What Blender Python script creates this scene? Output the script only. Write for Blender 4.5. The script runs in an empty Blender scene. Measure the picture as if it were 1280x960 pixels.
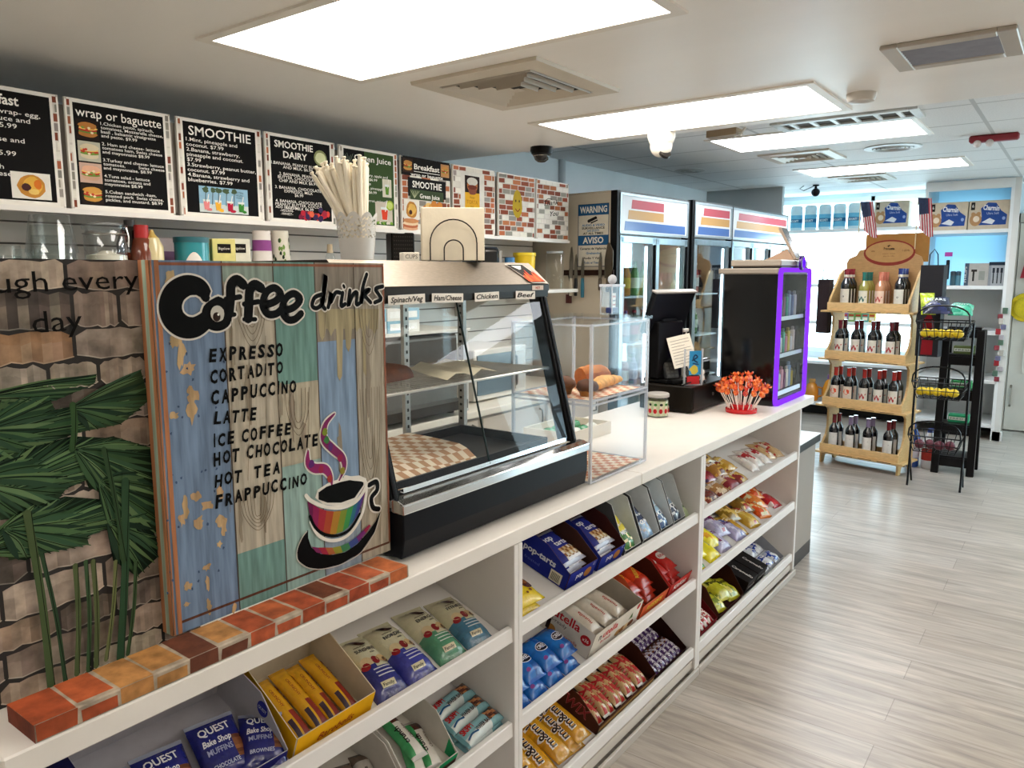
import bpy, math, random
from mathutils import Matrix, Vector
random.seed(7)
scn = bpy.context.scene
COL = scn.collection
# ---------------------------------------------------------------- camera, world, exposure
FPX, YAW, PITCH, ROLL, CAMH = 960.53, math.radians(53.5492), math.radians(-8.05974), math.radians(-0.11687), 1.6
_f = Vector((math.sin(YAW)*math.cos(PITCH), math.cos(YAW)*math.cos(PITCH), math.sin(PITCH)))
_r = Vector((math.cos(YAW), -math.sin(YAW), 0)); _u = _r.cross(_f)
CR = math.cos(ROLL)*_r+math.sin(ROLL)*_u; CU = -math.sin(ROLL)*_r+math.cos(ROLL)*_u; CF = _f
CAM = Vector((0, 0, CAMH))
cd = bpy.data.cameras.new('camera'); cam = bpy.data.objects.new('camera', cd); COL.objects.link(cam)
cd.sensor_width = 36; cd.lens = FPX/1280*36; cd.clip_start = 0.02
cam.matrix_world = Matrix((( CR.x, CU.x, -CF.x, 0), (CR.y, CU.y, -CF.y, 0), (CR.z, CU.z, -CF.z, CAMH), (0, 0, 0, 1)))
scn.camera = cam
vs = scn.view_settings
vs.view_transform = 'Standard'; vs.look = 'None'; vs.gamma = 1; vs.use_curve_mapping = False
vs.exposure = 0.22
scn.display_settings.display_device = 'sRGB'
scn.cycles.use_denoising = True
scn.cycles.max_bounces = 8; scn.cycles.diffuse_bounces = 4; scn.cycles.glossy_bounces = 4
scn.cycles.transparent_max_bounces = 24; scn.cycles.transmission_bounces = 4
scn.cycles.sample_clamp_indirect = 6; scn.cycles.caustics_reflective = False; scn.cycles.caustics_refractive = False
LAMP_NEAR, LAMP_FAR, SKY = 9.0, 15.0, 8.5
w = bpy.data.worlds.new('world'); scn.world = w; w.use_nodes = True
nt = w.node_tree; nt.nodes.clear()
tc = nt.nodes.new('ShaderNodeTexCoord'); sp = nt.nodes.new('ShaderNodeSeparateXYZ')
rp = nt.nodes.new('ShaderNodeValToRGB'); bg = nt.nodes.new('ShaderNodeBackground'); wo = nt.nodes.new('ShaderNodeOutputWorld')
nt.links.new(tc.outputs['Generated'], sp.inputs[0]); nt.links.new(sp.outputs['Z'], rp.inputs[0])
nt.links.new(rp.outputs[0], bg.inputs['Color']); nt.links.new(bg.outputs[0], wo.inputs[0])
e = rp.color_ramp.elements
e[0].position = 0.0; e[0].color = (0.50, 0.62, 0.66, 1)
e[1].position = 1.0; e[1].color = (0.20, 0.50, 0.85, 1)
for p, c in ((0.02, (0.72, 0.90, 0.98, 1)), (0.15, (0.85, 0.97, 1.0, 1)), (0.5, (0.45, 0.78, 0.98, 1))):
    k = e.new(p); k.color = c
bg.inputs['Strength'].default_value = SKY

# ---------------------------------------------------------------- measuring helpers
def ray(px, py): return CF + (px-640)/FPX*CR - (py-480)/FPX*CU
def at(px, py, x=None, y=None, z=None):
    d = ray(px, py)
    if x is not None: t = (x-CAM.x)/d.x
    elif y is not None: t = (y-CAM.y)/d.y
    else: t = (z-CAM.z)/d.z
    return CAM+d*t
def frame(o, xa, ya):
    xa = Vector(xa).normalized(); ya = Vector(ya); ya = (ya-xa*ya.dot(xa)).normalized(); za = xa.cross(ya); o = Vector(o)
    return Matrix(((xa.x, ya.x, za.x, o.x), (xa.y, ya.y, za.y, o.y), (xa.z, ya.z, za.z, o.z), (0, 0, 0, 1)))
def front(x, y, z): return frame((x, y, z), (1, 0, 0), (0, 0, 1))      # a face looking towards -Y
def side(x, y, z): return frame((x, y, z), (0, -1, 0), (0, 0, 1))       # a face looking towards -X
def T(x, y, z): return Matrix.Translation((x, y, z))
def RZ(a): return Matrix.Rotation(a, 4, 'Z')
def RX(a): return Matrix.Rotation(a, 4, 'X')
def RY(a): return Matrix.Rotation(a, 4, 'Y')
def H(h):
    if not isinstance(h, str): return h
    h = h.lstrip('#'); o = []
    for i in (0, 2, 4):
        c = int(h[i:i+2], 16)/255; o.append(c/12.92 if c <= .04045 else ((c+.055)/1.055)**2.4)
    return tuple(o)
def vary(h, k=.12):
    c = H(h); m = 1+random.uniform(-k, k); return tuple(max(0, min(1, x*m*(1+random.uniform(-k/4, k/4)))) for x in c)
def mix(a, b, t):
    a, b = H(a), H(b); return tuple(x*(1-t)+y*t for x, y in zip(a, b))

# ---------------------------------------------------------------- mesh builder with face colours
_tx = {}
def glyphs(s, fat=0.0, shear=0.0):
    k = (s, fat, shear)
    if k not in _tx:
        cu = bpy.data.curves.new('t', 'FONT'); cu.body = s; cu.size = 1; cu.resolution_u = 2; cu.offset = fat; cu.shear = shear; cu.fill_mode = 'FRONT'
        o = bpy.data.objects.new('t', cu); COL.objects.link(o)
        dg = bpy.context.evaluated_depsgraph_get(); dg.update()
        me = o.evaluated_get(dg).to_mesh()
        vv = [(v.co.x, v.co.y) for v in me.vertices]; ff = [tuple(p.vertices) for p in me.polygons]
        o.evaluated_get(dg).to_mesh_clear(); bpy.data.objects.remove(o); bpy.data.curves.remove(cu)
        xs = [a for a, b in vv] or [0, 1]
        _tx[k] = (vv, ff, min(xs), max(xs))
    return _tx[k]
class PM:
    def __init__(s, M=None): s.v = []; s.f = []; s.c = []; s.M = M or Matrix(); s.k = 0
    def ez(s, d=7e-6): s.k += 1; return s.k*d
    def add(s, vs_, fs, col, mp=None):
        b = len(s.v)
        for p in vs_:
            p = Vector(p) if mp is None else Vector(mp(*p))
            s.v.append(s.M @ p)
        multi = isinstance(col, list)
        for i, f in enumerate(fs):
            s.f.append(tuple(b+j for j in f)); s.c.append(H(col[i] if multi else col))
        return s
    def poly(s, pts, col): return s.add(pts, [tuple(range(len(pts)))], col)
    def poly2(s, pts, col, z=0, mp=None): return s.add([(a, b, z) for a, b in pts], [tuple(range(len(pts)))], col, mp)
    def rect(s, x0, y0, x1, y1, col, z=0): return s.poly2([(x0, y0), (x1, y0), (x1, y1), (x0, y1)], col, z)
    def ell(s, cx, cy, rx, ry, col, z=0, n=16, jit=0, a0=0):
        z += s.ez()
        return s.poly2([(cx+rx*(1+random.uniform(-jit, jit))*math.cos(a0+6.2832*i/n), cy+ry*(1+random.uniform(-jit, jit))*math.sin(a0+6.2832*i/n)) for i in range(n)], col, z)
    def box(s, x0, y0, z0, x1, y1, z1, col):
        v = [(x0, y0, z0), (x1, y0, z0), (x1, y1, z0), (x0, y1, z0), (x0, y0, z1), (x1, y0, z1), (x1, y1, z1), (x0, y1, z1)]
        return s.add(v, [(3, 2, 1, 0), (4, 5, 6, 7), (0, 1, 5, 4), (2, 3, 7, 6), (1, 2, 6, 5), (3, 0, 4, 7)], col)   # bottom top front back right left
    def bar(s, a, b, wx, wz, col, up=(0, 0, 1)):
        a, b = Vector(a), Vector(b); d = (b-a).normalized(); u = Vector(up)
        if abs(d.dot(u)) > .98: u = Vector((0, 1, 0))
        r = d.cross(u).normalized(); u = r.cross(d).normalized(); v = []
        for p in (a, b):
            for i, j in ((-1, -1), (1, -1), (1, 1), (-1, 1)): v.append(p+r*wx/2*i+u*wz/2*j)
        return s.add(v, [(0, 1, 2, 3), (7, 6, 5, 4), (1, 0, 4, 5), (3, 2, 6, 7), (2, 1, 5, 6), (0, 3, 7, 4)], col)
    def prism(s, pts, z0, z1, col, side_col=None):
        n = len(pts); v = [(a, b, z0) for a, b in pts]+[(a, b, z1) for a, b in pts]
        s.add(v, [tuple(range(n-1, -1, -1)), tuple(range(n, 2*n))]+[(i, (i+1) % n, n+(i+1) % n, n+i) for i in range(n)], [col, col]+[side_col or col]*n); return s
    def lathe(s, prof, n=20, col='888888', cx=0, cy=0, cap=True):
        v = []; fs = []; cs = []
        m = len(prof); multi = isinstance(col, list)
        for r, z in prof:
            for i in range(n):
                a = 6.28318*i/n; v.append((cx+r*math.cos(a), cy+r*math.sin(a), z))
        for k in range(m-1):
            for i in range(n):
                j = (i+1) % n; fs.append((k*n+i, k*n+j, (k+1)*n+j, (k+1)*n+i)); cs.append(col[k] if multi else col)
        if cap:
            if prof[0][0] > 1e-5: fs.append(tuple(range(n-1, -1, -1))); cs.append(col[0] if multi else col)
            if prof[-1][0] > 1e-5: fs.append(tuple((m-1)*n+i for i in range(n))); cs.append(col[-1] if multi else col)
        return s.add(v, fs, cs)
    def tube(s, path, r, col, n=6, closed=False):
        P = [Vector(p) for p in path]; m = len(P); v = []; fs = []
        rr = r if isinstance(r, (list, tuple)) else [r]*m
        nrm = None
        for i, p in enumerate(P):
            if closed: d = P[(i+1) % m]-P[i-1]
            else: d = P[min(i+1, m-1)]-P[max(i-1, 0)]
            d = d.normalized()
            if nrm is None:
                nrm = d.orthogonal().normalized()
            nrm = (nrm-d*nrm.dot(d)).normalized(); bn = d.cross(nrm)
            for k in range(n):
                a = 6.28318*k/n; v.append(p+(nrm*math.cos(a)+bn*math.sin(a))*rr[i])
        for i in range(m if closed else m-1):
            i2 = (i+1) % m
            for k in range(n):
                j = (k+1) % n; fs.append((i*n+k, i*n+j, i2*n+j, i2*n+k))
        if not closed: fs += [tuple(range(n-1, -1, -1)), tuple((m-1)*n+k for k in range(n))]
        return s.add(v, fs, col)
    def sphere(s, c, r, col, n=12, m=8, sq=(1, 1, 1), jit=0):
        v = []; fs = []
        for i in range(m+1):
            t = math.pi*i/m
            for k in range(n):
                a = 6.28318*k/n; q = 1+random.uniform(-jit, jit) if 0 < i < m else 1
                v.append((c[0]+r*sq[0]*q*math.sin(t)*math.cos(a), c[1]+r*sq[1]*q*math.sin(t)*math.sin(a), c[2]-r*sq[2]*q*math.cos(t)))
        for i in range(m):
            for k in range(n):
                j = (k+1) % n; fs.append((i*n+k, i*n+j, (i+1)*n+j, (i+1)*n+k))
        return s.add(v, fs, col)
    def text(s, st, x, y, size, col, z=0.0, fat=0.0, align='C', width=None, rot=0.0, shear=0.0, mp=None, sx=1.0):
        vv, ff, x0, x1 = glyphs(st, fat, shear); sz = size/.70     # size is the cap height
        kx = width/max(x1-x0, 1e-6) if width else sz*sx
        ox = {'C': -(x0+x1)/2, 'L': -x0, 'R': -x1}[align]
        c, sn = math.cos(rot), math.sin(rot); out = []
        for a, b in vv:
            a = (a+ox)*kx; b = b*sz; out.append((x+a*c-b*sn, y+a*sn+b*c, z))
        return s.add(out, ff, col, mp)
    def stroke(s, pts, wd, col, z=0.0, mp=None, smooth=True):
        P = [Vector((a, b)) for a, b in pts]
        if smooth and len(P) > 2:
            Q = []
            for i in range(len(P)-1):
                p0, p1, p2, p3 = P[max(i-1, 0)], P[i], P[i+1], P[min(i+2, len(P)-1)]
                for k in range(5):
                    t = k/5; Q.append(0.5*((2*p1)+(p2-p0)*t+(2*p0-5*p1+4*p2-p3)*t*t+(3*p1-p0-3*p2+p3)*t**3))
            P = Q+[P[-1]]
        m = len(P); L = []; Rr = []; z += s.ez()
        for i, p in enumerate(P):
            d = (P[min(i+1, m-1)]-P[max(i-1, 0)]).normalized(); n_ = Vector((-d.y, d.x))
            wi = (wd(i/(m-1)) if callable(wd) else wd)/2
            L.append(p+n_*wi); Rr.append(p-n_*wi)
        v = [(a.x, a.y, z) for a in L]+[(a.x, a.y, z) for a in Rr]
        s.add(v, [(m+i, m+i+1, i+1, i) for i in range(m-1)], col, mp)
        for p, i in ((P[0], 0), (P[-1], 1)):
            wi = (wd(i) if callable(wd) else wd)/2; z += s.ez(0)+7e-6*(i+1)
            s.add([(p.x+wi*math.cos(k*.7854), p.y+wi*math.sin(k*.7854), z) for k in range(8)], [tuple(range(8))], col, mp)
        return s
    def build(s, name, mat='matte', parent=None, loc=None, rot=None, bevel=0, smooth=40, M=None, seg=1):
        me = bpy.data.meshes.new(name); me.from_pydata([tuple(p) for p in s.v], [], s.f)
        ca = me.color_attributes.new('Col', 'FLOAT_COLOR', 'CORNER'); buf = []
        for f, c in zip(s.f, s.c): buf += [c[0], c[1], c[2], 1.0]*len(f)
        ca.data.foreach_set('color', buf)
        if smooth:
            me.polygons.foreach_set('use_smooth', [True]*len(me.polygons)); me.update()
            me.set_sharp_from_angle(angle=math.radians(smooth))
        me.materials.append(MAT[mat]); me.update()
        o = bpy.data.objects.new(name, me); COL.objects.link(o)
        if parent is not None: o.parent = parent
        if loc is not None: o.location = loc
        if rot is not None: o.rotation_euler = rot
        if M is not None: o.matrix_basis = M
        if bevel:
            b = o.modifiers.new('bevel', 'BEVEL'); b.width = bevel; b.segments = seg; b.limit_method = 'ANGLE'; b.angle_limit = math.radians(50)
        return o
def tag(o, label, cat, group=None, kind=None):
    o['label'] = label; o['category'] = cat
    if group: o['group'] = group
    if kind: o['kind'] = kind
    return o
def struct(o): o['kind'] = 'structure'; return o
def thing(name, label, cat, loc=(0, 0, 0), rot=(0, 0, 0), group=None, M=None):
    o = bpy.data.objects.new(name, None); COL.objects.link(o); o.empty_display_size = .05
    if M is not None: o.matrix_basis = M
    else: o.location = loc; o.rotation_euler = rot
    return tag(o, label, cat, group)
def dup(root, label, loc=None, rot=None, M=None, group=None):
    def cp(o, par):
        c = o.copy(); COL.objects.link(c)
        if par is not None: c.parent = par
        for ch in list(o.children): cp(ch, c)
        return c
    r = cp(root, None)
    if M is not None: r.matrix_basis = M
    if loc is not None: r.location = loc
    if rot is not None: r.rotation_euler = rot
    r['label'] = label
    if group: r['group'] = group
    return r
NTH = ['first', 'second', 'third', 'fourth', 'fifth', 'sixth', 'seventh', 'eighth', 'ninth', 'tenth', 'eleventh', 'twelfth']

# ---------------------------------------------------------------- materials (all node based; colour from the faces)
MAT = {}
def nodes(name):
    m = bpy.data.materials.new(name); m.use_nodes = True; n = m.node_tree; n.nodes.clear()
    o = n.nodes.new('ShaderNodeOutputMaterial'); MAT[name] = m
    return m, n, o
def surf(name, rough=.6, metal=0.0, spec=.5, coat=0.0, nscale=0, namt=0.0, bump=0.0, bscale=60, stretch=None, colour=None):
    m, n, o = nodes(name); N = n.nodes.new; L = n.links.new
    b = N('ShaderNodeBsdfPrincipled'); L(b.outputs[0], o.inputs[0])
    b.inputs['Roughness'].default_value = rough; b.inputs['Metallic'].default_value = metal
    b.inputs['Specular IOR Level'].default_value = spec; b.inputs['Coat Weight'].default_value = coat; b.inputs['Coat Roughness'].default_value = .08
    a = N('ShaderNodeAttribute'); a.attribute_name = 'Col'; src = a.outputs['Color']
    t = N('ShaderNodeTexCoord'); mp = N('ShaderNodeMapping'); L(t.outputs['Object'], mp.inputs[0])
    if stretch: mp.inputs['Scale'].default_value = stretch
    if namt:
        z = N('ShaderNodeTexNoise'); z.inputs['Scale'].default_value = nscale; z.inputs['Detail'].default_value = 5; L(mp.outputs[0], z.inputs['Vector'])
        r = N('ShaderNodeMapRange'); r.inputs['From Min'].default_value = .3; r.inputs['From Max'].default_value = .7
        r.inputs['To Min'].default_value = 1-namt; r.inputs['To Max'].default_value = 1+namt; L(z.outputs['Fac'], r.inputs['Value'])
        x = N('ShaderNodeVectorMath'); x.operation = 'SCALE'; L(src, x.inputs[0]); L(r.outputs[0], x.inputs['Scale']); src = x.outputs[0]
    L(src, b.inputs['Base Color'])
    if bump:
        z = N('ShaderNodeTexNoise'); z.inputs['Scale'].default_value = bscale; z.inputs['Detail'].default_value = 3; L(mp.outputs[0], z.inputs['Vector'])
        u = N('ShaderNodeBump'); u.inputs['Strength'].default_value = bump; u.inputs['Distance'].default_value = .004; L(z.outputs['Fac'], u.inputs['Height']); L(u.outputs[0], b.inputs['Normal'])
    return m
surf('matte', .7, nscale=6, namt=.04)
surf('satin', .38, nscale=8, namt=.03)
surf('gloss', .12, spec=.6)
surf('print', .55, spec=.08, nscale=30, namt=.06)
surf('stone', .75, spec=.25, nscale=30, namt=.42, bump=.15, bscale=60)
surf('oldwood', .6, spec=.15, nscale=26, namt=.26, stretch=(4, 4, .35))
surf('foil', .24, spec=.7, nscale=12, namt=.10, bump=.55, bscale=55)
surf('paper', .8, nscale=25, namt=.05, bump=.15, bscale=120)
surf('metal', .28, metal=1.0, nscale=20, namt=.08, stretch=(1, 1, 1))
surf('brushed', .38, metal=.9, nscale=300, namt=.10, stretch=(.2, 1, 1))
surf('chrome', .10, metal=1.0)
surf('dark', .3, spec=.13)
surf('bottle', .06, spec=.8, coat=.3)
surf('pine', .45, nscale=14, namt=.12, stretch=(2, 2, 9))
surf('bread', .65, nscale=30, namt=.28, bump=.5, bscale=45)
surf('cloth', .85, nscale=60, namt=.12, bump=.3, bscale=200)
surf('skin', .4, nscale=18, namt=.10, bump=.1, bscale=150)
def glass(name, tint=(1, 1, 1), rough=.02, k=1.0, base=.04):
    m, n, o = nodes(name); N = n.nodes.new; L = n.links.new
    tr = N('ShaderNodeBsdfTransparent'); tr.inputs[0].default_value = (*tint, 1)
    gl = N('ShaderNodeBsdfGlossy'); gl.inputs['Roughness'].default_value = rough; gl.inputs[0].default_value = (.95, .97, 1, 1)
    lw = N('ShaderNodeLayerWeight'); lw.inputs[0].default_value = .35
    mr = N('ShaderNodeMapRange'); mr.inputs['To Min'].default_value = base; mr.inputs['To Max'].default_value = .75*k
    pw = N('ShaderNodeMath'); pw.operation = 'POWER'; pw.inputs[1].default_value = 2.2
    L(lw.outputs['Facing'], pw.inputs[0]); L(pw.outputs[0], mr.inputs['Value'])
    mx = N('ShaderNodeMixShader'); L(mr.outputs[0], mx.inputs[0]); L(tr.outputs[0], mx.inputs[1]); L(gl.outputs[0], mx.inputs[2]); L(mx.outputs[0], o.inputs[0])
glass('glass', (.96, .98, .98), .02, 1.0, .014); glass('caseglass', (.96, .98, .98), .02, .30, .006); glass('acrylic', (.97, .975, .98), .05, .42, .010); glass('cupglass', (.90, .93, .93), .06, 1.1, .08); glass('doorglass', (.86, .93, .95), .02, 1.2, .15); glass('windowglass', (.95, .99, 1.0), .02, .5, .02)
m, n, o = nodes('edge'); N = n.nodes.new; L = n.links.new     # polished acrylic edge
tr = N('ShaderNodeBsdfTransparent'); tr.inputs[0].default_value = (.9, .92, .95, 1); pb = N('ShaderNodeBsdfPrincipled'); pb.inputs['Base Color'].default_value = (.82, .84, .88, 1); pb.inputs['Roughness'].default_value = .1
mx = N('ShaderNodeMixShader'); mx.inputs[0].default_value = .45; L(tr.outputs[0], mx.inputs[1]); L(pb.outputs[0], mx.inputs[2]); L(mx.outputs[0], o.inputs[0])
m, n, o = nodes('bluefilm'); N = n.nodes.new; L = n.links.new     # frosted blue sheet, daylight shows through it
tl = N('ShaderNodeBsdfTranslucent'); tl.inputs[0].default_value = (.30, .55, .72, 1); pb = N('ShaderNodeBsdfDiffuse'); pb.inputs[0].default_value = (.50, .70, .82, 1)
mx = N('ShaderNodeMixShader'); mx.inputs[0].default_value = .80; L(tl.outputs[0], mx.inputs[1]); L(pb.outputs[0], mx.inputs[2]); L(mx.outputs[0], o.inputs[0])
def emit(name, strength):
    m, n, o = nodes(name); N = n.nodes.new; L = n.links.new
    a = N('ShaderNodeAttribute'); a.attribute_name = 'Col'; em = N('ShaderNodeEmission'); em.inputs['Strength'].default_value = strength
    L(a.outputs['Color'], em.inputs[0]); L(em.outputs[0], o.inputs[0])
emit('lamp_near', LAMP_NEAR); emit('lamp_far', LAMP_FAR); emit('led', 1.15); emit('cooler_led', 9.0); emit('sign_light', 1.0)
# floor: staggered grey-oak planks running along Y
m, n, o = nodes('floor_planks'); N = n.nodes.new; L = n.links.new
b = N('ShaderNodeBsdfPrincipled'); L(b.outputs[0], o.inputs[0]); b.inputs['Roughness'].default_value = .30
t = N('ShaderNodeTexCoord'); mp = N('ShaderNodeMapping'); mp.inputs['Rotation'].default_value = (0, 0, math.radians(90)); L(t.outputs['Object'], mp.inputs[0])
bk = N('ShaderNodeTexBrick'); bk.offset = .37; bk.inputs['Scale'].default_value = 1; bk.inputs['Brick Width'].default_value = 1.22; bk.inputs['Row Height'].default_value = .18
bk.inputs['Mortar Size'].default_value = .0016; bk.inputs['Mortar Smooth'].default_value = .3; bk.inputs['Bias'].default_value = 0
bk.inputs['Color1'].default_value = (.35, .305, .26, 1); bk.inputs['Color2'].default_value = (.42, .378, .334, 1); bk.inputs['Mortar'].default_value = (.22, .19, .165, 1); L(mp.outputs[0], bk.inputs['Vector'])
m2 = N('ShaderNodeMapping'); m2.inputs['Scale'].default_value = (9, .8, 1); L(t.outputs['Object'], m2.inputs[0])
z = N('ShaderNodeTexNoise'); z.inputs['Scale'].default_value = 3.2; z.inputs['Detail'].default_value = 7; z.inputs['Roughness'].default_value = .62; z.inputs['Distortion'].default_value = .5; L(m2.outputs[0], z.inputs['Vector'])
r = N('ShaderNodeMapRange'); r.inputs['From Min'].default_value = .3; r.inputs['From Max'].default_value = .7; r.inputs['To Min'].default_value = .62; r.inputs['To Max'].default_value = 1.28; L(z.outputs['Fac'], r.inputs['Value'])
x = N('ShaderNodeVectorMath'); x.operation = 'SCALE'; L(bk.outputs['Color'], x.inputs[0]); L(r.outputs[0], x.inputs['Scale']); L(x.outputs[0], b.inputs['Base Color'])
# suspended ceiling tiles
m, n, o = nodes('ceiling_tiles'); N = n.nodes.new; L = n.links.new
b = N('ShaderNodeBsdfPrincipled'); L(b.outputs[0], o.inputs[0]); b.inputs['Roughness'].default_value = .6
t = N('ShaderNodeTexCoord'); mp = N('ShaderNodeMapping'); mp.inputs['Location'].default_value = (-.02, -.55, 0); L(t.outputs['Object'], mp.inputs[0])
bk = N('ShaderNodeTexBrick'); bk.offset = 0; bk.inputs['Scale'].default_value = 1; bk.inputs['Brick Width'].default_value = .61; bk.inputs['Row Height'].default_value = 1.22
bk.inputs['Mortar Size'].default_value = .012; bk.inputs['Color1'].default_value = (.83, .84, .84, 1); bk.inputs['Color2'].default_value = (.87, .88, .88, 1); bk.inputs['Mortar'].default_value = (.55, .56, .56, 1); L(mp.outputs[0], bk.inputs['Vector'])
z = N('ShaderNodeTexNoise'); z.inputs['Scale'].default_value = 120; L(t.outputs['Object'], z.inputs['Vector'])
r = N('ShaderNodeMapRange'); r.inputs['To Min'].default_value = .8; r.inputs['To Max'].default_value = 1.15; L(z.outputs['Fac'], r.inputs['Value'])
x = N('ShaderNodeVectorMath'); x.operation = 'SCALE'; L(bk.outputs['Color'], x.inputs[0]); L(r.outputs[0], x.inputs['Scale']); L(x.outputs[0], b.inputs['Base Color'])
# painted ceiling, semi gloss with trowel marks
surf('paint', .33, spec=.5, nscale=3, namt=.03, bump=.10, bscale=14, stretch=(1, .25, 1))
surf('wallpaint', .6, nscale=4, namt=.03)
# ================================================================ SETTING
WALL = 'e8f1f5'; BEIGE = 'd6d2cb'
CZ, TZ = 2.30, 2.50
o = PM().box(-2.6, -3.1, -.06, 9.6, 3.5, 0, 'b5aa9c').build('floor', 'floor_planks', smooth=0); struct(o)
struct(PM().box(-2.6, 3.40, 0, 9.40, 3.5, 2.62, WALL).build('wall_back', 'wallpaint', smooth=0))
p = PM(); p.box(8.2, 2.58, 0, 8.26, 3.40, 2.62, 'a9b0b2')
struct(p.build('wall_corner', 'wallpaint', smooth=0))
WY0, WY1, WZ0, WZ1 = .66, 3.05, .70, 2.46
p = PM(); p.box(9.40, -.92, 0, 9.5, WY0, 2.62, 'd8dcdc'); p.box(9.40, -3.1, 0, 9.5, -2.9, 2.62, 'd8dcdc'); p.box(9.40, -2.9, 0, 9.5, -.92, .25, 'd8dcdc'); p.box(9.40, -2.9, 2.42, 9.5, -.92, 2.62, 'd8dcdc'); p.box(9.40, WY0, 0, 9.5, 3.5, WZ0, 'd8dcdc'); p.box(9.40, WY0, WZ1, 9.5, 3.5, 2.62, 'd8dcdc'); p.box(9.40, WY1, WZ0, 9.5, 3.5, WZ1, 'd8dcdc')
struct(p.build('wall_far', 'wallpaint', smooth=0))
p = PM(); p.box(-2.6, -3.1, 0, 7.2, -3.0, 2.62, BEIGE); p.box(8.8, -3.1, 0, 9.5, -3.0, 2.62, BEIGE); p.box(7.2, -3.1, 0, 8.8, -3.0, .35, BEIGE); p.box(7.2, -3.1, 2.42, 8.8, -3.0, 2.62, BEIGE); struct(p.build('wall_right', 'wallpaint', smooth=0))
p = PM()
for a in (7.2, 7.97, 8.75): p.box(a, -3.08, .35, a+.05, -3.02, 2.42, 'eef2f2')
p.box(7.2, -3.08, .35, 8.8, -3.02, .40, 'eef2f2'); p.box(7.2, -3.08, 2.37, 8.8, -3.02, 2.42, 'eef2f2')
w3 = struct(p.build('added_window', 'satin', smooth=0)); PM().box(7.2, -3.053, .35, 8.8, -3.047, 2.42, 'ffffff').build('window_pane', 'windowglass', w3, smooth=0)  # unseen window, added to bring daylight onto the far ceiling and coolers
struct(PM().box(-2.7, -3.1, 0, -2.6, 3.5, 2.62, BEIGE).build('wall_left', 'wallpaint', smooth=0))
struct(PM().box(-2.7, -3.1, CZ, 3.70, 3.5, CZ+.32, 'faf7f2').build('ceiling', 'paint', smooth=0))
struct(PM().box(3.70, -3.1, TZ, 9.5, 3.5, TZ+.12, 'b8b8b4').build('ceiling_tiles', 'ceiling_tiles', smooth=0))
# far window, frame and pane
p = PM(); FW = 'eef2f2'
for a, b, c, d in ((WY0, WZ0, WY0+.05, WZ1), (WY1-.05, WZ0, WY1, WZ1), (WY0, WZ1-.05, WY1, WZ1), (WY0, WZ0, WY1, WZ0+.05), (1.94, WZ0, 1.98, WZ1), (1.29, WZ0, 1.33, WZ1)):
    p.box(9.41, a, b, 9.47, c, d, FW)
wf = struct(p.build('window_1', 'satin', smooth=0))
PM().box(9.435, WY0, WZ0, 9.441, WY1, WZ1, 'ffffff').build('window_pane', 'windowglass', wf, smooth=0)
p = PM()
for a, b, c, d in ((-2.9, .25, -2.85, 2.42), (-.97, .25, -.92, 2.42), (-2.9, 2.37, -.92, 2.42), (-2.9, .25, -.92, .30), (-1.93, .25, -1.89, 2.42)): p.box(9.41, a, b, 9.47, c, d, FW)
w2 = struct(p.build('window_2', 'satin', smooth=0)); PM().box(9.435, -2.9, .25, 9.441, -.92, 2.42, 'ffffff').build('window_pane', 'windowglass', w2, smooth=0)
# door in the far corner, with handle
p = PM(); p.box(9.30, -.42, .01, 9.40, .555, 2.10, 'c3bbb0'); p.box(9.285, -.32, .6, 9.302, .44, 1.0, 'cbc3b8'); p.box(9.285, -.32, 1.15, 9.302, .44, 1.95, 'cbc3b8')
dr = struct(p.build('door_1', 'satin', smooth=0, bevel=.004))
PM().tube([(9.302, .515, .26), (9.26, .515, .28), (9.26, .515, .45), (9.302, .515, .47)], .011, '9b948b').build('door_handle', 'metal', dr)
p = PM(); p.box(9.31, .56, 0, 9.40, .64, 2.2, 'b9b1a6'); p.box(9.31, -.50, 0, 9.40, -.43, 2.2, 'b9b1a6'); p.box(9.31, -.50, 2.11, 9.40, .64, 2.2, 'b9b1a6')
struct(p.build('trim_1', 'satin', smooth=0))
# slat wall behind the counter and the boxed-in cabinet that carries the menu boards
p = PM(); z = .94
while z < 1.82:
    p.box(-.8, 3.085, z, 4.42, 3.10, min(z+.071, 1.83), 'f0ede8'); z += .078
p.box(-.8, 3.10, 0, 4.42, 3.115, 1.83, '6f6a64')
struct(p.build('wall_slats', 'satin', smooth=0))
struct(PM().box(-.8, 2.785, 1.835, 4.34, 3.12, 2.165, 'b5aea6').build('trim_2', 'matte', smooth=0))
struct(PM().box(-.8, 2.735, 1.806, 4.345, 2.784, 1.823, 'e6e2dc').build('trim_4', 'satin', smooth=0))
PMc = PM(); PMc.tube([(5.25, 3.385, 2.18), (5.25, 3.385, 2.5)], .03, 'c2cace', 10)
struct(PMc.build('trim_3', 'satin'))
# ---------------------------------------------------------------- ceiling lights
def troffer(x0, x1, y0, y1, z, mat, label):
    t = thing('ceiling_light', label, 'ceiling light', ((x0+x1)/2, (y0+y1)/2, z), group='recessed ceiling lights')
    a, b = (x1-x0)/2, (y1-y0)/2; p = PM(); f = .035
    for q in ((-a-f, -b-f, a+f, -b), (-a-f, b, a+f, b+f), (-a-f, -b, -a, b), (a, -b, a+f, b)): p.box(q[0], q[1], -.007, q[2], q[3], .0, 'efe9df')
    p.build('frame', 'satin', t, smooth=0)
    PM().box(-a, -b, -.005, a, b, -.001, 'fff6ea' if mat == 'lamp_near' else 'f8fbff').build('diffuser', mat, t, smooth=0)
troffer(1.41, 2.0, .947, 2.15, CZ, 'lamp_near', 'big glowing ceiling light panel nearest the camera, above the coffee sign')
troffer(3.05, 3.57, .89, 2.10, CZ, 'lamp_near', 'second glowing ceiling panel, between square air vent and white camera')
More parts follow.
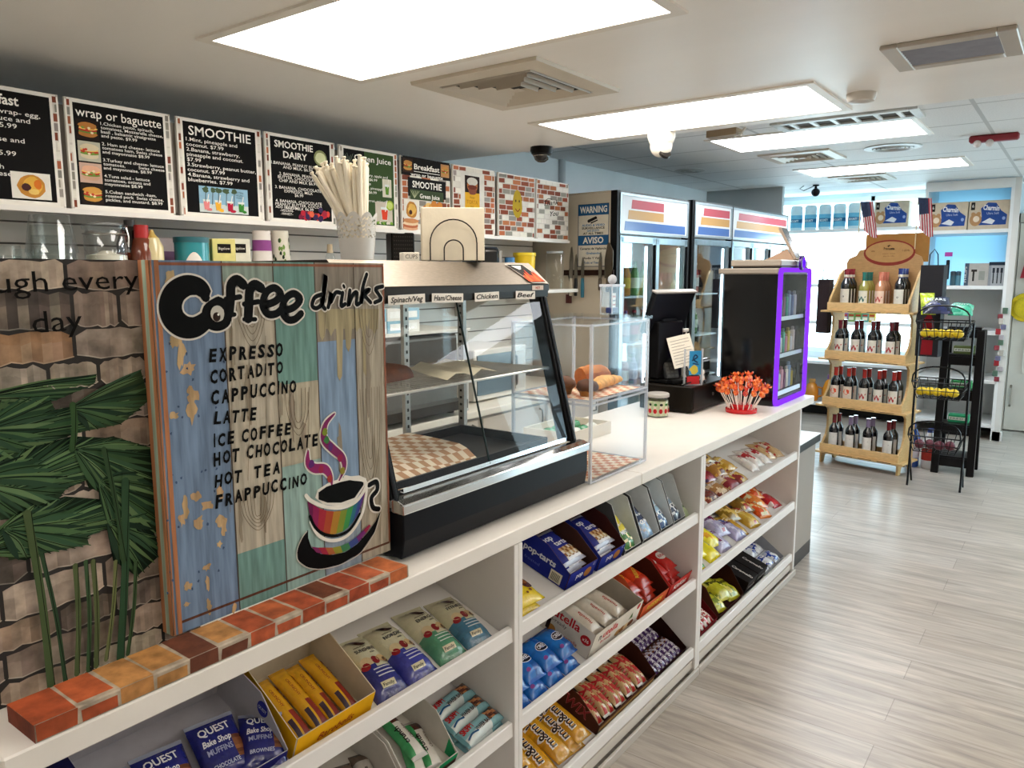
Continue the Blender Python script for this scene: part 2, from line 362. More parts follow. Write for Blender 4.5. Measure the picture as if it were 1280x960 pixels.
troffer(5.12, 5.70, .89, 2.11, TZ, 'lamp_far', 'third glowing ceiling panel, set in the tiled ceiling beside barred vent')
troffer(7.0, 7.54, .85, 2.08, TZ, 'lamp_far', 'farthest and smallest glowing ceiling panel, near the bright window')
troffer(-.6, 0, .947, 2.15, CZ, 'lamp_near', 'added fill light panel behind the camera over the counter end')  # out of view, added as fill light
troffer(1.41, 2.0, -1.75, -.55, CZ, 'lamp_near', 'added fill light panel over the shop aisle, first pair')  # unseen panel added as fill from the aisle side
troffer(-.6, 0, -1.75, -.55, CZ, 'lamp_near', 'added fill light panel over the shop aisle, behind the camera')  # unseen panel added to brighten the sign and shelf fronts
troffer(3.05, 3.57, -1.75, -.55, CZ, 'lamp_near', 'added fill light panel over the shop aisle, second pair')  # another unseen panel added for fill light
troffer(5.12, 5.70, -1.9, -.7, TZ, 'lamp_far', 'added fill light panel over the shop aisle, tiled part')  # unseen, added as fill for the tiled part
# square four-way air diffuser
def diffuser4(c, s, label, col='cfc5b4'):
    t = thing('air_vent', label, 'air vent', c, group='ceiling air vents'); p = PM()
    h = s/2
    def ring(a, b, za, zb, col):
        A = [(-a, -a, za), (a, -a, za), (a, a, za), (-a, a, za)]; B = [(-b, -b, zb), (b, -b, zb), (b, b, zb), (-b, b, zb)]
        p.add(A+B, [(i, 4+i, 4+(i+1) % 4, (i+1) % 4) for i in range(4)], col)
    ring(h, h*.99, 0, -.012, col); ring(h*.99, h*.74, -.012, -.016, col)
    p.build('frame', 'satin', t, smooth=0); p = PM()
    for k in range(4):
        a = h*(.72-.17*k); ring(a, a-.004, -.003, -.020, 'b7ad9e'); ring(a-.004, a-h*.085, -.020, -.004, col)
    p.rect(-h*.08, -h*.08, h*.08, h*.08, col, -.018); p.build('louvre', 'satin', t, smooth=0)
    PM().box(-h*.74, -h*.74, -.003, h*.74, h*.74, -.001, '1b1815').build('duct', 'matte', t, smooth=0)
diffuser4((2.42, 1.76, CZ), .56, 'square four-way air vent between the two nearest ceiling lights')
# long grille
def grille(c, sx, sy, n, label, fr='b9b2a8', dark='2a2c33', bars='8f94a0', along='y', name='air_grille', grp='ceiling air vents'):
    t = thing(name, label, 'air vent', c, group=grp); p = PM(); a, b, f = sx/2, sy/2, .05
    for q in ((-a-f, -b-f, a+f, -b), (-a-f, b, a+f, b+f), (-a-f, -b, -a, b), (a, -b, a+f, b)): p.box(q[0], q[1], -.014, q[2], q[3], 0, fr)
    p.build('frame', 'satin', t, smooth=0, bevel=.003)
    PM().box(-a, -b, -.002, a, b, -.001, dark).build('duct', 'matte', t, smooth=0); p = PM()
    for k in range(n):
        u = (k+.5)/n
        if along == 'y': x = -a+u*sx; p.add([(x-.006, -b, -.003), (x-.006, b, -.003), (x+.008, b, -.012), (x+.008, -b, -.012)], [(0, 1, 2, 3)], bars)
        else: y = -b+u*sy; PM().box(-a, y-.012, -.012, a, y+.012, -.003, bars).build('bar', 'satin', t, smooth=0)
    if p.f: p.build('louvre', 'metal', t, smooth=0)
grille((2.85, .39, CZ), .22, .26, 8, 'metal air grille with fine slats, at the upper right of the ceiling')
grille((4.91, 1.20, TZ), .17, .70, 6, 'open barred ceiling vent beside the third light panel', 'c8ccca', '4a443c', 'e8eeee', 'x')
diffuser4(tuple(at(1003, 195, z=TZ)), .52, 'beige square vent in the tiles just past the third light')
c = at(1078, 222, z=TZ); diffuser4(tuple(c), .5, 'farthest square vent, beyond the fourth light panel', 'c8c6bc')
def rounddisc(px, py, z, r, label, name='round_vent', cat='air vent', cols=('c2c5c4', 'a9adae')):
    c = at(px, py, z=z); t = thing(name, label, cat, c); p = PM()
    p.lathe([(r, 0), (r, -.006), (r*.8, -.012), (r*.72, -.006)], 28, cols[0], cap=False); p.build('rim', 'satin', t)
    p = PM()
    for k in range(4): q = r*(.70-.15*k); p.lathe([(q, -.004), (q*.97, -.012), (q-.1*r, -.004)], 24, cols[k % 2], cap=False)
    p.lathe([(r*.12, -.006), (0.0, -.01)], 16, cols[0]); p.build('louvre', 'satin', t)
    PM().lathe([(r*.75, -.002), (r*.75, -.003)], 24, '55585a').build('duct', 'matte', t)
rounddisc(1116, 184, TZ, .19, 'round ceiling vent between third and fourth light panels')
rounddisc(862, 213, TZ, .13, 'small flat round vent in tiles above the coolers')
# smoke detector
c = at(1077, 117, z=CZ); p = PM(); p.lathe([(.055, 0), (.055, -.012), (.048, -.03), (.02, -.036), (0, -.037)], 24, 'cdc8c0')
o = p.build('smoke_detector', 'satin', loc=c); tag(o, 'round smoke detector on painted ceiling beside second light panel', 'smoke detector')
PM().lathe([(.05, -.0125), (.0505, -.016), (.05, -.019)], 24, '77726c', cap=False).build('slot', 'matte', o)
# cameras
c = at(677, 184, z=CZ); t = thing('dome_camera', 'black dome security camera at the edge of painted ceiling', 'security camera', c)
PM().lathe([(.062, 0), (.064, -.02), (.055, -.038), (.047, -.04)], 24, '141312').build('base', 'dark', t)
PM().lathe([(.045, -.038), (.045, -.05), (.037, -.068), (.02, -.08), (0, -.083)], 24, '2a2726').build('dome', 'gloss', t)
PM().lathe([(.046, -.036), (.05, -.046), (.044, -.05)], 24, '8c8884', cap=False).build('ring', 'chrome', t)
c = at(827, 165, z=CZ); t = thing('turret_camera', 'white turret security camera hanging beside second light panel', 'security camera', c)
PM().lathe([(.068, 0), (.068, -.025), (.06, -.05), (.052, -.06)], 24, 'ddd6ca').build('base', 'satin', t)
PM().sphere((0, 0, -.068), .055, 'd8d1c5', 20, 12).build('eyeball', 'satin', t)
p = PM(frame((-.018, -.03, -.105), (1, -.6, .0), (.3, .5, .8))); p.lathe([(.03, -.01), (.03, .004), (.0, .004)], 20, '191716'); p.build('lens', 'gloss', t)
c = at(1020, 231, z=TZ); t = thing('mini_camera', 'small black camera with a looped cable in front of the window', 'security camera', c)
PM().lathe([(.03, 0), (.03, -.012), (.012, -.016), (.012, -.05)], 14, '1b1d1f').build('mount', 'dark', t)
PM().sphere((0, 0, -.075), .042, '17191b', 14, 10).build('head', 'dark', t)
PM().tube([(0, .02, -.012), (.0, .12, -.05), (0, .16, -.03), (0, .12, -.002)], .004, '22252a', 5).build('cable', 'dark', t)
# wooden box on ceiling by the camera
c = at(905, 163, z=TZ); t = thing('ceiling_box', 'small tan ceiling fitting with white arm, beside third light panel', 'fitting', c)
PM().prism([(-.06, -.10), (.06, -.10), (.04, .10), (-.04, .10)], -.04, 0, '9c8668').build('body', 'satin', t)
PM().tube([(0, -.07, -.04), (-.02, -.12, -.03), (-.03, -.15, -.0)], .008, 'e8e4da').build('arm', 'satin', t)
# red emergency light
c = at(1243, 168, z=TZ); t = thing('emergency_light', 'red emergency fixture under tiled ceiling at far right', 'emergency light', c)
PM().box(-.03, -.14, -.045, .03, .14, 0, '8c1d2a').build('body', 'satin', t, bevel=.01)
for s in (.09, .02): PM().sphere((-.03, s, -.055), .024, 'd8d0cc', 12, 8).build('lamp_head', 'gloss', t)
c = at(1275, 199, z=TZ); p = PM(); p.lathe([(.05, 0), (.04, -.012), (0, -.014)], 16, 'd6d8d6'); tag(p.build('sprinkler_cover', 'satin', loc=c), 'tiny white sprinkler cover at far right of tiles', 'sprinkler')
# ================================================================ COUNTER
CY, CT = 1.134, .946
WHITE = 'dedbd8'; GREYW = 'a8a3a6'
ct = tag(PM().box(.363, CY, .905, 2.262, 1.82, CT, 'e4dfd8').build('countertop', 'satin', smooth=0, bevel=.003), 'long pale countertop slab under the coffee sign and display case', 'countertop', 'white countertop slabs')
tag(PM().box(2.2635, CY, .905, 4.312, 1.82, CT, 'e4dfd8').build('countertop', 'satin', smooth=0, bevel=.003), 'far pale countertop slab carrying the till and lollipops', 'countertop', 'white countertop slabs')
SL = .36; TA = math.atan(SL); ZF = (.65, .38, .09)
def bay(x0, x1, label, ldiv, rdiv):
    t = thing('counter_shelf_unit', label, 'shelf unit', ((x0+x1)/2, CY, 0), group='white shelf units under the counter'); a = (x1-x0)/2; p = PM()
    p.box(-a, 0.0, .0, -a+ldiv, .42, .904, WHITE); p.build('side_panel', 'satin', t, smooth=0, bevel=.0015)
    PM().box(a-rdiv, 0.0, .0, a, .42, .904, WHITE).build('side_panel', 'satin', t, smooth=0, bevel=.0015)
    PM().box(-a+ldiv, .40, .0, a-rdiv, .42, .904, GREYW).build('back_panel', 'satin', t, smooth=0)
    for z in ZF:      # sloped board with a thick front lip
        q = PM(frame((-a+ldiv+.001, 0, 0), (0, 1, 0), (0, 0, 1)))
        q.prism([(.004, z-.012), (.030, z-.012), (.398, z-.012+.368*SL-.008), (.398, z+.368*SL), (.030, z+.000), (.022, z+.03), (.006, z+.028)], 0, 2*a-ldiv-rdiv-.002, WHITE)
        q.build('shelf', 'satin', t, smooth=0, bevel=.002)
    PM().box(-a+ldiv+.001, .012, .028, a-rdiv-.001, .028, .062, 'cfc8bd').build('kick_panel', 'satin', t, smooth=0)
    PM().box(-a+.001, -.012, .0, a-.001, .0, .03, 'b5aea5').build('plinth', 'satin', t, smooth=0, bevel=.002)
bay(.38, 1.5625, 'nearest white shelf unit, under the coffee sign', .02, .018)
bay(1.5635, 2.79, 'middle white shelf unit, under the display case', .018, .022)
bay(2.791, 4.09, 'farthest white shelf unit, under till and lollipops', .022, .022)
# low cabinet past the counter end
t = thing('end_cabinet', 'low taupe cabinet with black edged top past the counter end', 'cabinet', (4.30, 1.30, 0))
PM().box(-.19, -.14, .08, .19, .16, .66, '8b8074').build('body', 'satin', t, smooth=0)
PM().box(-.19, -.14, .0, .19, .16, .08, '2a2522').build('plinth', 'dark', t, smooth=0)
PM().box(-.20, -.16, .66, .21, .18, .70, '1b1a19').build('top_edge', 'dark', t, smooth=0)
PM().box(-.20, -.16, .70, .21, .18, .705, 'dfe6e6').build('top', 'satin', t, smooth=0)
# ================================================================ MENU BOARDS
def lines(p, x, y, rows, sz, sp, col='f2efe8', align='L', z=.0015, sx=.86, W=None):
    if W: sx = W/max((lambda g: g[3]-g[2])(glyphs(r, .004)) for r in rows if r)/(sz*1.2/.70*1.28)
    for r in rows:
        if r: p.text(r, x, y, sz*1.2, col, z, fat=.004, align=align, sx=sx*1.28)
        y -= sp
    return y
BW, BH, BY, BZ = .366, .362, 2.752, 1.824
def brickprint(p, x0, x1, y0, y1, z, rh=.03, bw=.07, red=.3):
    y = y0; k = 0
    p.rect(x0, y0, x1, y1, 'd6d0c6', z)
    while y < y1-.002:
        x = x0-random.uniform(0, bw); yy = min(y+rh-.004, y1)
        while x < x1:
            a, b = max(x+.003, x0), min(x+bw*random.uniform(.8, 1.2)-.003, x1)
            if b-a > .004:
                c = random.random()
                col = vary('8a4a36', .25) if c < red*.6 else vary('b06a48', .2) if c < red else vary('e4dfd5', .06) if c < .75 else vary('8f8a82', .2)
                p.poly2([(a, y), (b, y+random.uniform(0, .002)), (b, yy), (a, yy-random.uniform(0, .003))], col, z+.0004)
            x = b+.003
        y += rh
def board(x0, label, fn, bg='0c0a0a', m=(.066, .075), red=.3, bricks=True):
    t = thing('menu_board', label, 'menu board', group='menu boards over the back shelf', M=front(x0, BY, BZ))
    p = PM(); p.box(0, 0, -.012, BW, BH, 0, 'ece7de'); p.build('backing', 'satin', t, smooth=0)
    p = PM()
    if bricks: brickprint(p, .006, BW-.006, .006, BH-.006, .0003, red=red)
    a, b = m[0]*BW, BW-m[1]*BW
    if bg:
        p.rect(a-.009, .006, b+.009, BH-.004, 'efebe3', .0009); p.rect(a, .016, b, BH-.013, bg, .0012)
    fn(p, p, a, b); p.build('print', 'print', t, smooth=0)
    for (u, v) in ((.004, .004), (BW-.004, .004), (.004, BH-.004), (BW-.004, BH-.004)): PM().lathe([(.003, .001), (.003, .004), (0, .005)], 8, 'c9c6c0', u, v).build('pin', 'satin', t)
    return t
def sandwich(p, x, y, w, h, bgc='1a1410', z=.0016, bun='c98f4c'):
    p.rect(x, y, x+w, y+h, bgc, z)
    for k, (cy, ry, c) in enumerate(((.30, .17, bun), (.42, .10, '6f8f3c'), (.50, .10, 'b33a2b'), (.58, .09, 'e9c46a'), (.70, .18, bun))):
        p.ell(x+w/2, y+h*cy, w*.42, h*ry, vary(c, .12), z+.0003+.0002*k, 14, .08)
    for k in range(5): p.ell(x+w*random.uniform(.25, .75), y+h*random.uniform(.35, .6), w*.07, h*.06, random.choice(['7d9b45', 'c2402e', 'e7d9b0']), z+.0015, 8)
def glassful(p, x, y, w, h, c, z=.0018):
    p.poly2([(x-w*.36, y), (x+w*.36, y), (x+w*.5, y+h), (x-w*.5, y+h)], 'dfe5e3', z); p.poly2([(x-w*.32, y+h*.04), (x+w*.32, y+h*.04), (x+w*.44, y+h*.8), (x-w*.44, y+h*.8)], c, z+.0003)
    p.stroke([(x+w*.1, y+h*.7), (x+w*.35, y+h*1.5)], w*.1, 'efeae0', z+.0004)
def b1(p, q, a, b):
    q.text('Breakfast', (a+b)/2-.01, BH-.055, .030, 'f4f1ea', .0015, fat=.02, align='C', sx=.95)
    x = .045
    lines(q, x, BH-.083, ['1.Breakfast wrap- egg,', 'cheese, lettuce and', 'tomatoes $5.99', '', '2.Egg ,cheese and', 'bacon,', 'croissant.$5.99', '', '3.Bagel with', 'cream cheese .3.99'], .0120, .0212, W=.262)
    p.rect(.205, .022, .322, .105, 'e9e4da', .0016); p.ell(.264, .062, .042, .036, 'c78a3c', .0019, 18, .05); p.ell(.268, .066, .028, .026, 'e3b04a', .0021, 14, .1); p.ell(.248, .058, .014, .012, '4a2a2a', .0023, 10, .1); p.ell(.283, .07, .012, .016, 'd9772b', .0023, 9, .1); p.ell(.27, .045, .016, .01, 'e8c46e', .0024, 9, .1)
def b2(p, q, a, b):
    q.text('wrap or baguette', (a+b)/2, BH-.055, .030, 'f4f1ea', .0015, fat=.004, width=(b-a)*.95)
    lines(q, .112, BH-.074, ['1.Chicken pesto, spinach,', 'tomatoes, Mozzarella cheese,', 'basil , balsamic vinaigrette', 'and pesto. $9.99', '', '2. Ham and cheese- lettuce', 'tomatoes ham, Swiss cheese', 'and mayonnaise $8.99', '', '3.Turkey and cheese- lettuce ,', 'tomatoes,         Swiss cheese', 'and mayonnaise. $8.99', '', '4.Tuna salad - lettuce', 'tomatoes, onions and', 'mayonnaise $8.99', '', '5.Cuban sandwich -ham,', 'roasted pork  Swiss cheese,', 'pickles, and mustard. $8.99'], .0086, .0134, W=.228)
    for k, (bgc, bun) in enumerate((('20150f', 'b8763a'), ('b9b6a4', 'd9cfae'), ('caa998', 'd6a78c'), ('241a14', 'd39a4a'))): sandwich(p, .031, .232-.071*k, .074, .066, bgc, bun=bun)
def b3(p, q, a, b):
    q.text('SMOOTHIE', (a+b)/2, BH-.060, .034, 'f4f1ea', .0015, fat=.01, width=(b-a)*.86)
    lines(q, .034, BH-.083, ['1.Mint, pineapple and', '   coconut. $7.99', '2.Banana, strawberry,', '   pineapple and coconut.', '   $7.99', '3.Strawberry, peanut butter,', '   coconut. $7.99', '4.Banana, strawberry and', '   blueberries. $7.99'], .0110, .0185, W=.300)
    p.rect(.075, .020, .290, .118, '8fb7cf', .0016); p.rect(.075, .020, .290, .052, 'cdd6d4', .0018)
    for x in (.10, .13, .155, .19, .225): p.stroke([(x, .05), (x+.004, .10)], .003, '3b3a34', .0019); p.ell(x+.004, .106, .014, .010, '4a5c44', .0020, 9, .4)
    q.text('PROTEIN', .250, .100, .007, '2d3a42', .0021); q.text('VEGAN', .250, .090, .007, '2d3a42', .0021); q.text('WHEY', .250, .080, .007, '2d3a42', .0021)
    for x, c in ((.105, 'e58a8a'), (.155, 'eeb23e'), (.208, 'b02440'), (.258, '3f8a3a')): glassful(p, x, .028, .030, .040, c); p.ell(x+.012, .03, .012, .006, vary(c, .1), .0026, 8, .3)
def b4(p, q, a, b):
    q.text('SMOOTHIE', .145, BH-.054, .027, 'f4f1ea', .0015, fat=.02, width=.20); q.text('DAIRY', .150, BH-.094, .027, 'f4f1ea', .0015, fat=.02, width=.125)
    p.ell(.285, BH-.075, .036, .034, '8a8f62', .0016, 18); p.ell(.285, BH-.075, .028, .025, 'd8dcae', .0018, 16, .06)
    lines(q, (a+b)/2-.02, BH-.125, ['1.BANANA, PEANUT BUTTER,', 'AND MILK. $6.99', '', '2. BANANA, PEANUT', 'BUTTER, CHOCOLATE', 'CHIP AND MILK $6.99', '', '3. BANANA, CHOCOLATE', 'EXPRESSO, MILK', '$6.99', '', '4. BANANA, CHOCOLATE', 'PEANUT BUTTER, COCOA', 'AND MILK $6.99'], .0100, .0140, align='C', W=.272)
    lines(q, .095, .058, ['ADD PROTEIN', '-VEGAN-', '-WHEY-'], .0085, .0135, align='C', W=.115)
    for k in range(26): p.ell(.165+.15*random.random()**.8, .022+.045*random.random()*(.4+.6*k/26), .013, .013, random.choice(['b8283a', 'd8443c', '7a1d3a', 'e06a4a', '3a2a52', '9c2b3f']), .0017+.00004*k, 10, .1)
def b5(p, q, a, b):
    p.rect(.150, .016, b, BH-.013, '39502a', .0014)
    q.text('Green Juice', .205, BH-.058, .026, 'f4f1ea', .0017, fat=.012, width=.235)
    for k in range(7): q.stroke([(.055, BH-.085), (.050+.012*k-.03, BH-.045+.006*(k % 3))], .0022, '6b7466', .0017)
    lines(q, .04, BH-.105, ['1. Detox green', 'cucumber, celery, apple and', 'ginger, lemon. $6.99', '2. Sunny orange', 'carrot, orange, pineapple', 'and turmeric. $6.99', '3. Beet boost', 'beet, apple, carrot, spinach', 'lemon. $6.99', '4. Greenlight'], .0100, .0195, W=.258)
    p.rect(.262, .150, .322, .235, 'd9d4c2', .0017); glassful(p, .292, .16, .03, .05, '5f8a2e', .0020)
    p.rect(.212, .024, .325, .125, 'c9bfb0', .0017); glassful(p, .272, .04, .05, .062, 'd8452a', .0020); p.ell(.308, .112, .026, .024, '9cb53a', .0021, 16); p.ell(.308, .112, .018, .017, 'c8d77a', .0023, 14)
    for k in range(9): p.ell(.22+.012*k, .027, .011, .007, random.choice(['4c7a2e', '7fa843', 'd6d0c0']), .0026, 8, .3)
def b6(p, q, a, b):
    p.rect(.0, .27, BW, BH, '15100e', .0014); sandwich(p, .012, .285, .07, .065, '3a241a', .0017); sandwich(p, .292, .285, .066, .065, 'b98a5e', .0017)
    q.text('Breakfast', .187, .305, .026, 'f4f1ea', .0017, fat=.02, width=.19); q.rect(.09, .292, .285, .295, 'f4f1ea', .0017)
    q.text('wrap or baguette', .187, .270, .017, 'f4f1ea', .0019, fat=.015, width=.24)
    p.rect(.045, .17, .33, .262, '121010', .0015); q.text('SMOOTHIE', .187, .215, .032, 'f4f1ea', .0019, fat=.02, width=.22)
    p.rect(.06, .155, .31, .205, '3c4a30', .0017); q.text('Green Juice', .205, .165, .022, 'f4f1ea', .0019, fat=.015, width=.15)
    for k in range(6): q.stroke([(.09, .162), (.065+.012*k, .198)], .003, 'a9b08a', .0019)
    p.rect(.012, .055, .125, .152, 'e8e3d9', .0018); p.ell(.068, .102, .040, .042, 'b9803c', .0021, 16, .08); p.ell(.07, .105, .028, .03, 'e0b25a', .0023, 14, .15); p.ell(.06, .09, .012, .012, '45261e', .0025, 9)
    for k in range(6): p.ell(.17+.022*k, .12+random.uniform(-.01, .02), .022, .022, random.choice(['d69a4a', 'c98038', 'e7c27c']), .0019+.0001*k, 12, .1)
    for k in range(5): p.ell(.285+.014*k, .10+random.uniform(-.04, .02), .018, .02, random.choice(['cfd3a0', 'a97a4a', '7c8a4c']), .0019+.0001*k, 12, .15)
    for k in range(4): p.ell(.06, .012+.012*k, .055, .012, ['d8a884', 'b86a4a', 'e5c9a4', 'c98a5c'][k], .0018+.0002*k, 14, .08)
def b7(p, q, a, b):
    p.rect(.062, .10, .268, .335, 'dcd8d0', .0014); p.rect(.098, .125, .225, .315, 'd9a527', .0017); p.rect(.098, .225, .225, .315, '2a1a15', .0018)
    p.ell(.162, .265, .045, .042, 'b06a3a', .0020, 18); p.ell(.162, .285, .046, .022, 'cfcac0', .0022, 18); p.ell(.162, .255, .04, .012, '6a3020', .0023, 16); p.ell(.162, .235, .036, .022, '7d4432', .0022, 14, .1)
    q.text('TORTA', .16, .165, .020, 'b07a10', .0021, fat=.02); q.text('Happy', .16, .195, .012, '7d5a12', .0021); q.text('fresh', .16, .145, .010, '7d5a12', .0021)
def b8(p, q, a, b):
    pts = [(.185+.052*math.sin(t*.2618)*(1 if 6 < t < 18 else .9), .195+.082*math.cos(t*.2618)) for t in range(24)]
    p.poly2(pts[::-1], 'b79a22', .0016); p.ell(.168, .212, .006, .008, '2a2010', .0019, 10); p.ell(.203, .212, .006, .008, '2a2010', .0019, 10); q.stroke([(.165, .165), (.187, .152), (.208, .167)], .006, '7a1d10', .0019)
def b9(p, q, a, b):
    q.text('Thank', .165, .215, .030, '1a1715', .0018, fat=.012, width=.17, rot=.12, shear=.35); q.text('You', .20, .150, .030, '1a1715', .0018, fat=.012, width=.10, rot=.12, shear=.35); q.stroke([(.10, .24), (.13, .252), (.17, .25)], .004, '1a1715', .0018)
board(1.226-.366, 'leftmost black menu board, cut off by the photo edge, with round pastry picture', b1)
board(1.246, 'black wrap or baguette menu board with four sandwich pictures', b2)
board(1.637, 'black SMOOTHIE menu board with picture of four drinks under palms', b3)
board(2.022, 'black SMOOTHIE DAIRY menu board with red berries at its foot', b4)
board(2.417, 'black and green Green Juice menu board with orange drink picture', b5)
board(2.809, 'collage menu board with Breakfast and SMOOTHIE titles, behind the napkins', b6, None, red=.5)
board(3.198, 'brick print board with white and yellow burger poster', b7, None, red=.45)
board(3.597, 'brick print board with yellow smiling face', b8, None, red=.5)
board(3.984, 'brick print board with Thank You in black script', b9, None, red=.3)
# ================================================================ COFFEE SIGN
SY = 1.235
def on(px, py): v = at(px, py, y=SY); return (v.x, v.z)
SX0, SX1, SZ0, SZ1 = .672, 1.200, .974, 1.626
t = thing('coffee_sign', 'weathered plank coffee drinks sign standing on the brick ledge', 'sign', (0, 0, 0))
p = PM(); p.box(SX0, SY, SZ0, SX1, SY+.032, SZ1, '8d8a80')
p.build('board', 'oldwood', t, smooth=0, bevel=.0015)
p = PM()      # copper and green edging down the left flank
for k, (a, b, c) in enumerate(((.0, .008, 'a9714d'), (.008, .020, '8fa08e'), (.020, .0315, 'a06a48'))):
    p.box(SX0-.0025, SY+a, SZ0, SX0-.0005, SY+b, SZ1, c)
p.build('edging', 'oldwood', t, smooth=0)
F = front(0, SY-.0006, 0)
p = PM(F)
XS = [SX0, on(276, 330)[0], on(340, 330)[0], on(392, 330)[0], on(441, 330)[0], SX1]
def strip(k, z0, z1, col, d=0): p.rect(XS[k]+.0008, z0, XS[k+1]-.0008, z1, col, d)
zz = lambda x, y: on(x, y)[1]
strip(0, SZ0, SZ1, '71859f'); strip(1, SZ0, SZ1, 'b0a796'); strip(2, SZ0, SZ1, 'a8a08e'); strip(3, SZ0, SZ1, '7d93ac'); strip(4, SZ0, SZ1, 'a9a08f')
d = .0004
strip(1, zz(300, 352), SZ1, '8b9b90', d); strip(1, SZ0, zz(320, 685), '6f938c', d); strip(2, zz(360, 480), SZ1, '6c9088', d); strip(2, SZ0, zz(370, 580), '8fa9a2', d)
strip(3, zz(415, 426), SZ1, '857c70', d); strip(3, SZ0, zz(415, 640), '8a97a3', d); strip(4, zz(460, 375), SZ1, '8f867a', d)
strip(2, zz(360, 580), zz(360, 482), 'aea591', d)
d = .0008
def drip(x0, x1, ytop, drops):
    a = on(x0, ytop); b = on(x1, ytop); pts = [a, b]
    n = len(drops)
    for i, yb in enumerate(reversed(drops)):
        u = x1-(x1-x0)*(i+.1)/n; v = x1-(x1-x0)*(i+.9)/n
        pts += [on(u, ytop+25), on(u-1.5, yb-6), on((u+v)/2, yb), on(v+1.5, yb-6), on(v, ytop+25)]
    p.poly2(pts[::-1], 'a09474', d)
drip(397, 473, 386, [426, 420, 476, 440, 415, 470, 418])
random.seed(11)
def peel(x, y, rx, ry, col='b79a72'):
    n = 14; c = on(x, y); k = (on(x+10, y)[0]-c[0])/10; pts = []
    for i in range(n):
        a = 6.283*i/n; q = random.uniform(.45, 1.15); pts.append((c[0]+rx*k*q*math.cos(a), c[1]+ry*k*q*math.sin(a)))
    p.poly2(pts, vary(col, .10), d+p.ez())
for a in ((212, 352, 8, 16), (222, 375, 9, 8), (216, 425, 7, 10), (226, 440, 6, 28), (235, 460, 11, 9), (240, 420, 14, 4), (241, 495, 7, 12), (240, 512, 8, 18), (238, 490, 6, 7), (217, 519, 6, 5), (245, 620, 7, 7), (258, 632, 10, 6), (231, 634, 5, 14), (227, 650, 5, 9), (248, 652, 8, 9), (276, 650, 8, 8), (279, 660, 4, 10), (258, 709, 6, 5), (259, 730, 3, 10), (234, 733, 6, 6), (261, 758, 4, 10), (233, 755, 5, 4), (275, 615, 5, 9), (274, 680, 4, 5), (292, 760, 4, 8), (283, 372, 6, 5)):
    peel(*a)
for a in ((290, 440, 3, 30), (310, 500, 4, 40), (330, 640, 5, 25), (365, 520, 4, 30), (460, 470, 4, 60), (470, 600, 5, 40), (350, 500, 4, 25), (300, 650, 3, 30), (425, 560, 5, 30), (380, 550, 5, 20)): peel(*a, col='8f8473')
for k in range(30): peel(random.uniform(205, 280), random.uniform(400, 760), 1.5, 2, '3f5270')
for k in range(4):
    p.rect(XS[k+1]-.0012, SZ0, XS[k+1]+.0012, SZ1, '4a4038', d)
def grain(x, y, n, h, w):
    c = on(x, y); k = abs(on(x+10, y)[0]-c[0])/10
    for i in range(1, n+1):
        q = i/n; p.stroke([(c[0]-w*k*q, c[1]+h*k*.7), (c[0]-w*k*q*.8, c[1]), (c[0], c[1]-h*k*q*.5), (c[0]+w*k*q*.8, c[1]), (c[0]+w*k*q, c[1]+h*k*.7)], .0011, '6b5d4c', d+.0001)
grain(314, 400, 4, 60, 20); grain(322, 640, 5, 40, 22); grain(462, 560, 4, 80, 14); grain(372, 520, 3, 40, 15); grain(460, 410, 3, 50, 12)
for (x, y0, y1) in ((288, 350, 640), (331, 420, 680), (452, 420, 720), (475, 400, 700), (310, 440, 600), (405, 350, 420), (384, 490, 570)):
    p.stroke([on(x, y0), on(x+1, (y0+y1)/2), on(x-1, y1)], .0010, '756653', d+.0001)
p.build('planks', 'oldwood', t, smooth=0)
p = PM(F); cop = '8a5640'; e0 = .0011
zt = on(300, 331)[1]; zb = SZ0+.020; xr = on(482, 500)[0]; xl = SX0+.011
p.rect(xl, zt-.002, xr, zt+.003, cop, e0); p.rect(xr-.003, zb, xr+.002, zt, cop, e0); p.rect(xl, zb-.002, xr, zb+.003, '5c3a2c', e0); p.rect(xl-.004, SZ0, xl+.004, SZ1, 'a9714d', e0+.0001)
p.rect(SX0, SZ0, SX0+.003, SZ1, 'a9714d', e0); p.build('border', 'oldwood', t, smooth=0)
# lettering
p = PM(F); K = (on(300, 400)[0]-on(290, 400)[0])/10
def st(pts, wpx, col, z=.0016, outline=4.2):
    P = [on(*q) for q in pts]
    wf = (lambda u: wpx(u)*K) if callable(wpx) else wpx*K
    wo = (lambda u: (wpx(u)+outline)*K) if callable(wpx) else (wpx+outline)*K
    if outline: p.stroke(P, wo, 'ddd8cf', z)
    p.stroke(P, wf, col, z+.0006)
BLK = '040404'
st([(254, 364), (246, 358), (232, 357), (218, 366), (212, 382), (216, 398), (228, 408), (242, 409), (254, 402), (263, 392)], lambda u: 16+9*math.sin(3.14*u), BLK)
st([(247, 357), (256, 372)], 10, BLK)
st([(272, 376), (258, 386), (258, 402), (270, 408), (282, 402), (283, 385), (272, 376)], 10, BLK)
st([(303, 356), (295, 350), (288, 356), (287, 372), (285, 392)], 11.5, BLK); st([(281, 374), (299, 371)], 6, BLK); st([(281, 394), (292, 393)], 5, BLK)
st([(325, 360), (317, 356), (311, 363), (310, 380), (309, 398)], 11.5, BLK); st([(304, 380), (322, 377)], 6, BLK); st([(304, 399), (318, 399)], 5, BLK)
st([(327, 382), (342, 377), (350, 368), (342, 360), (332, 365), (327, 380), (333, 392), (344, 392), (353, 384)], 9, BLK)
st([(352, 389), (366, 384), (374, 374), (366, 367), (356, 373), (351, 388), (358, 399), (367, 399), (375, 392)], 9, BLK)
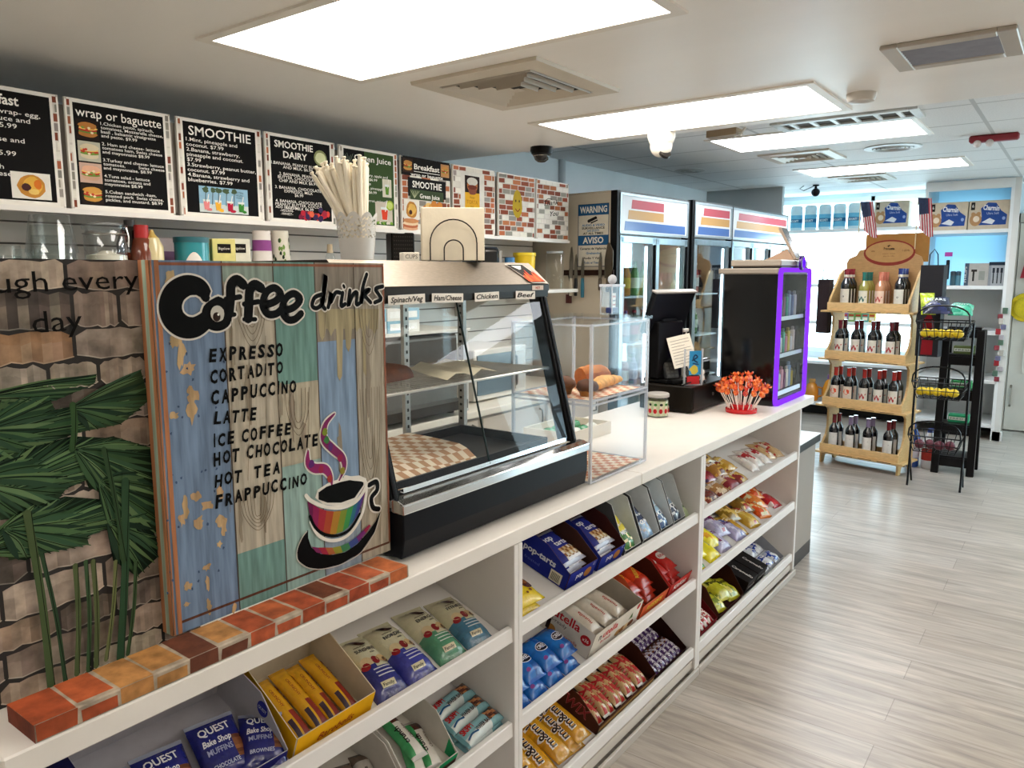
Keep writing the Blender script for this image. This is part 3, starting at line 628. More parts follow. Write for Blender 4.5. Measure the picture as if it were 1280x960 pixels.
# "drinks" in brush script
st([(401, 368), (392, 372), (389, 382), (395, 385), (402, 376), (406, 344), (402, 378), (405, 386)], 5.4, BLK, outline=3.5)
st([(409, 384), (413, 366), (412, 378), (418, 366), (424, 366)], 5.4, BLK, outline=3.5)
st([(427, 366), (425, 382), (430, 380)], 5.4, BLK, outline=3.5); st([(428, 357), (429, 359)], 4, BLK, outline=3.5)
st([(436, 363), (434, 382), (440, 368), (445, 366), (444, 380), (448, 379)], 5.4, BLK, outline=3.5)
st([(457, 343), (452, 360), (450, 380), (453, 366), (461, 362), (455, 369), (462, 378)], 5.4, BLK, outline=3.5)
st([(477, 358), (468, 361), (472, 368), (475, 374), (467, 378)], 5.4, BLK, outline=3.5)
p.ell(*on(270, 392), 8.2*K, 8.8*K, 'c9c4ba', .0030); p.ell(*on(269, 396), 4.6*K, 5*K, '32221c', .0034); p.ell(*on(271, 393), 1.4*K, 1.4*K, 'e8e4dc', .0037)
for s, A, B, hgt in (('EXPRESSO', (259, 452), (354, 444), 14), ('CORTADITO', (261, 479), (354, 466), 13.5), ('CAPPUCCINO', (262, 505), (371, 489), 14), ('LATTE', (265, 530), (321, 524), 13.5), ('ICE COFFEE', (265, 558), (364, 542), 13.5), ('HOT CHOCOLATE', (265, 582), (398, 556), 14), ('HOT  TEA', (266, 609), (350, 590), 13.5), ('FRAPPUCCINO', (267, 635), (384, 604), 13.5)):
    a, b = on(*A), on(*B); W = math.hypot(b[0]-a[0], b[1]-a[1]); n_ = len(s); adv = W/n_; ang = math.atan2(b[1]-a[1], b[0]-a[0])
    x = 0; wid = [(.45 if c == 'I' else .55 if c == ' ' else 1.0) for c in s]; tot = sum(wid)
    for c, w_ in zip(s, wid):
        cw = W*w_/tot
        if c != ' ':
            u = x+cw/2; p.text(c, a[0]+u*math.cos(ang), a[1]+u*math.sin(ang)+random.uniform(-.6, .6)*K, hgt*K*random.uniform(.95, 1.05), BLK, .0018, fat=.042, width=cw*(.80 if c != 'I' else .5), rot=ang+random.uniform(-.05, .05), shear=.12)
        x += cw
p.build('lettering', 'print', t, smooth=0)
# the rainbow cup
p = PM(F)
def pol(pts, col, z): p.poly2([on(*q) for q in pts], col, z)
CUPX = .0016
st([(417, 517), (406, 530), (404, 548), (414, 560), (427, 572), (429, 586), (423, 600)], lambda u: 2+9*math.sin(3.1*min(1, u*1.05)), '7a2a5a', outline=4)
st([(384, 563), (384, 578), (392, 585), (405, 586), (412, 596), (414, 608)], lambda u: 2+10*math.sin(3.1*min(1, u*1.05)), '8a2a62', outline=4)
for (x, y, c) in ((405, 540, '7a8a30'), (407, 550, '3f7a44'), (412, 558, '5a2f6a'), (424, 572, '8f2a4a'), (427, 588, '8a8030'), (388, 580, '5a2a6a'), (400, 586, '9a2a4c'), (411, 598, 'a03a34')):
    p.ell(*on(x, y), 4.2*K, 5*K, c, .0026, 10, .2)
st([(381, 619), (388, 626), (405, 633), (425, 634), (444, 626), (456, 608), (453, 600), (440, 598), (430, 596)], 5, 'e2ddd3', .0024, 0)
pol([(456, 605), (457, 598), (448, 594), (430, 596), (410, 603), (396, 612), (393, 622), (403, 630), (424, 633), (443, 626)], 'e2ddd3', .0020)
pol([(453, 606), (453, 600), (444, 598), (425, 602), (407, 608), (397, 615), (397, 624), (408, 628), (425, 628), (442, 622)], BLK, .0028)
N_ = 12; top = [(383, 626), (390, 630), (398, 635), (407, 638), (416, 639), (425, 638), (433, 636), (441, 631), (447, 625), (452, 619), (455, 613), (457, 607)]
bot = [(386, 643), (390, 652), (396, 660), (403, 665), (411, 668), (419, 667), (427, 664), (434, 659), (440, 652), (446, 643), (451, 631), (456, 613)]
cols = ['6a1f4a', '8a2450', 'a02c3a', 'a8482e', 'a87a30', '7a8a34', '3f8a4a', '2f6a7a', '3c4a86', '5a347a', '7a2a5a', '8a2444']
for i in range(N_-1): pol([top[i], bot[i], bot[i+1], top[i+1]], cols[i], .0024)
st([(386, 645), (392, 658), (403, 667), (420, 669), (436, 661), (448, 642)], 4, BLK, .0026, 0)
st([(387, 652), (396, 668), (410, 675), (426, 673), (440, 662), (452, 640), (457, 612)], 4.5, 'e2ddd3', .0022, 0)
st([(460, 606), (469, 602), (470, 612), (463, 622), (465, 634), (472, 636)], 7, BLK, .0022, 4.5)
sa = [(382, 664), (376, 672), (370, 687), (371, 700), (383, 709), (400, 711), (425, 705), (450, 690), (467, 665), (474, 642)]
sb = [(384, 662), (384, 672), (388, 684), (400, 692), (415, 693), (430, 690), (445, 680), (458, 666), (468, 652), (474, 640)]
for i in range(9): pol([sb[i], sa[i], sa[i+1], sb[i+1]], BLK, .0026)
cs = ['7a2a5a', '9a2a3e', 'a8603a', '8a8a34', '3f7a52', '3c4a86', '6a2a6a', '8a2444']
m1 = [(388, 683), (396, 684), (405, 684), (414, 684), (424, 682), (434, 678), (444, 671), (453, 662), (460, 655)]
m2_ = [(394, 690), (402, 692), (410, 693), (418, 692), (427, 690), (437, 685), (447, 677), (456, 666), (462, 657)]
for i in range(8): pol([m1[i], m2_[i], m2_[i+1], m1[i+1]], cs[i], .0032)
st(sa, 1.2, 'c9c4ba', .0024, 0)
p.build('cup_print', 'print', t, smooth=0)
# ================================================================ STONE PANEL
random.seed(5)
PY = 1.2745; GX0, GX1, GZ0, GZ1 = .20, .745, .947, 1.626
t = thing('stone_panel', 'printed stone wall panel with painted palms and the words every day', 'panel', (0, 0, 0))
PM().box(GX0, PY, GZ0, GX1, PY+.02, GZ1, '1d1815').build('board', 'matte', t, smooth=0)
p = PM(front(0, PY-.0006, 0)); z = GZ0
heights = [.035, .05, .045, .06, .05, .07, .055, .05, .06, .045, .05, .06, .055, .05, .05]
base = ['8a7a6f', 'a08f82', '6e625a', 'ac9a8b', '554b45', 'b5a595', '7d6c62', '463e39', '97826f']
for hk, h in enumerate(heights):
    x = GX0-random.uniform(0, .1); z1 = min(z+h, GZ1)
    if z >= GZ1: break
    while x < GX1:
        ln = random.uniform(.07, .20)
        a, b = max(x, GX0), min(x+ln-.006, GX1)
        if b-a > .012:
            c = vary(random.choice(base), .15)
            if 1.46 < z+h/2 < 1.52 and b < .62: c = H('96704e')
            elif 1.37 < z < 1.48: c = vary('9d9183', .1)
            n = 10; wob = lambda: random.uniform(-.003, .003)
            bt = [(a+(b-a)*i/n, z+.0022+wob()) for i in range(n+1)]; tp = [(a+(b-a)*i/n, z1-.0022+wob()) for i in range(n+1)]
            bt[0] = (bt[0][0], bt[0][1]+.006); bt[-1] = (bt[-1][0], bt[-1][1]+.006); tp[0] = (tp[0][0], tp[0][1]-.006); tp[-1] = (tp[-1][0], tp[-1][1]-.006)
            hi = mix(c, 'e6dccc', .25)
            for i in range(n):
                m0 = (bt[i][0], bt[i][1]*.35+tp[i][1]*.65+wob()); m1_ = (bt[i+1][0], bt[i+1][1]*.35+tp[i+1][1]*.65)
                cc = mix(c, vary(random.choice(base), .2), .35)
                p.poly2([bt[i], bt[i+1], m1_, m0], cc, 0); p.poly2([m0, m1_, tp[i+1], tp[i]], mix(cc, c, .5), 0)
            p.stroke([(q[0], q[1]+.001) for q in bt], .002, hi, .0003, smooth=False)
        x += ln
    z = z1
p.build('stone_print', 'stone', t, smooth=0)
p = PM(front(0, PY-.0012, 0))
def onp(px, py): v = at(px, py, y=PY); return (v.x, v.z)
def leaf(pts, col, k):
    P = [onp(*q) for q in pts]; p.poly2(P, mix(vary(col, .15), '101810', .45), .0002*k)
    a = Vector(P[0]); L = [Vector(q) for q in P[1:]]; dense = []
    for i in range(len(L)-1):
        for j in range(5): dense.append(L[i].lerp(L[i+1], j/5))
    for i, q in enumerate(dense):
        c = vary(['3b5738', '2c4430', '4c6844', '24382a', '5d774f', '35503a'][(i*5+k) % 6], .18); m_ = a.lerp(q, .55)+Vector((random.uniform(-.004, .004), random.uniform(-.004, .004)))
        p.stroke([tuple(a.lerp(q, .06)), tuple(m_), tuple(q)], (lambda d: (lambda u: .0012+d*math.sin(3.1*min(1, u+.05))))(random.uniform(.004, .010)), c, .0002*k+.00004)
        if i % 3 == 0: p.stroke([tuple(a.lerp(q, .1)), tuple(m_+Vector((.002, .001))), tuple(q)], .0012, '0f160f', .0002*k+.0004)
G = ['263a28', '1d2e20', '33482f', '42573c', '1a2a22', '3a4f38']
for k, L in enumerate((
    [(-40, 500), (10, 490), (80, 478), (120, 468), (118, 480), (70, 500), (0, 520)], [(-60, 560), (20, 520), (90, 508), (160, 500), (176, 512), (100, 540), (10, 570)],
    [(-30, 540), (0, 500), (60, 495), (72, 520), (40, 560), (-10, 600)], [(85, 510), (140, 480), (175, 462), (186, 500), (150, 530), (100, 540)],
    [(-20, 620), (30, 560), (90, 545), (150, 548), (182, 560), (130, 590), (50, 625)], [(-40, 600), (-10, 560), (50, 575), (90, 600), (60, 640), (0, 650)],
    [(90, 560), (140, 545), (190, 560), (196, 610), (150, 620), (110, 610)], [(-30, 690), (20, 640), (80, 620), (140, 625), (170, 640), (110, 670), (30, 700)],
    [(120, 600), (170, 590), (200, 620), (200, 660), (160, 690), (130, 660)], [(0, 660), (40, 630), (100, 640), (110, 680), (60, 690), (10, 700)], [(130, 650), (180, 640), (202, 690), (170, 720), (140, 700)])):
    leaf(L, G[k % 6], 1+k)
for k, (a, b, wd, c) in enumerate((((30, 640), (60, 855), 7, '4a5a3a'), ((48, 690), (78, 850), 4, '2f4630'), ((90, 705), (92, 840), 5, '55623f'), ((103, 700), (106, 835), 4, '3a5236'), ((112, 700), (116, 830), 5, '5a6642'), ((152, 600), (146, 820), 8, '2f4a34'), ((140, 700), (128, 822), 4, '6a7048'), ((165, 700), (155, 815), 4, '41583a'), ((125, 560), (150, 700), 5, '33482f'), ((86, 505), (85, 560), 6, '35502f'))):
    A, B = onp(*a), onp(*b); p.stroke([A, ((A[0]+B[0])/2+.004, (A[1]+B[1])/2), B], wd*K, vary(c, .1), .0030+.0002*k)
    p.stroke([(A[0]+wd*K*.5, A[1]), (B[0]+wd*K*.5, B[1])], .0012, '151c12', .0031+.0002*k)
p.M = front(0, PY-.0042, 0)
for s, A, B, hh in (('enough every', (-95, 372), (172, 358), 19), ('day', (40, 418), (102, 410), 20)):
    a, b = onp(*A), onp(*B); p.text(s, (a[0]+b[0])/2, (a[1]+b[1])/2, hh*K, '0d0b0a', 0, fat=.0, width=b[0]-a[0], rot=.02)
p.build('palm_print', 'print', t, smooth=0)
# ================================================================ BRICK LEDGE
t = thing('brick_ledge', 'faux brick ledge in rust and tan along the counter front', 'ledge', (0, 0, 0))
LX0, LX1, LY0, LY1, LZ0, LZ1 = .407, 1.103, 1.1365, 1.229, .9465, .974
PM().box(LX0, LY0, LZ0, LX1+.055, LY1, LZ1, 'a89a88').build('core', 'stone', t, smooth=0, bevel=.002)
p = PM(); cl = ['9a4828', 'a6522e', 'b07c48', 'b27e48', '5e3524', 'b07e4a', 'a24e2e', 'ac5a34', '9e4829', '64331f', '984226', 'a85634', 'aa5c33']
n = len(cl); wd = (LX1-LX0+.05)/n
for i, c in enumerate(cl):
    a, b = LX0+i*wd+(.006 if i else 0), LX0+(i+1)*wd; y0 = LY0+(.010 if i % 2 else -.0)
    zt = LZ1+.0006
    j = lambda: random.uniform(-.0015, .0015)
    p.poly([(a+j(), y0+.001, zt), (b+j(), y0+.001+j(), zt), (b+j(), (y0+LY1)/2, zt), (b+j(), LY1-.001, zt), (a+j(), LY1-.001, zt), (a+j(), (y0+LY1)/2, zt)], vary(c, .08))
    c2 = c if not i % 2 else cl[i-1]
    p.poly([(a+j(), LY0-.0006, LZ0+.002), (b+j(), LY0-.0006, LZ0+.002), (b+j(), LY0-.0006, LZ1-(.007 if i % 2 else 0)), (a+j(), LY0-.0006, LZ1-(.007 if i % 2 else 0))], vary(c2, .10))
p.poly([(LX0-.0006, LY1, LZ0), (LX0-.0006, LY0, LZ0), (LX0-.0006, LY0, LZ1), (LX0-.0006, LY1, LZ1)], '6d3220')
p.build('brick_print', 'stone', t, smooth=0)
# ================================================================ HEATED DISPLAY CASE
random.seed(21)
X0, X1 = 1.205, 2.015
t = thing('display_case', 'black and steel heated display case with slanted glass on the counter', 'display case', (0, 0, 0))
def xprism(p, prof, xa, xb, col):   # profile in (y, z), extruded along x
    M0 = p.M; p.M = M0 @ frame((0, 0, 0), (0, 1, 0), (0, 0, 1)); p.prism(prof, xa, xb, col); p.M = M0
p = PM(); xprism(p, [(1.205, .955), (1.197, 1.0), (1.197, 1.062), (1.70, 1.062), (1.70, .955)], X0, X1, '0b0d13'); p.build('base', 'dark', t, smooth=0, bevel=.003)
for x in (X0+.06, X1-.06):
    for y in (1.25, 1.65): PM().lathe([(.02, CT+.0005), (.022, .956)], 12, '101010', x, y).build('foot', 'dark', t)
p = PM(); xprism(p, [(1.192, 1.062), (1.192, 1.085), (1.212, 1.093), (1.232, 1.093), (1.232, 1.062)], X0-.003, X1+.003, 'd4d8dc'); p.build('chrome_trim', 'chrome', t, smooth=0, bevel=.003, seg=2)
p = PM(); p.box(X0+.02, 1.236, 1.063, X1-.02, 1.69, 1.072, 'a9a59f'); p.build('deck', 'brushed', t, smooth=0)
p = PM(); xprism(p, [(1.255, 1.095), (1.245, 1.105), (1.243, 1.094)], X0+.05, X1-.05, 'dfe4e8'); p.build('glass_rail', 'chrome', t, smooth=0)
# slanted corner posts
for x, nm in ((X0, 0), (X1-.032, 1)):
    q = PM(); xprism(q, [(1.236, 1.088), (1.352, 1.535), (1.402, 1.535), (1.290, 1.088)], x, x+.032, '0d0d0e'); xprism(q, [(1.236, 1.088), (1.352, 1.535), (1.346, 1.535), (1.230, 1.088)], x+.010, x+.022, '26282c')
    q.build('corner_post', 'dark', t, smooth=0, bevel=.003)
    q = PM(); q.box(x+.008, 1.675, 1.072, x+.024, 1.70, 1.535, '8d8a86')
    z = 1.11
    while z < 1.52: q.box(x+.006 if nm else x+.0245, 1.683, z, x+.0075 if nm else x+.0255, 1.692, z+.008, '1b1a19'); z += .024
    q.build('rear_post', 'brushed', t, smooth=0)
    q = PM(); xx = x+.016; q.add([(xx, 1.29, 1.09), (xx, 1.675, 1.09), (xx, 1.675, 1.535), (xx, 1.40, 1.535)], [(0, 1, 2, 3)], 'ffffff'); q.build('side_glass', 'caseglass', t, smooth=0)
def slope(u, off=0): return (1.246+u*(1.358-1.246)-off*.97, 1.098+u*(1.534-1.098)+off*.25)
XM = X0+.47*(X1-X0)
for a, b in ((X0+.034, XM-.001), (XM+.001, X1-.034)):
    y0, z0 = slope(0); y1, z1 = slope(1); q = PM(); q.add([(a, y0, z0), (b, y0, z0), (b, y1, z1), (a, y1, z1)], [(0, 1, 2, 3)], 'ffffff'); q.build('front_glass', 'caseglass', t, smooth=0)
q = PM(); q.bar((XM, slope(0)[0], slope(0)[1]), (XM, slope(1)[0], slope(1)[1]), .003, .005, '22302f'); q.build('glass_seam', 'dark', t, smooth=0)
# hood
p = PM(); xprism(p, [(1.350, 1.532), (1.347, 1.572), (1.425, 1.637), (1.715, 1.637), (1.715, 1.532)], X0-.004, X1+.004, '26221f'); p.build('hood', 'dark', t, smooth=0, bevel=.002)
p = PM(); p.add([(X0-.0035, 1.3475, 1.5735), (X1+.0035, 1.3475, 1.5735), (X1+.0035, 1.4245, 1.6378), (X0-.0035, 1.4245, 1.6378)], [(0, 1, 2, 3)], '93897d'); p.build('hood_panel', 'brushed', t, smooth=0)
p = PM(front(0, 1.3462, 0)); p.rect(X0-.003, 1.552, X1+.003, 1.571, '2c2825'); p.build('fascia_strip', 'dark', t, smooth=0)
FS = frame((0, 1.3467, 1.5742), (1, 0, 0), (0, .077, .0643))
p = PM(FS); a = X1-.135
p.poly2([(a, .092), (a+.09, .092), (a+.132, .002), (a+.052, .002)], 'cfc6ba', .0012); p.poly2([(a+.004, .089), (a+.088, .089), (a+.127, .005), (a+.054, .005)], '1d1a18', .0016)
p.poly2([(a+.022, .082), (a+.072, .082), (a+.058, .066), (a+.047, .064)], 'd8d2c8', .0020)
for k in range(6): x = a+.036+.013*k; p.poly2([(x-.006+.01, .008), (x+.022, .008), (x+.006, .04+.012*(k % 3)), (x-.002, .028)], ['d9502a', 'e2622e', 'cf4426'][k % 3], .0022+.0001*k)
p.build('flame_sticker', 'print', t, smooth=0)
for k, (s, px, w_) in enumerate((('Spinach/Veg', 509, .13), ('Ham/Cheese', 560, .125), ('Chicken', 609, .11), ('Beef', 657, .10))):
    x = at(px, 380, y=1.345).x; p = PM(front(x, 1.3450, 1.541) @ Matrix.Rotation(.02*(-1)**k, 4, 'Z'))
    p.rect(-w_/2, -.012, w_/2, .012, 'e6e0d6'); p.text(s, 0, -.006, .013, '15120f', .0005, fat=.02, width=w_*.88, shear=.25); p.build('name_tag', 'print', t, smooth=0)
p = PM(front(X1-.06, 1.3450, 1.562)); p.rect(-.03, -.007, .03, .007, 'd9c8bb'); p.text('HOT', 0, -.004, .008, 'a8352a', .0005, fat=.02); p.build('name_tag', 'print', t, smooth=0)
# wire shelf inside, rear doors
ZR = 1.315
p = PM(); p.tube([(X0+.03, 1.318, ZR), (X1-.04, 1.318, ZR)], .004, 'c9c6c0', 6); p.tube([(X0+.03, 1.655, ZR), (X1-.04, 1.655, ZR)], .004, 'c9c6c0', 6)
for x in (X0+.03, X0+.40, X1-.04): p.tube([(x, 1.318, ZR-.004), (x, 1.655, ZR-.004)], .003, 'b9b6b0', 5)
n_ = 40
for k in range(n_): x = X0+.035+(X1-X0-.08)*k/(n_-1); p.tube([(x, 1.318, ZR+.003), (x, 1.655, ZR+.003)], .0016, 'c4c1bb', 4)
p.build('wire_shelf', 'metal', t)
for x in (1.44, 1.70):
    q = PM(); q.box(x, 1.668, 1.073, x+.022, 1.682, 1.532, 'b5b1aa'); z = 1.10
    while z < 1.51: q.box(x+.008, 1.6665, z, x+.014, 1.669, z+.010, '3a3835'); z += .026
    q.build('rack_upright', 'brushed', t, smooth=0)
for a, b in ((X0+.02, 1.62), (1.58, X1-.02)):
    q = PM(); q.box(a, 1.702, 1.08, b, 1.706, 1.53, 'ffffff'); q.build('rear_door', 'caseglass', t, smooth=0)
    q = PM(); q.box(a, 1.700, 1.075, b, 1.712, 1.095, '77736e'); q.box(a, 1.700, 1.515, b, 1.712, 1.533, '77736e'); q.box(a, 1.70, 1.095, a+.015, 1.712, 1.515, '77736e'); q.build('door_frame', 'satin', t, smooth=0)
# food in the case
def loaf(c, L_, w_, h_, col, label, rz=0, name='bread_loaf'):
    p = PM(); n = 10; v = []; fs = []
    for i in range(n+1):
        u = i/n; x = (u-.5)*L_; k = (1-abs(2*u-1)**3)**.5
        for j in range(9):
            a = math.pi*j/8; v.append((x, math.cos(a)*w_/2*k, math.sin(a)*h_*k*(1+random.uniform(-.06, .06))))
    for i in range(n):
        for j in range(8): fs.append((i*9+j, (i+1)*9+j, (i+1)*9+j+1, i*9+j+1))
        fs.append((i*9+8, (i+1)*9+8, (i+1)*9, i*9))
    p.add(v, fs, [vary(col, .15) for _ in fs]); return tag(p.build(name, 'bread', loc=c, rot=(0, 0, rz), smooth=60), label, 'bread')
loaf((1.40, 1.50, ZR+.0055), .34, .11, .045, '6b3a1c', 'long brown loaf on the wire shelf inside the display case', .1)
p = PM(); n = 6; v = []; fs = []
for i in range(n+1):
    for j in range(4): v.append((1.53+.22*i/n+.02*j, 1.345+.085*j, ZR+.008+.018*math.sin(i*1.1+j*.5)**2))
for i in range(n):
    for j in range(3): fs.append((i*4+j, (i+1)*4+j, (i+1)*4+j+1, i*4+j+1))
p.add(v, fs, 'd8cdb2'); tag(p.build('lamp_reflection_sheet', 'paper', smooth=60), 'cream sheet standing in for the ceiling lamp reflection in the display case', 'paper')  # cream sheet shaped as the ceiling lamp's reflection in the case glass
p = PM(); n, m = 18, 10; v = []; fs = []; cs = []
for i in range(n+1):
    for j in range(m+1):
        u, w_ = i/n, j/m; fold = max(0, .35-w_)/.35
        v.append((1.245+.42*u, 1.285+.34*w_+.02*fold*u, 1.118-.030*fold*(1+u)+.006*math.sin(5*u+3*w_)))
for i in range(n):
    for j in range(m): fs.append((i*(m+1)+j, (i+1)*(m+1)+j, (i+1)*(m+1)+j+1, i*(m+1)+j+1)); cs.append(vary('b98d6a' if (i+j) % 2 else 'e2d3bd', .08))
p.add(v, fs, cs); tag(p.build('checked_paper', 'paper', smooth=60), 'brown and cream checked paper draped over the tray inside the display case', 'paper')
t = thing('food_tray', 'shallow dark metal tray on the floor of the display case', 'tray', (1.58, 1.45, 1.0725))
PM().box(-.35, -.16, 0, .35, .19, .006, '2b2c2f').build('tray_floor', 'dark', t, smooth=0)
for q in ((-.35, -.16, .35, -.152), (-.35, .182, .35, .19), (-.35, -.152, -.342, .182), (.342, -.152, .35, .182)): PM().box(q[0], q[1], .006, q[2], q[3], .034, '33353a').build('tray_side', 'dark', t, smooth=0)
# ---------------------------------------------------------------- napkins on top of the case
ZT = 1.6378
c = at(565, 328, z=ZT); c = Vector((1.66, 1.475, ZT)); c = at(566, 329, y=1.47)
t = thing('napkin_holder', 'wire napkin holder packed with cream napkins on the display case', 'napkin holder', (c.x, c.y, ZT), (0, 0, -.78))
p = PM()
for k in range(14): y = -.032+.0046*k; dx = random.uniform(-.003, .003); p.box(-.088+dx, y, .004, .088+dx, y+.0036, .150+random.uniform(-.004, .003), vary('e6dcc4', .04))
p.build('napkins', 'paper', t, smooth=0, bevel=.001)
for y, nm in ((-.040, 'front_wire'), (.040, 'back_wire')):
    for r_, nm2 in ((.066, ''), (.027, '')):
        pts = [(-r_, y, 0.004)]+[(-r_*math.cos(math.pi*k/16), y, (.052 if r_ > .05 else .034)+r_*math.sin(math.pi*k/16)) for k in range(17)]+[(r_, y, .004)]
        PM().tube(pts, .0019, '2a2522', 6).build(nm, 'dark', t)
for x in (-.07, .07): PM().tube([(x, -.04, .002), (x, .04, .002)], .002, '2a2522', 6).build('base_wire', 'dark', t)
# ---------------------------------------------------------------- straw pot
c = at(447, 327, y=1.47)
t = thing('straw_pot', 'white lace-edged metal pot holding paper straws above the coffee sign', 'pot', (c.x, c.y, ZT))
p = PM(); n = 84; rows = 15; rr = lambda z: .040+.012*z/.118
scal = lambda i: .100+.016*abs(math.sin(math.pi*i/(n/9)))**.8
v = []; fs = []
for r_ in range(rows+1):
    for i in range(n):
        z = .045+(scal(i)-.045)*r_/rows; a = 6.28318*i/n; v.append((rr(z)*math.cos(a), rr(z)*math.sin(a), z))
for r_ in range(rows):
    for i in range(n):
        q = i % (n//9 if n % 9 == 0 else 9); hole = (r_ in (2, 3, 5, 6, 8, 9, 11, 12)) and ((i+(r_//3)*2) % 4 in (1, 2)) and random.random() < .95
        if not hole: j = (i+1) % n; fs.append((r_*n+i, r_*n+j, (r_+1)*n+j, (r_+1)*n+i))
p.add(v, fs, 'd3d0ca'); p.build('lace_rim', 'satin', t)
p = PM(); p.lathe([(.0, .001), (rr(0), .001), (rr(.045), .045), (rr(.045)-.001, .045), (rr(0)-.001, .003)], 40, 'd3d0ca', cap=False); p.build('body', 'satin', t)
straw = None; random.seed(3)
R_ = CR.copy(); R_.z = 0; R_.normalize(); Q_ = Vector((-R_.y, R_.x, 0))
for k in range(46):
    fan = (k/45)**.75; lean = -.54+.60*fan+random.uniform(-.02, .02); dep = random.uniform(-.10, .10); base = Vector((c.x, c.y, ZT+.004))+R_*random.uniform(-.008, .020)+Q_*random.uniform(-.02, .02)
    if k < 4: base += R_*.018
    d_ = (R_*math.tan(lean)+Q_*dep+Vector((0, 0, 1))).normalized(); Ln = random.uniform(.222, .252) if k > 6 else random.uniform(.236, .256)
    zq = d_.to_track_quat('Z', 'Y').to_matrix().to_4x4(); Ms = T(*base) @ zq
    lab = 'white paper straw in the lace pot, %s' % ('leaning far to the left' if k < 6 else 'among the upright bundle')
    if straw is None:
        p = PM(); p.lathe([(.0052, 0), (.0055, .01), (.0055, .24), (.003, .246), (.006, .252), (.0035, .254)], 8, 'efe6d2'); straw = p.build('paper_straw', 'paper'); tag(straw, lab, 'straw', 'straws leaning left in the lace pot'); straw.matrix_basis = Ms
    else:
        o = straw.copy(); COL.objects.link(o); o.matrix_basis = Ms; o['label'] = lab
        o['group'] = 'straws leaning left in the lace pot' if k < 6 else 'upright straws in the lace pot'
    o = straw if k == 0 else o; o.scale = (1, 1, Ln/.254)
# ================================================================ CLEAR PASTRY CASE
AX0, AX1, AY0, AY1 = 2.03, 2.415, 1.195, 1.50
t = thing('pastry_case', 'two-tier clear acrylic pastry case beside the display case', 'pastry case', (0, 0, 0))
e_ = .005; zs = (.947, 1.205, 1.452)
for x, nm in ((AX0, 0), (AX1-e_, 1)): PM().box(x, AY0, .952, x+e_, AY1, 1.452, 'ffffff').build('side_panel', 'acrylic', t, smooth=0)
for y in (AY0, AY1-e_): PM().box(AX0+e_, y, .952, AX1-e_, y+e_, 1.452, 'ffffff').build('door_panel' if y > 1.3 else 'front_panel', 'acrylic', t, smooth=0)
for z, nm in ((.947, 'floor_panel'), (1.205, 'middle_shelf'), (1.452, 'lid')): PM().box(AX0 if nm != 'lid' else AX0-.01, AY0-(.008 if nm == 'lid' else 0), z, AX1+(.008 if nm == 'lid' else 0), AY1+(.008 if nm == 'lid' else 0), z+(.010 if nm == 'lid' else .006), 'f4f6fa').build(nm, 'acrylic', t, smooth=0)
p = PM()
for x in (AX0, AX1-.007):
    for y in (AY0, AY1-.007): PM().box(x-.001, y-.001, .953, x+.008, y+.008, 1.451, 'dfe3ea').build('corner_edge', 'edge', t, smooth=0)
for z in (.953, 1.198, 1.212, 1.446):
    for (a, b, c_, d_) in ((AX0, AY0-.001, AX1, AY0+.004), (AX0-.001, AY0, AX0+.004, AY1), (AX1-.004, AY0, AX1+.001, AY1), (AX0, AY1-.004, AX1, AY1+.001)): PM().box(a, b, z-.003, c_, d_, z+.003, 'dfe3ea').build('seam_edge', 'edge', t, smooth=0)
def muffin(c, r, label, cols=('8a5a2a', '6b4020')):
    t = thing('muffin', label, 'muffin', c); p = PM(); p.lathe([(r*.7, 0), (r*.95, r*.9), (r*.9, r*.95)], 24, vary(cols[0], .05)); p.build('cup', 'bread', t)
    p = PM(); p.sphere((0, 0, r*.95), r*1.12, cols[1], 16, 10, (1, 1, .62), .07); p.build('top', 'bread', t, smooth=70)
def cake(c, label, rz=0, s=1):
    p = PM(); L_, w_, h_ = .12*s, .075*s, .05*s; v = []; fs = []; n = 8
    for i in range(n+1):
        x = (i/n-.5)*L_
        for (y, z) in ((-w_*.42, 0), (-w_/2, h_*.6), (-w_*.42, h_*.95), (-w_*.15, h_*(1.25+.22*math.sin(3.14*i/n))), (w_*.15, h_*(1.25+.22*math.sin(3.14*i/n))), (w_*.42, h_*.95), (w_/2, h_*.6), (w_*.42, 0)):
            v.append((x*(.94 if z == 0 else 1), y+random.uniform(-.002, .002), z+(random.uniform(-.003, .003) if z else 0)))
    m = 8
    for i in range(n):
        for j in range(m): k = (j+1) % m; fs.append((i*m+j, (i+1)*m+j, (i+1)*m+k, i*m+k))
    fs += [tuple(range(m))[::-1], tuple(n*m+j for j in range(m))]
    cs = [mix('c9823c', 'a9602a', random.random()) if 2 <= (i % m) <= 4 else vary('9c5526', .1) for i in range(n*m)]+['a9602a']*2
    p.add(v, fs, cs); tag(p.build('cake_loaf', 'bread', loc=c, rot=(0, 0, rz), smooth=50), label, 'cake')
def sheet(c, w_, d_, label, a='c9805a', b='ecd9bd', nx=14, ny=11):
    p = PM(); v = []; fs = []; cs = []
    for i in range(nx+1):
        for j in range(ny+1): v.append((-w_/2+w_*i/nx, -d_/2+d_*j/ny, .0012+.0010*abs(math.sin(i*1.3+j*.7))))
    for i in range(nx):
        for j in range(ny): fs.append((i*(ny+1)+j, (i+1)*(ny+1)+j, (i+1)*(ny+1)+j+1, i*(ny+1)+j+1)); cs.append(vary(a if (i+j) % 2 else b, .06))
    p.add(v, fs, cs); tag(p.build('checked_paper', 'paper', loc=c, smooth=60), label, 'paper')
sheet((2.222, 1.348, .9535), .36, .27, 'orange checked paper lining the lower tier of the pastry case'); sheet((2.222, 1.348, 1.2115), .35, .27, 'orange checked paper lining the upper tier of the pastry case')
ZA = 1.2145
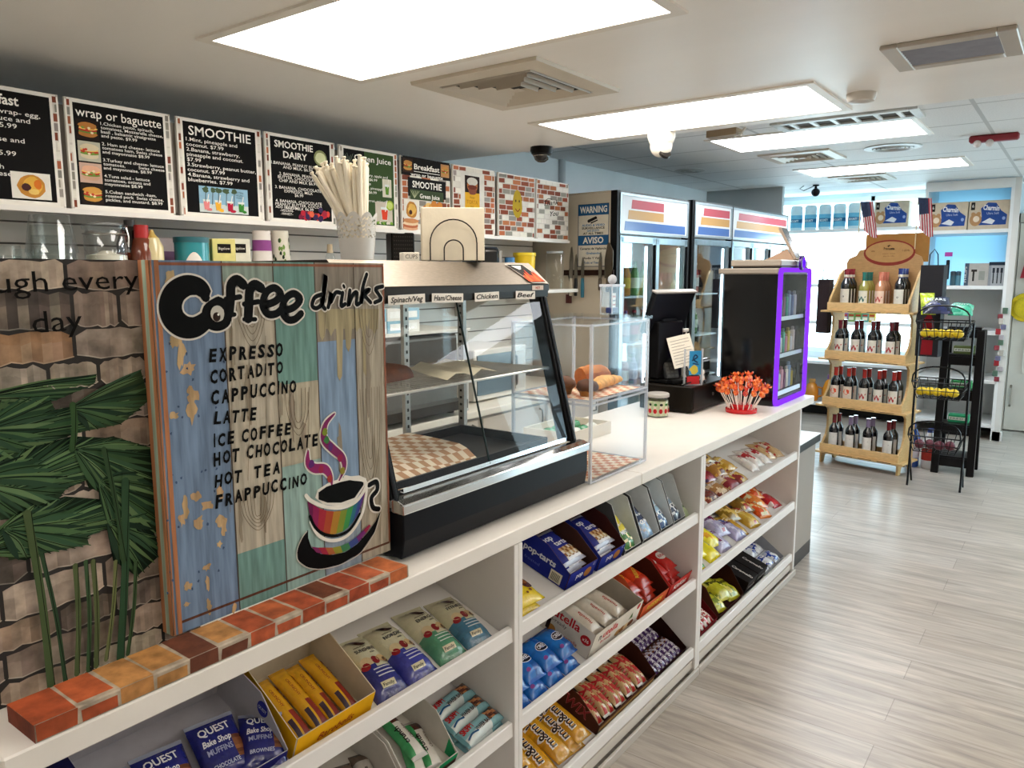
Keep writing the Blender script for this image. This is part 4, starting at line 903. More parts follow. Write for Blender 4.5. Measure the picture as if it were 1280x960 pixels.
def P_(px, py, z): v = at(px, py, z=z); return (v.x, v.y, z)
muffin((2.105, 1.345, ZA), .036, 'brown muffin at the left of the upper pastry tier'); muffin((2.115, 1.26, ZA), .033, 'dark topped muffin behind the black case post, upper pastry tier', ('a8702e', '5a3520'))
cake((2.345, 1.375, ZA+.001), 'small golden loaf cake at the right of upper pastry tier', -.35, .95)
p = PM(); n = 14
for i in range(n): u = i/(n-1); p.sphere(((u-.5)*.19, .025*math.sin(3*u), .020), .026*(1-.45*abs(2*u-1)**2), vary('d9a24e', .15), 10, 7, (1, 1.1, .85), .08)
tag(p.build('flat_pastry', 'bread', loc=(2.30, 1.285, ZA+.0005), rot=(0, 0, .12), smooth=60), 'long pale golden flaky pastry lying on the upper pastry tier', 'pastry')
muffin((2.10, 1.30, .9555), .036, 'dark muffin alone on the lower pastry tier', ('7d4a2c', '5e3420'))
# small clear box with ball knob on the pastry case lid
t = thing('donation_box', 'small clear box with ball knob on top of the pastry case', 'box', (*at(754, 394, z=1.4625)[:2], 1.4625), (0, 0, -.10))
t.location = (2.38, 1.3225, 1.4625); t.scale = (.72, .50, 1.0); a = .05
for q in ((-a, -a, -a+.004, a), (a-.004, -a, a, a), (-a+.004, -a, a-.004, -a+.004), (-a+.004, a-.004, a-.004, a)): PM().box(q[0], q[1], .004, q[2], q[3], .098, 'ffffff').build('wall_panel', 'acrylic', t, smooth=0)
PM().box(-a, -a, 0, a, a, .004, 'ffffff').build('bottom', 'acrylic', t, smooth=0); PM().box(-a-.004, -a-.004, .098, a+.004, a+.004, .105, 'eef2f8').build('lid', 'acrylic', t, smooth=0)
PM().sphere((0, 0, .122), .017, 'e8edf2', 16, 12, (1.3, 1.9, 1)).build('knob', 'edge', t)
for x in (-a, a-.004):
    for y in (-a, a-.004): PM().box(x-.0006, y-.0006, .004, x+.0046, y+.0046, .098, 'dfe3ea').build('corner_edge', 'edge', t, smooth=0)
for q in ((-a-.005, -a-.005, a+.005, -a-.003), (-a-.005, a+.003, a+.005, a+.005), (-a-.005, -a-.003, -a-.003, a+.003), (a+.003, -a-.003, a+.005, a+.003)): PM().box(q[0], q[1], .097, q[2], q[3], .106, 'dfe3ea').build('lid_edge', 'edge', t, smooth=0)
p = PM(); p.box(-.02, -.014, 0, .024, .016, .02, '34406e'); tag(p.build('blue_packet', 'print', loc=(2.38, 1.3225, 1.4675), bevel=.004), 'blue packet inside the small clear knobbed box', 'packet')
p = PM(front(2.362, 1.3055, 1.488)); p.box(-.012, 0, -.001, .012, .05, .001, 'e8e4dc')
for k in range(3): p.rect(-.009, .008+.014*k, .009, .012+.014*k, ['b5483a', '55606e', 'b5483a'][k], .0014)
tag(p.build('paper_slip', 'print', smooth=0), 'printed paper slip inside the small clear knobbed box', 'paper')
# ================================================================ TILL AREA
c = at(822, 520, z=.9465)
t = thing('holiday_jar', 'glass jar with Christmas print and grey lid on the counter', 'jar', c)
PM().lathe([(0, .001), (.046, .001), (.050, .006), (.050, .085), (.047, .092), (.046, .092), (.048, .085), (.048, .006)], 28, 'ffffff', cap=False).build('glass', 'glass', t)
p = PM(); n = 28
for i in range(n):
    a, b = 6.283*i/n, 6.283*(i+1)/n; p.add([(.0472*math.cos(a), .0472*math.sin(a), .006), (.0472*math.cos(b), .0472*math.sin(b), .006), (.0472*math.cos(b), .0472*math.sin(b), .075), (.0472*math.cos(a), .0472*math.sin(a), .075)], [(0, 1, 2, 3)], vary(['d8d6b0', 'c9d2a8', 'e2dcc4'][i % 3], .06))
for i in range(12):
    a = 6.283*i/12+.2; Mj = p.M; p.M = frame((.0506*math.cos(a), .0506*math.sin(a), .03), (-math.sin(a), math.cos(a), 0), (0, 0, 1)); p.ell(0, .0, .009, .012, 'b3282c', 0, 8); p.ell(0, .016, .006, .006, 'e6d6c4', .0003, 8); p.ell(.002, .03, .008, .006, ['3f7a3a', '2a2a2a'][i % 2], .0003, 8); p.M = Mj
p.build('print', 'print', t); PM().lathe([(.049, .092), (.052, .093), (.052, .106), (.048, .110), (0, .110)], 28, 'a9a6a2').build('lid', 'satin', t)
t = thing('cash_drawer', 'big black metal cash drawer on the counter under the till', 'cash drawer', (3.62, 1.565, .9465))
PM().box(-.24, -.125, .006, .24, .15, .128, '17130f').build('body', 'dark', t, smooth=0, bevel=.003); PM().box(-.23, -.128, .02, .23, -.1255, .112, '15110e').build('front', 'dark', t, smooth=0, bevel=.001)
PM().lathe([(.008, 0), (.008, .004), (0, .005)], 12, '8d8a86').build('lock', 'metal', t, M=frame((0, -.128, .07), (1, 0, 0), (0, 0, 1)))
ZD = 1.0750
for x in (-.2, .2):
    for y in (-.09, .11): PM().lathe([(.012, 0), (.012, .006)], 10, '0c0b0a', x, y).build('foot', 'dark', t)
t = thing('till_monitor', 'black till touch monitor seen from behind, on a thick stand', 'monitor', (3.51, 1.635, ZD), (0, 0, -.26))
Mm = T(0, 0, .345) @ RX(math.radians(22)) @ Matrix.Diagonal((.82, 1, .88, 1))
p = PM(Mm); p.box(-.185, -.012, -.125, .185, .018, .125, '14171c'); p.build('screen_housing', 'dark', t, smooth=0, bevel=.008)
p = PM(Mm); p.box(-.187, -.016, .116, .187, .02, .128, '8f8b86'); p.build('top_edge', 'satin', t, smooth=0, bevel=.003)
p = PM(Mm); p.box(-.176, .0183, -.112, .176, .0195, .112, '20242a'); p.build('screen', 'gloss', t, smooth=0)
p = PM(Mm); p.box(-.07, -.030, -.12, .07, -.012, -.03, '101318'); p.build('rear_cover', 'dark', t, smooth=0, bevel=.008)
p = PM(); p.prism([(-.085, -.07), (.085, -.07), (.085, .08), (-.085, .08)], 0, .02, '0f0f10'); p.build('stand_foot', 'dark', t, smooth=0, bevel=.004)
p = PM(); p.box(-.095, -.02, .02, .095, .04, .30, '0d0d0f'); p.build('stand_post', 'dark', t, smooth=0, bevel=.006)
c = at(846, 479, z=ZD); t = thing('card_terminal', 'black card terminal with lit blue dots in front of the till', 'card terminal', (c.x+.0, c.y+.012, ZD), (0, 0, -.5))
Mt = T(0, .02, .015) @ RX(math.radians(68))
p = PM(); p.box(-.045, -.05, 0, .045, .06, .02, '141414'); p.build('base', 'dark', t, smooth=0, bevel=.004)
p = PM(Mt); p.box(-.042, 0, -.012, .042, .145, .012, '1a1b1d'); p.build('body', 'dark', t, smooth=0, bevel=.006)
p = PM(Mt); p.rect(-.034, .095, .034, .138, '0b0d14', .0126); p.build('screen', 'gloss', t, smooth=0); p = PM(Mt)
p.ell(-.006, .122, .004, .004, '9cc4ff', .0132); p.ell(.008, .122, .004, .004, '9cc4ff', .0132); p.build('status_light', 'led', t)
p = PM(Mt); p.rect(-.036, .005, .036, .085, '33322f', .0126)
for i in range(4):
    for j in range(3): p.rect(-.030+.022*j, .012+.018*i, -.014+.022*j, .024+.018*i, '4a4844', .0130)
p.build('keypad', 'satin', t, smooth=0)
p = PM(); p.tube([(3.40, 1.50, ZD+.004), (3.47, 1.47, ZD+.02), (3.53, 1.475, ZD+.03), (3.56, 1.50, ZD+.012), (3.50, 1.53, ZD+.005), (3.44, 1.51, ZD+.004), (3.50, 1.485, ZD+.005)], .004, '121212', 6); tag(p.build('cable', 'dark'), 'looped black cable lying on the cash drawer', 'cable')
t = thing('paper_notice', 'white printed paper notice leaning against the till', 'paper', M=frame((3.515, 1.535, ZD+.082), (.80, -.56, .18), (.05, .28, .95)))
p = PM(); p.box(-.065, 0, -.0006, .065, .155, .0006, 'e9e2d3')
for k in range(9): p.rect(-.052, .016+.0145*k, .052-.03*(k % 3 == 0), .0185+.0145*k, '8d867c', .0009)
p.build('sheet', 'paper', t, smooth=0)
PM().box(-.03, .002, -.03, .03, .03, -.0012, '2a2826').build('clip', 'dark', t, smooth=0)
PM().bar((-.0, .01, -.012), (0.0, -.082, .0), .02, .006, '1d1c1b').build('stand', 'dark', t, smooth=0)
c = at(864, 483, z=ZD); t = thing('flyer_holder', 'clear acrylic holder with blue flyer and red card on cash drawer', 'holder', (3.45, 1.468, ZD), (0, 0, -.75))
PM().box(-.045, -.002, 0, .045, .001, .175, 'ffffff').build('front', 'acrylic', t, smooth=0); PM().box(-.045, .012, 0, .045, .015, .175, 'ffffff').build('back', 'acrylic', t, smooth=0); PM().box(-.045, -.002, -.0, .045, .03, .004, 'eef2f8').build('foot', 'edge', t, smooth=0)
for x in (-.0455, .0425): PM().box(x, -.0025, .0, x+.003, .0155, .176, 'dfe3ea').build('edge', 'edge', t, smooth=0)
p = PM(front(0, .008, 0)); p.box(-.02, .05, -.001, .040, .165, .001, '2f8fc4'); p.rect(-.02, .05, .03, .09, '3a9bd0', .0013); p.ell(.005, .075, .022, .02, 'd9c24a', .0016, 12, .2)
p.stroke([(-.005, .12), (.02, .135), (.008, .145), (.0, .125), (.02, .11)], .007, '14385e', .0018); p.stroke([(.0, .105), (.025, .10)], .006, '14385e', .0018)
tag(p.build('flyer', 'print', M=T(3.45, 1.468, ZD) @ RZ(-.75)), 'blue flyer inside the clear holder on the cash drawer', 'flyer')
p = PM(); p.box(-.030, .004, .005, .032, .010, .042, 'c9262a'); tag(p.build('red_card', 'print', M=T(3.45, 1.468, ZD) @ RZ(-.75)), 'red card at the foot of clear flyer holder', 'card')
c = at(879, 482, z=ZD); t = thing('panda_figurine', 'tiny black and white toy figure beside the flyer holder', 'figurine', (3.56, 1.475, ZD), (0, 0, -.6))
PM().sphere((0, 0, .022), .020, 'e6e4de', 12, 9, (1, .8, 1.1)).build('body', 'satin', t); PM().sphere((0, -.002, .053), .016, 'eeece6', 12, 9).build('head', 'satin', t)
for s in (-1, 1):
    PM().sphere((s*.012, 0, .066), .0055, '161514', 8, 6).build('ear', 'satin', t); PM().sphere((s*.018, -.006, .028), .008, '161514', 8, 6, (.8, 1, 1.5)).build('arm', 'satin', t); PM().sphere((s*.012, -.016, .008), .009, '161514', 8, 6).build('foot', 'satin', t)
t = thing('pump_bottle', 'white pump bottle standing behind the paper notice', 'bottle', (3.72, 1.63, ZD))
PM().lathe([(.026, 0), (.030, .01), (.030, .16), (.012, .18), (.012, .19)], 18, 'd9d6cf').build('body', 'satin', t); PM().lathe([(.014, .19), (.014, .205), (.004, .206), (.004, .235)], 12, 'ece9e2').build('pump', 'satin', t)
PM().box(-.045, -.009, .235, .014, .009, .252, 'ece9e2').build('nozzle', 'satin', t, smooth=0, bevel=.003)
t = thing('receipt_printer', 'small black receipt printer at the far end of the cash drawer', 'printer', (3.80, 1.62, ZD), (0, 0, .0))
PM().box(-.055, -.07, 0, .055, .07, .085, '161616').build('body', 'dark', t, smooth=0, bevel=.006); PM().box(-.045, -.06, .086, .045, .01, .095, '2a2b2d').build('cover', 'gloss', t, smooth=0, bevel=.003); PM().box(-.035, .015, .084, .035, .018, .12, 'ece8df').build('paper', 'paper', t, smooth=0)
PM().box(-.05, -.0705, .02, .05, -.0695, .035, 'c4c8cc').build('trim', 'metal', t, smooth=0)
# ---------------------------------------------------------------- lollipops
c = at(926, 513, z=.9465); c.x, c.y = 3.585, 1.278
t = thing('lollipop_stand', 'round red two-tier lollipop stand on the far counter', 'stand', (c.x, c.y, .9467))
PM().lathe([(0, 0), (.072, 0), (.075, .006), (.074, .018), (.050, .020)], 32, 'c4161c').build('base_tier', 'gloss', t); PM().lathe([(.050, .018), (.052, .034), (.048, .040), (0, .040)], 32, 'b81218').build('upper_tier', 'gloss', t)
random.seed(9); LP = 0
def lolly(a, r0, z0, tilt, ln, col, k):
    t = thing('lollipop', ('red wrapped lollipop' if col[0] == 'r' else 'orange wrapped lollipop')+' in the red stand', 'lollipop', group='%s lollipops in the red stand' % ('red' if col[0] == 'r' else 'orange'))
    t.matrix_basis = T(c.x+r0*math.cos(a), c.y+r0*math.sin(a), .9467+z0) @ RZ(a) @ RY(tilt)
    t['label'] = '%s lollipop in the red stand' % ('red wrapped' if col[0] == 'r' else 'orange wrapped')
    PM().lathe([(.0022, 0), (.0022, ln)], 6, 'efe9e0').build('stick', 'paper', t)
    cc = {'o': ['e05a1e', 'e8702a', 'd94a18', 'f08a3a'], 'r': ['c23a2a', 'd9502e', 'a8283a', 'e0663a']}[col[0]]
    p = PM(T(0, 0, ln)); n, m = 10, 7; v = []; fs = []
    p.sphere((0, 0, .010), .0155, cc[0], 10, 7, (1, .8, 1), .10); p.c = [H(random.choice(cc)) for _ in p.c]; p.build('candy', 'foil', t, smooth=60)
    p = PM(T(0, 0, ln+.022)); v = [(0, 0, 0)]; nn = 9
    for i in range(nn): b = 6.283*i/nn; v.append(((.014+.006*(i % 2))*math.cos(b), (.011)*math.sin(b), .012+.010*(i % 2)))
    p.add(v, [(0, 1+i, 1+(i+1) % nn) for i in range(nn)], [random.choice(cc) for _ in range(nn)]); p.build('wrapper_twist', 'foil', t, smooth=0)
for k in range(16): lolly(6.283*k/16+.1, .060, .019, .50+random.uniform(-.08, .1), .085+random.uniform(0, .012), 'r' if k % 4 == 1 else 'o', k)
for k in range(11): lolly(6.283*k/11, .036, .039, .36+random.uniform(-.06, .08), .085+random.uniform(0, .015), 'r' if k % 5 == 2 else 'o', k)
for k in range(5): lolly(6.283*k/5+.4, .014, .039, .14+random.uniform(-.06, .08), .100+random.uniform(0, .018), 'o', k)
# ---------------------------------------------------------------- purple-lit vending cabinet
t = thing('vending_display', 'tall black countertop display cabinet with purple lit glass front', 'display cabinet', (3.82, 1.20, .947))
VW, VD, VH = .50, .275, .655
PM().box(0, .006, .0, .006, VD, VH, '08080a').build('side_panel', 'gloss', t, smooth=0); PM().box(VW-.006, .006, 0, VW, VD, VH, '08080a').build('side_panel', 'gloss', t, smooth=0)
PM().box(.006, VD-.006, 0, VW-.006, VD, VH, '0e0e14').build('back_panel', 'dark', t, smooth=0); PM().box(.006, .006, 0, VW-.006, VD-.006, .03, '101014').build('floor_panel', 'dark', t, smooth=0)
PM().box(-.012, .002, VH, VW+.004, VD+.03, VH+.03, '8d857b').build('top_ledge', 'satin', t, smooth=0, bevel=.006); PM().box(.03, .0, VH+.030, VW-.02, VD-.03, VH+.038, '1d1b1a').build('top_gap', 'dark', t, smooth=0); PM().box(.025, .0, VH+.038, VW-.02, VD-.02, VH+.072, '9a9186').build('top_box', 'satin', t, smooth=0, bevel=.006)
fr = PM()
def rring(p, x0, z0, x1, z1, r, wd, y0, y1, col, n=6):
    def loop(i): 
        L = []
        for cx, cz, a0 in ((x1-r, z1-r, 0), (x0+r, z1-r, 1.5708), (x0+r, z0+r, 3.1416), (x1-r, z0+r, 4.7124)):
            for k in range(n+1): a = a0+1.5708*k/n; L.append((cx+(r-i)*math.cos(a), cz+(r-i)*math.sin(a)))
        return L
    A, B = loop(0), loop(wd); m = len(A)
    v = [(a, y0, b) for a, b in A]+[(a, y0, b) for a, b in B]+[(a, y1, b) for a, b in A]+[(a, y1, b) for a, b in B]
    p.add(v, [(i, m+i, m+(i+1) % m, (i+1) % m) for i in range(m)]+[(i, (i+1) % m, 2*m+(i+1) % m, 2*m+i) for i in range(m)]+[(m+i, 3*m+i, 3*m+(i+1) % m, m+(i+1) % m) for i in range(m)], col)
rring(fr, -.008, .0, VW+.006, VH+.032, .035, .022, -.016, .0015, '8434f0'); fr.build('purple_frame', 'led', t, smooth=0)
PM().box(.012, -.010, .022, VW-.012, -.006, VH+.010, 'ffffff').build('glass_door', 'caseglass', t, smooth=0)
PM().lathe([(.038, 0), (.038, .012), (.03, .016), (0, .016)], 28, '3a1470').build('badge', 'gloss', t, M=frame((.285, -.0185, VH+.058), (1, 0, 0), (0, 0, 1)))
p = PM(frame((.285, -.0350, VH+.058), (1, 0, 0), (0, 0, 1))); p.ell(0, 0, .030, .030, '7a2cff'); p.ell(0, 0, .018, .018, '5a1ce0', .0004)
for k in range(6): p.ell(.024*math.cos(k*1.047), .024*math.sin(k*1.047), .003, .003, '3a1470', .0008, 8)
p.build('badge_face', 'led', t)
for k, z in enumerate((.045, .24, .43)):
    PM().box(.008, .02, z, VW-.008, VD-.01, z+.006, '9fb4c8').build('shelf', 'acrylic', t, smooth=0); PM().box(.008, .014, z-.008, VW-.008, .022, z+.012, 'c4d8ea').build('shelf_strip', 'led', t, smooth=0) if k == 0 else PM().box(.008, .014, z-.008, VW-.008, .022, z+.012, 'b9c4cf').build('shelf_strip', 'satin', t, smooth=0)
random.seed(31); cols = ['b8c4cc', '8fa8c4', 'c98a9a', 'd8cfc4', '5d6f96', '4fa08a', 'c2b04a', '7a4a6a', 'd2d6da']
for k, (z, nn) in enumerate(((.0512, 11), (.2462, 11), (.4362, 10))):
    for i in range(nn):
        x = .035+(VW-.07)*i/(nn-1); hgt = random.uniform(.09, .135); cc = random.choice(cols)
        lab = 'slim tube on the %s shelf of the purple-lit cabinet, %s from its left' % (['bottom', 'middle', 'top'][k], NTH[i])
        p = PM(); p.box(-.015, -.010, 0, .015, .010, hgt*.85, cc); p.box(-.009, -.007, hgt*.85, .009, .007, hgt, mix(cc, '202020', .5)); p.rect(0, 0, 0, 0, cc) if 0 else None
        o = p.build('tube_pack', 'print', loc=(3.82+x, 1.20+.06, .947+z), bevel=.003, smooth=0); tag(o, lab, 'tube', 'slim tubes in the purple-lit cabinet')
t = thing('tilted_keypad', 'small tilted keypad screen standing on the purple-lit cabinet', 'keypad', (4.22, 1.225, .947+VH+.0722))
Mk = T(0, 0, .008) @ RX(math.radians(-28))
p = PM(Mk); p.box(-.05, 0, 0, .05, .014, .19, 'b9a493'); p.build('housing', 'satin', t, smooth=0, bevel=.003); p = PM(Mk @ front(0, -.0008, 0)); p.rect(-.046, .006, .046, .184, '1d2227')
for k in range(6): p.rect(-.036, .035+.024*k, .036, .047+.024*k, '454c54', .0004)
p.build('screen', 'gloss', t, smooth=0)
p = PM(frame((0, 0, 0), (0, 1, 0), (0, 0, 1))); p.prism([(.01, 0), (.16, .0), (.16, .008), (.055, .06)], -.04, .04, 'c4a48c'); p.build('stand', 'satin', t, smooth=0)
# ================================================================ BACK SHELF AND COUNTER
random.seed(41)
SHZ = 1.512
t = thing('back_shelf', 'long white shelf under the menu boards holding cups and jars', 'shelf', (0, 0, SHZ))
PM().box(-.75, 2.64, -.022, 4.30, 3.08, 0, 'd6d1c8').build('board', 'satin', t, smooth=0, bevel=.002)
for x in (0, 1.2, 2.4, 3.6): q = PM(frame((x, 0, 0), (0, 1, 0), (0, 0, 1))); q.prism([(3.083, -.022), (3.083, -.16), (3.06, -.16), (2.75, -.03), (2.75, -.022)], -.012, .012, 'c9c4bb'); q.build('bracket', 'satin', t, smooth=0)
t = thing('back_counter', 'long back counter with beige doors behind the serving counter', 'counter', (0, 0, 0))
PM().box(.0, 2.48, .10, 4.30, 3.075, .875, 'b9ada0').build('body', 'satin', t, smooth=0); PM().box(-.02, 2.45, .875, 4.32, 3.08, .91, 'e0d9cc').build('worktop', 'satin', t, smooth=0, bevel=.003); PM().box(.0, 2.53, 0, 4.30, 3.07, .10, '4a443e').build('kick', 'matte', t, smooth=0)
for k in range(7):
    d = PM().box(.03+.61*k, 2.462, .12, .60+.61*k, 2.4795, .86, 'c4b8aa').build('cabinet_door', 'satin', t, smooth=0, bevel=.003); PM().tube([(.55+.61*k, 2.462, .74), (.55+.61*k, 2.44, .745), (.55+.61*k, 2.44, .835), (.55+.61*k, 2.462, .84)], .005, '8f8a84', 6).build('door_handle', 'metal', d)
def sx(px, y=2.72, py=300): return at(px, py, y=y).x
def sz(px, py, y=2.72): return at(px, py, y=y).z
# stacked clear cups
def cupstack(px, y, r, n, ztop, label, name='cup_stack', mat='cupglass', col='f2f4f4'):
    x = sx(px, y); t = thing(name, label, 'cups', (x, y, SHZ+.0005)); hh = ztop-SHZ; st_ = (hh-.12)/(n-1)
    for k in range(n): z = st_*k; PM().lathe([(r*.98, z), (r*.74, z+.118), (r*.72, z+.12), (0, z+.12)], 24, col, cap=False).build('cup', mat, t)
cupstack(64, 2.70, .078, 6, sz(64, 268, 2.70)-.004, 'tall stack of clear upturned cups on back shelf at far left')
cupstack(32, 2.80, .05, 3, SHZ+.175, 'short stack of clear cups left of the tall clear stack', 'cup_stack', 'cupglass')
cupstack(8, 2.80, .05, 3, SHZ+.185, 'clear cups at the very left edge of the photo on back shelf', 'cup_stack', 'cupglass')
# sugar jar
x = sx(132); t = thing('sugar_jar', 'clip-top glass jar of white powder beside the clear cups', 'jar', (x, 2.72, SHZ+.0005)); hh = sz(132, 276)-SHZ-.004; r = .068
PM().lathe([(0, .002), (r-.006, .002), (r, .01), (r, hh-.05), (r-.008, hh-.03)], 28, 'ffffff', cap=False).build('glass', 'cupglass', t); PM().lathe([(0, .005), (r-.004, .005), (r-.004, hh*.58), (r*.5, hh*.60), (r*.2, hh*.64), (0, hh*.63)], 24, 'ece4d2').build('powder', 'matte', t)
PM().lathe([(r-.004, hh-.028), (r+.004, hh-.026), (r+.004, hh-.012), (r*.7, hh-.004), (0, hh-.003)], 28, 'ffffff').build('lid', 'glass', t); PM().tube([(r*math.cos(6.283*k/24)*1.02, r*math.sin(6.283*k/24)*1.02, hh-.042) for k in range(24)], .002, 'b9b6b2', 5, True).build('wire', 'metal', t)
PM().tube([(r*.7, -r*.75, hh-.02), (r*.75, -r*.85, hh-.05), (r*.72, -r*.85, hh-.085), (r*.62, -r*.9, hh-.07)], .0025, 'c4c1bd', 5).build('clip', 'metal', t)
# dark ketchup-like bottle with red cap, caramel bottle
def bottle(px, y, prof, cols, label, parts=('body', 'cap'), cut=None, mat=('gloss', 'satin'), lab=None, name='bottle', cat='bottle', rz=0):
    x = sx(px, y); t = thing(name, label, cat, (x, y, SHZ+.0005), (0, 0, rz))
    PM().lathe([q for q in prof if q[1] <= cut+1e-6], 20, cols[0]).build(parts[0], mat[0], t); PM().lathe([(q[0], q[1]) for q in prof if q[1] >= cut-1e-6], 20, cols[1]).build(parts[1], mat[1], t)
    if lab: z0, z1, rr_, c_ = lab; PM().lathe([(rr_, z0), (rr_, z1)], 20, c_, cap=False).build('label', 'print', t)
    return t
bottle(163, 2.76, [(.045, 0), (.047, .02), (.047, .20), (.03, .25), (.018, .262), (.018, .285), (0, .285)], ('1a1310', '141010'), 'dark tall syrup bottle behind the red capped bottle', cut=.262, lab=(.03, .17, .0476, '7a3a22'))
bottle(177, 2.70, [(.036, 0), (.040, .02), (.040, .17), (.030, .215), (.024, .22), (.024, .265), (0, .265)], ('6b3322', 'a81a1a'), 'red capped sauce bottle between sugar jar and caramel bottle', cut=.22, lab=(.03, .12, .0406, 'b5b0a8'))
bottle(190, 2.69, [(.034, 0), (.036, .02), (.037, .12), (.037, .19), (.022, .222), (.010, .235), (.006, .25), (0, .25)], ('cdbf93', 'b59a50'), 'cream caramel squeeze bottle right of the red capped bottle', cut=.222, lab=(.0, .075, .0376, '6a2a22'))
x = sx(214, 2.90); p = PM(); p.box(-.075, -.03, 0, .075, .03, .235, 'cfc4c8'); p.box(-.0755, -.0305, .13, .0755, .0305, .185, '8a6a8e'); tag(p.build('cardboard_box', 'print', loc=(x, 2.92, SHZ+.0005), rot=(0, .0, .15), bevel=.003), 'pale box with purple band behind the teal can', 'box')
# teal can
x = sx(239, 2.72); t = thing('powder_can', 'teal drink powder can with white oval label on back shelf', 'can', (x, 2.72, SHZ+.0005)); hh = sz(239, 297)-SHZ
PM().lathe([(0, 0), (.062, 0), (.062, hh-.02)], 28, '2f8a94').build('body', 'gloss', t); PM().lathe([(.064, hh-.02), (.064, hh), (0, hh)], 28, '1d5c66').build('lid', 'satin', t)
p = PM()
for i in range(9): a = 3.7+.13*i; b = a+.13; k0, k1 = math.sin(3.14*i/9), math.sin(3.14*(i+1)/9); p.add([(.0626*math.cos(a), .0626*math.sin(a), .13-.045*k0), (.0626*math.cos(b), .0626*math.sin(b), .13-.045*k1), (.0626*math.cos(b), .0626*math.sin(b), .13+.045*k1), (.0626*math.cos(a), .0626*math.sin(a), .13+.045*k0)], [(0, 1, 2, 3)], 'e6e2da')
p.M = frame((.0632*math.cos(4.3), .0632*math.sin(4.3), .13), (-math.sin(4.3), math.cos(4.3), 0), (0, 0, 1)); p.text('Ghirardelli', 0, -.006, .012, '4a3a36', 0, width=.05); p.build('label', 'print', t)
x = sx(217, 2.62); p = PM(); p.lathe([(.020, 0), (.022, .01), (.022, .112), (.012, .128), (.012, .14), (0, .14)], 16, ['d9a21e', 'd9a21e', 'e2b42e', 'e8e2d2', 'e8e2d2']); tag(p.build('mustard_bottle', 'satin', loc=(sx(217, 2.67), 2.67, SHZ+.0005)), 'little yellow bottle in front of the teal can', 'bottle')
for px, c1, c2, y, lab in ((262, '57542e', '2a2a1e', 2.80, 'dark olive tea box right of the teal can'), (276, 'd9cf86', '4f7d3a', 2.74, 'yellow tea box with green leaf on back shelf'), (295, 'd5d3c2', '5d7a4c', 2.74, 'white tea box with green leaf swirl on back shelf')):
    x = sx(px, y); hh = sz(px, 299, y)-SHZ; t = thing('tea_box', lab, 'box', (x, y, SHZ+.0005), (0, 0, -.25), 'tea boxes on the back shelf')
    PM().box(-.045, -.032, 0, .045, .032, hh, c1).build('carton', 'print', t, smooth=0, bevel=.002); p = PM(front(0, -.0328, 0)); p.rect(-.026, hh-.055, .026, hh-.02, '1d1a18'); p.text('Bigelow', 0, hh-.042, .010, 'e6e0d2', .0004, width=.044)
    for k in range(5): p.stroke([(-.03+.012*k, .07), (-.015+.01*k, .10), (.0+.006*k, .135)], .008, vary(c2, .2), .0006)
    p.build('label', 'print', t)
for px, c1, lab in ((327, 'd9d2cb', 'upturned stack of white cups with purple band on back shelf'), (350, 'cfcabb', 'upturned stack of leaf patterned paper cups on back shelf')):
    x = sx(px, 2.72); hh = sz(px, 289, 2.72)-SHZ; t = thing('paper_cups', lab, 'cups', (x, 2.72, SHZ+.0005)); r = .045
    PM().lathe([(r, 0), (r*.78, hh), (0, hh)], 24, c1).build('cup', 'paper', t)
    p = PM()
    if 'purple' in lab:
        for z0, z1, c2 in ((hh*.70, hh*.86, '8a4a86'), (hh*.5, hh*.52, '8f8a88'), (hh*.36, hh*.38, '8f8a88'), (hh*.22, hh*.24, '8f8a88'), (hh*.08, hh*.10, '8f8a88')): p.lathe([(r*(1-.22*z0/hh)+.0006, z0), (r*(1-.22*z1/hh)+.0006, z1)], 24, c2, cap=False)
    else:
        for k in range(60):
            a = random.uniform(3.2, 6.2); z = random.uniform(.02, hh*.5) if k < 44 else random.uniform(hh*.5, hh*.9); rq = r*(1-.22*z/hh)+.001
            p.M = frame((rq*math.cos(a), rq*math.sin(a), z), (-math.sin(a), math.cos(a), .0), (0, 0, 1)); p.ell(0, 0, .005, .005 if k < 44 else .010, '4a3a30' if k < 44 else random.choice(['6f8f4a', '2a3a2a']), 0, 7, .2)
    p.build('print', 'print', t)
t = bottle(412, 2.80, [(.035, 0), (.038, .01), (.038, .13), (.015, .19), (.012, .23), (0, .23)], ('e8e6e0', 'b9a88a'), 'clear syrup bottle with cork behind the straw pot', cut=.19, mat=('glass', 'satin'))
# speaker, card box, coffee machine, bottle, tub
x = sx(511, 2.72); t = thing('speaker_box', 'black perforated box behind the straw pot on back shelf', 'speaker', (x, 2.78, SHZ+.0005), (0, 0, -.5)); hh = sz(511, 291)-SHZ
PM().box(-.06, -.05, 0, .06, .05, hh, '14110f').build('body', 'dark', t, smooth=0, bevel=.006); p = PM(front(0, -.0508, 0))
for i in range(9):
    for j in range(14): p.ell(-.045+.0112*i, .02+(hh-.04)*j/13, .0032, .0032, '38332e', 0, 6)
p.build('grille', 'dark', t, smooth=0)
c = at(503, 328, y=1.66); t = thing('card_box', 'small white card box marked CUPS on the display case', 'box', (c.x+.01, 1.64, ZT), (0, 0, -.5)); PM().box(-.025, -.02, 0, .025, .02, .030, 'e4ddd0').build('carton', 'paper', t, smooth=0, bevel=.001); p = PM(front(0, -.0206, 0)); p.text('CUPS', 0, .012, .012, '4a4540', 0, width=.038); p.build('label', 'print', t)
x = sx(617, 2.74); t = thing('coffee_machine', 'black capsule coffee machine with steel front right of the napkins', 'coffee machine', (x, 2.80, SHZ+.0005), (0, 0, -.45)); hh = sz(617, 308)-SHZ
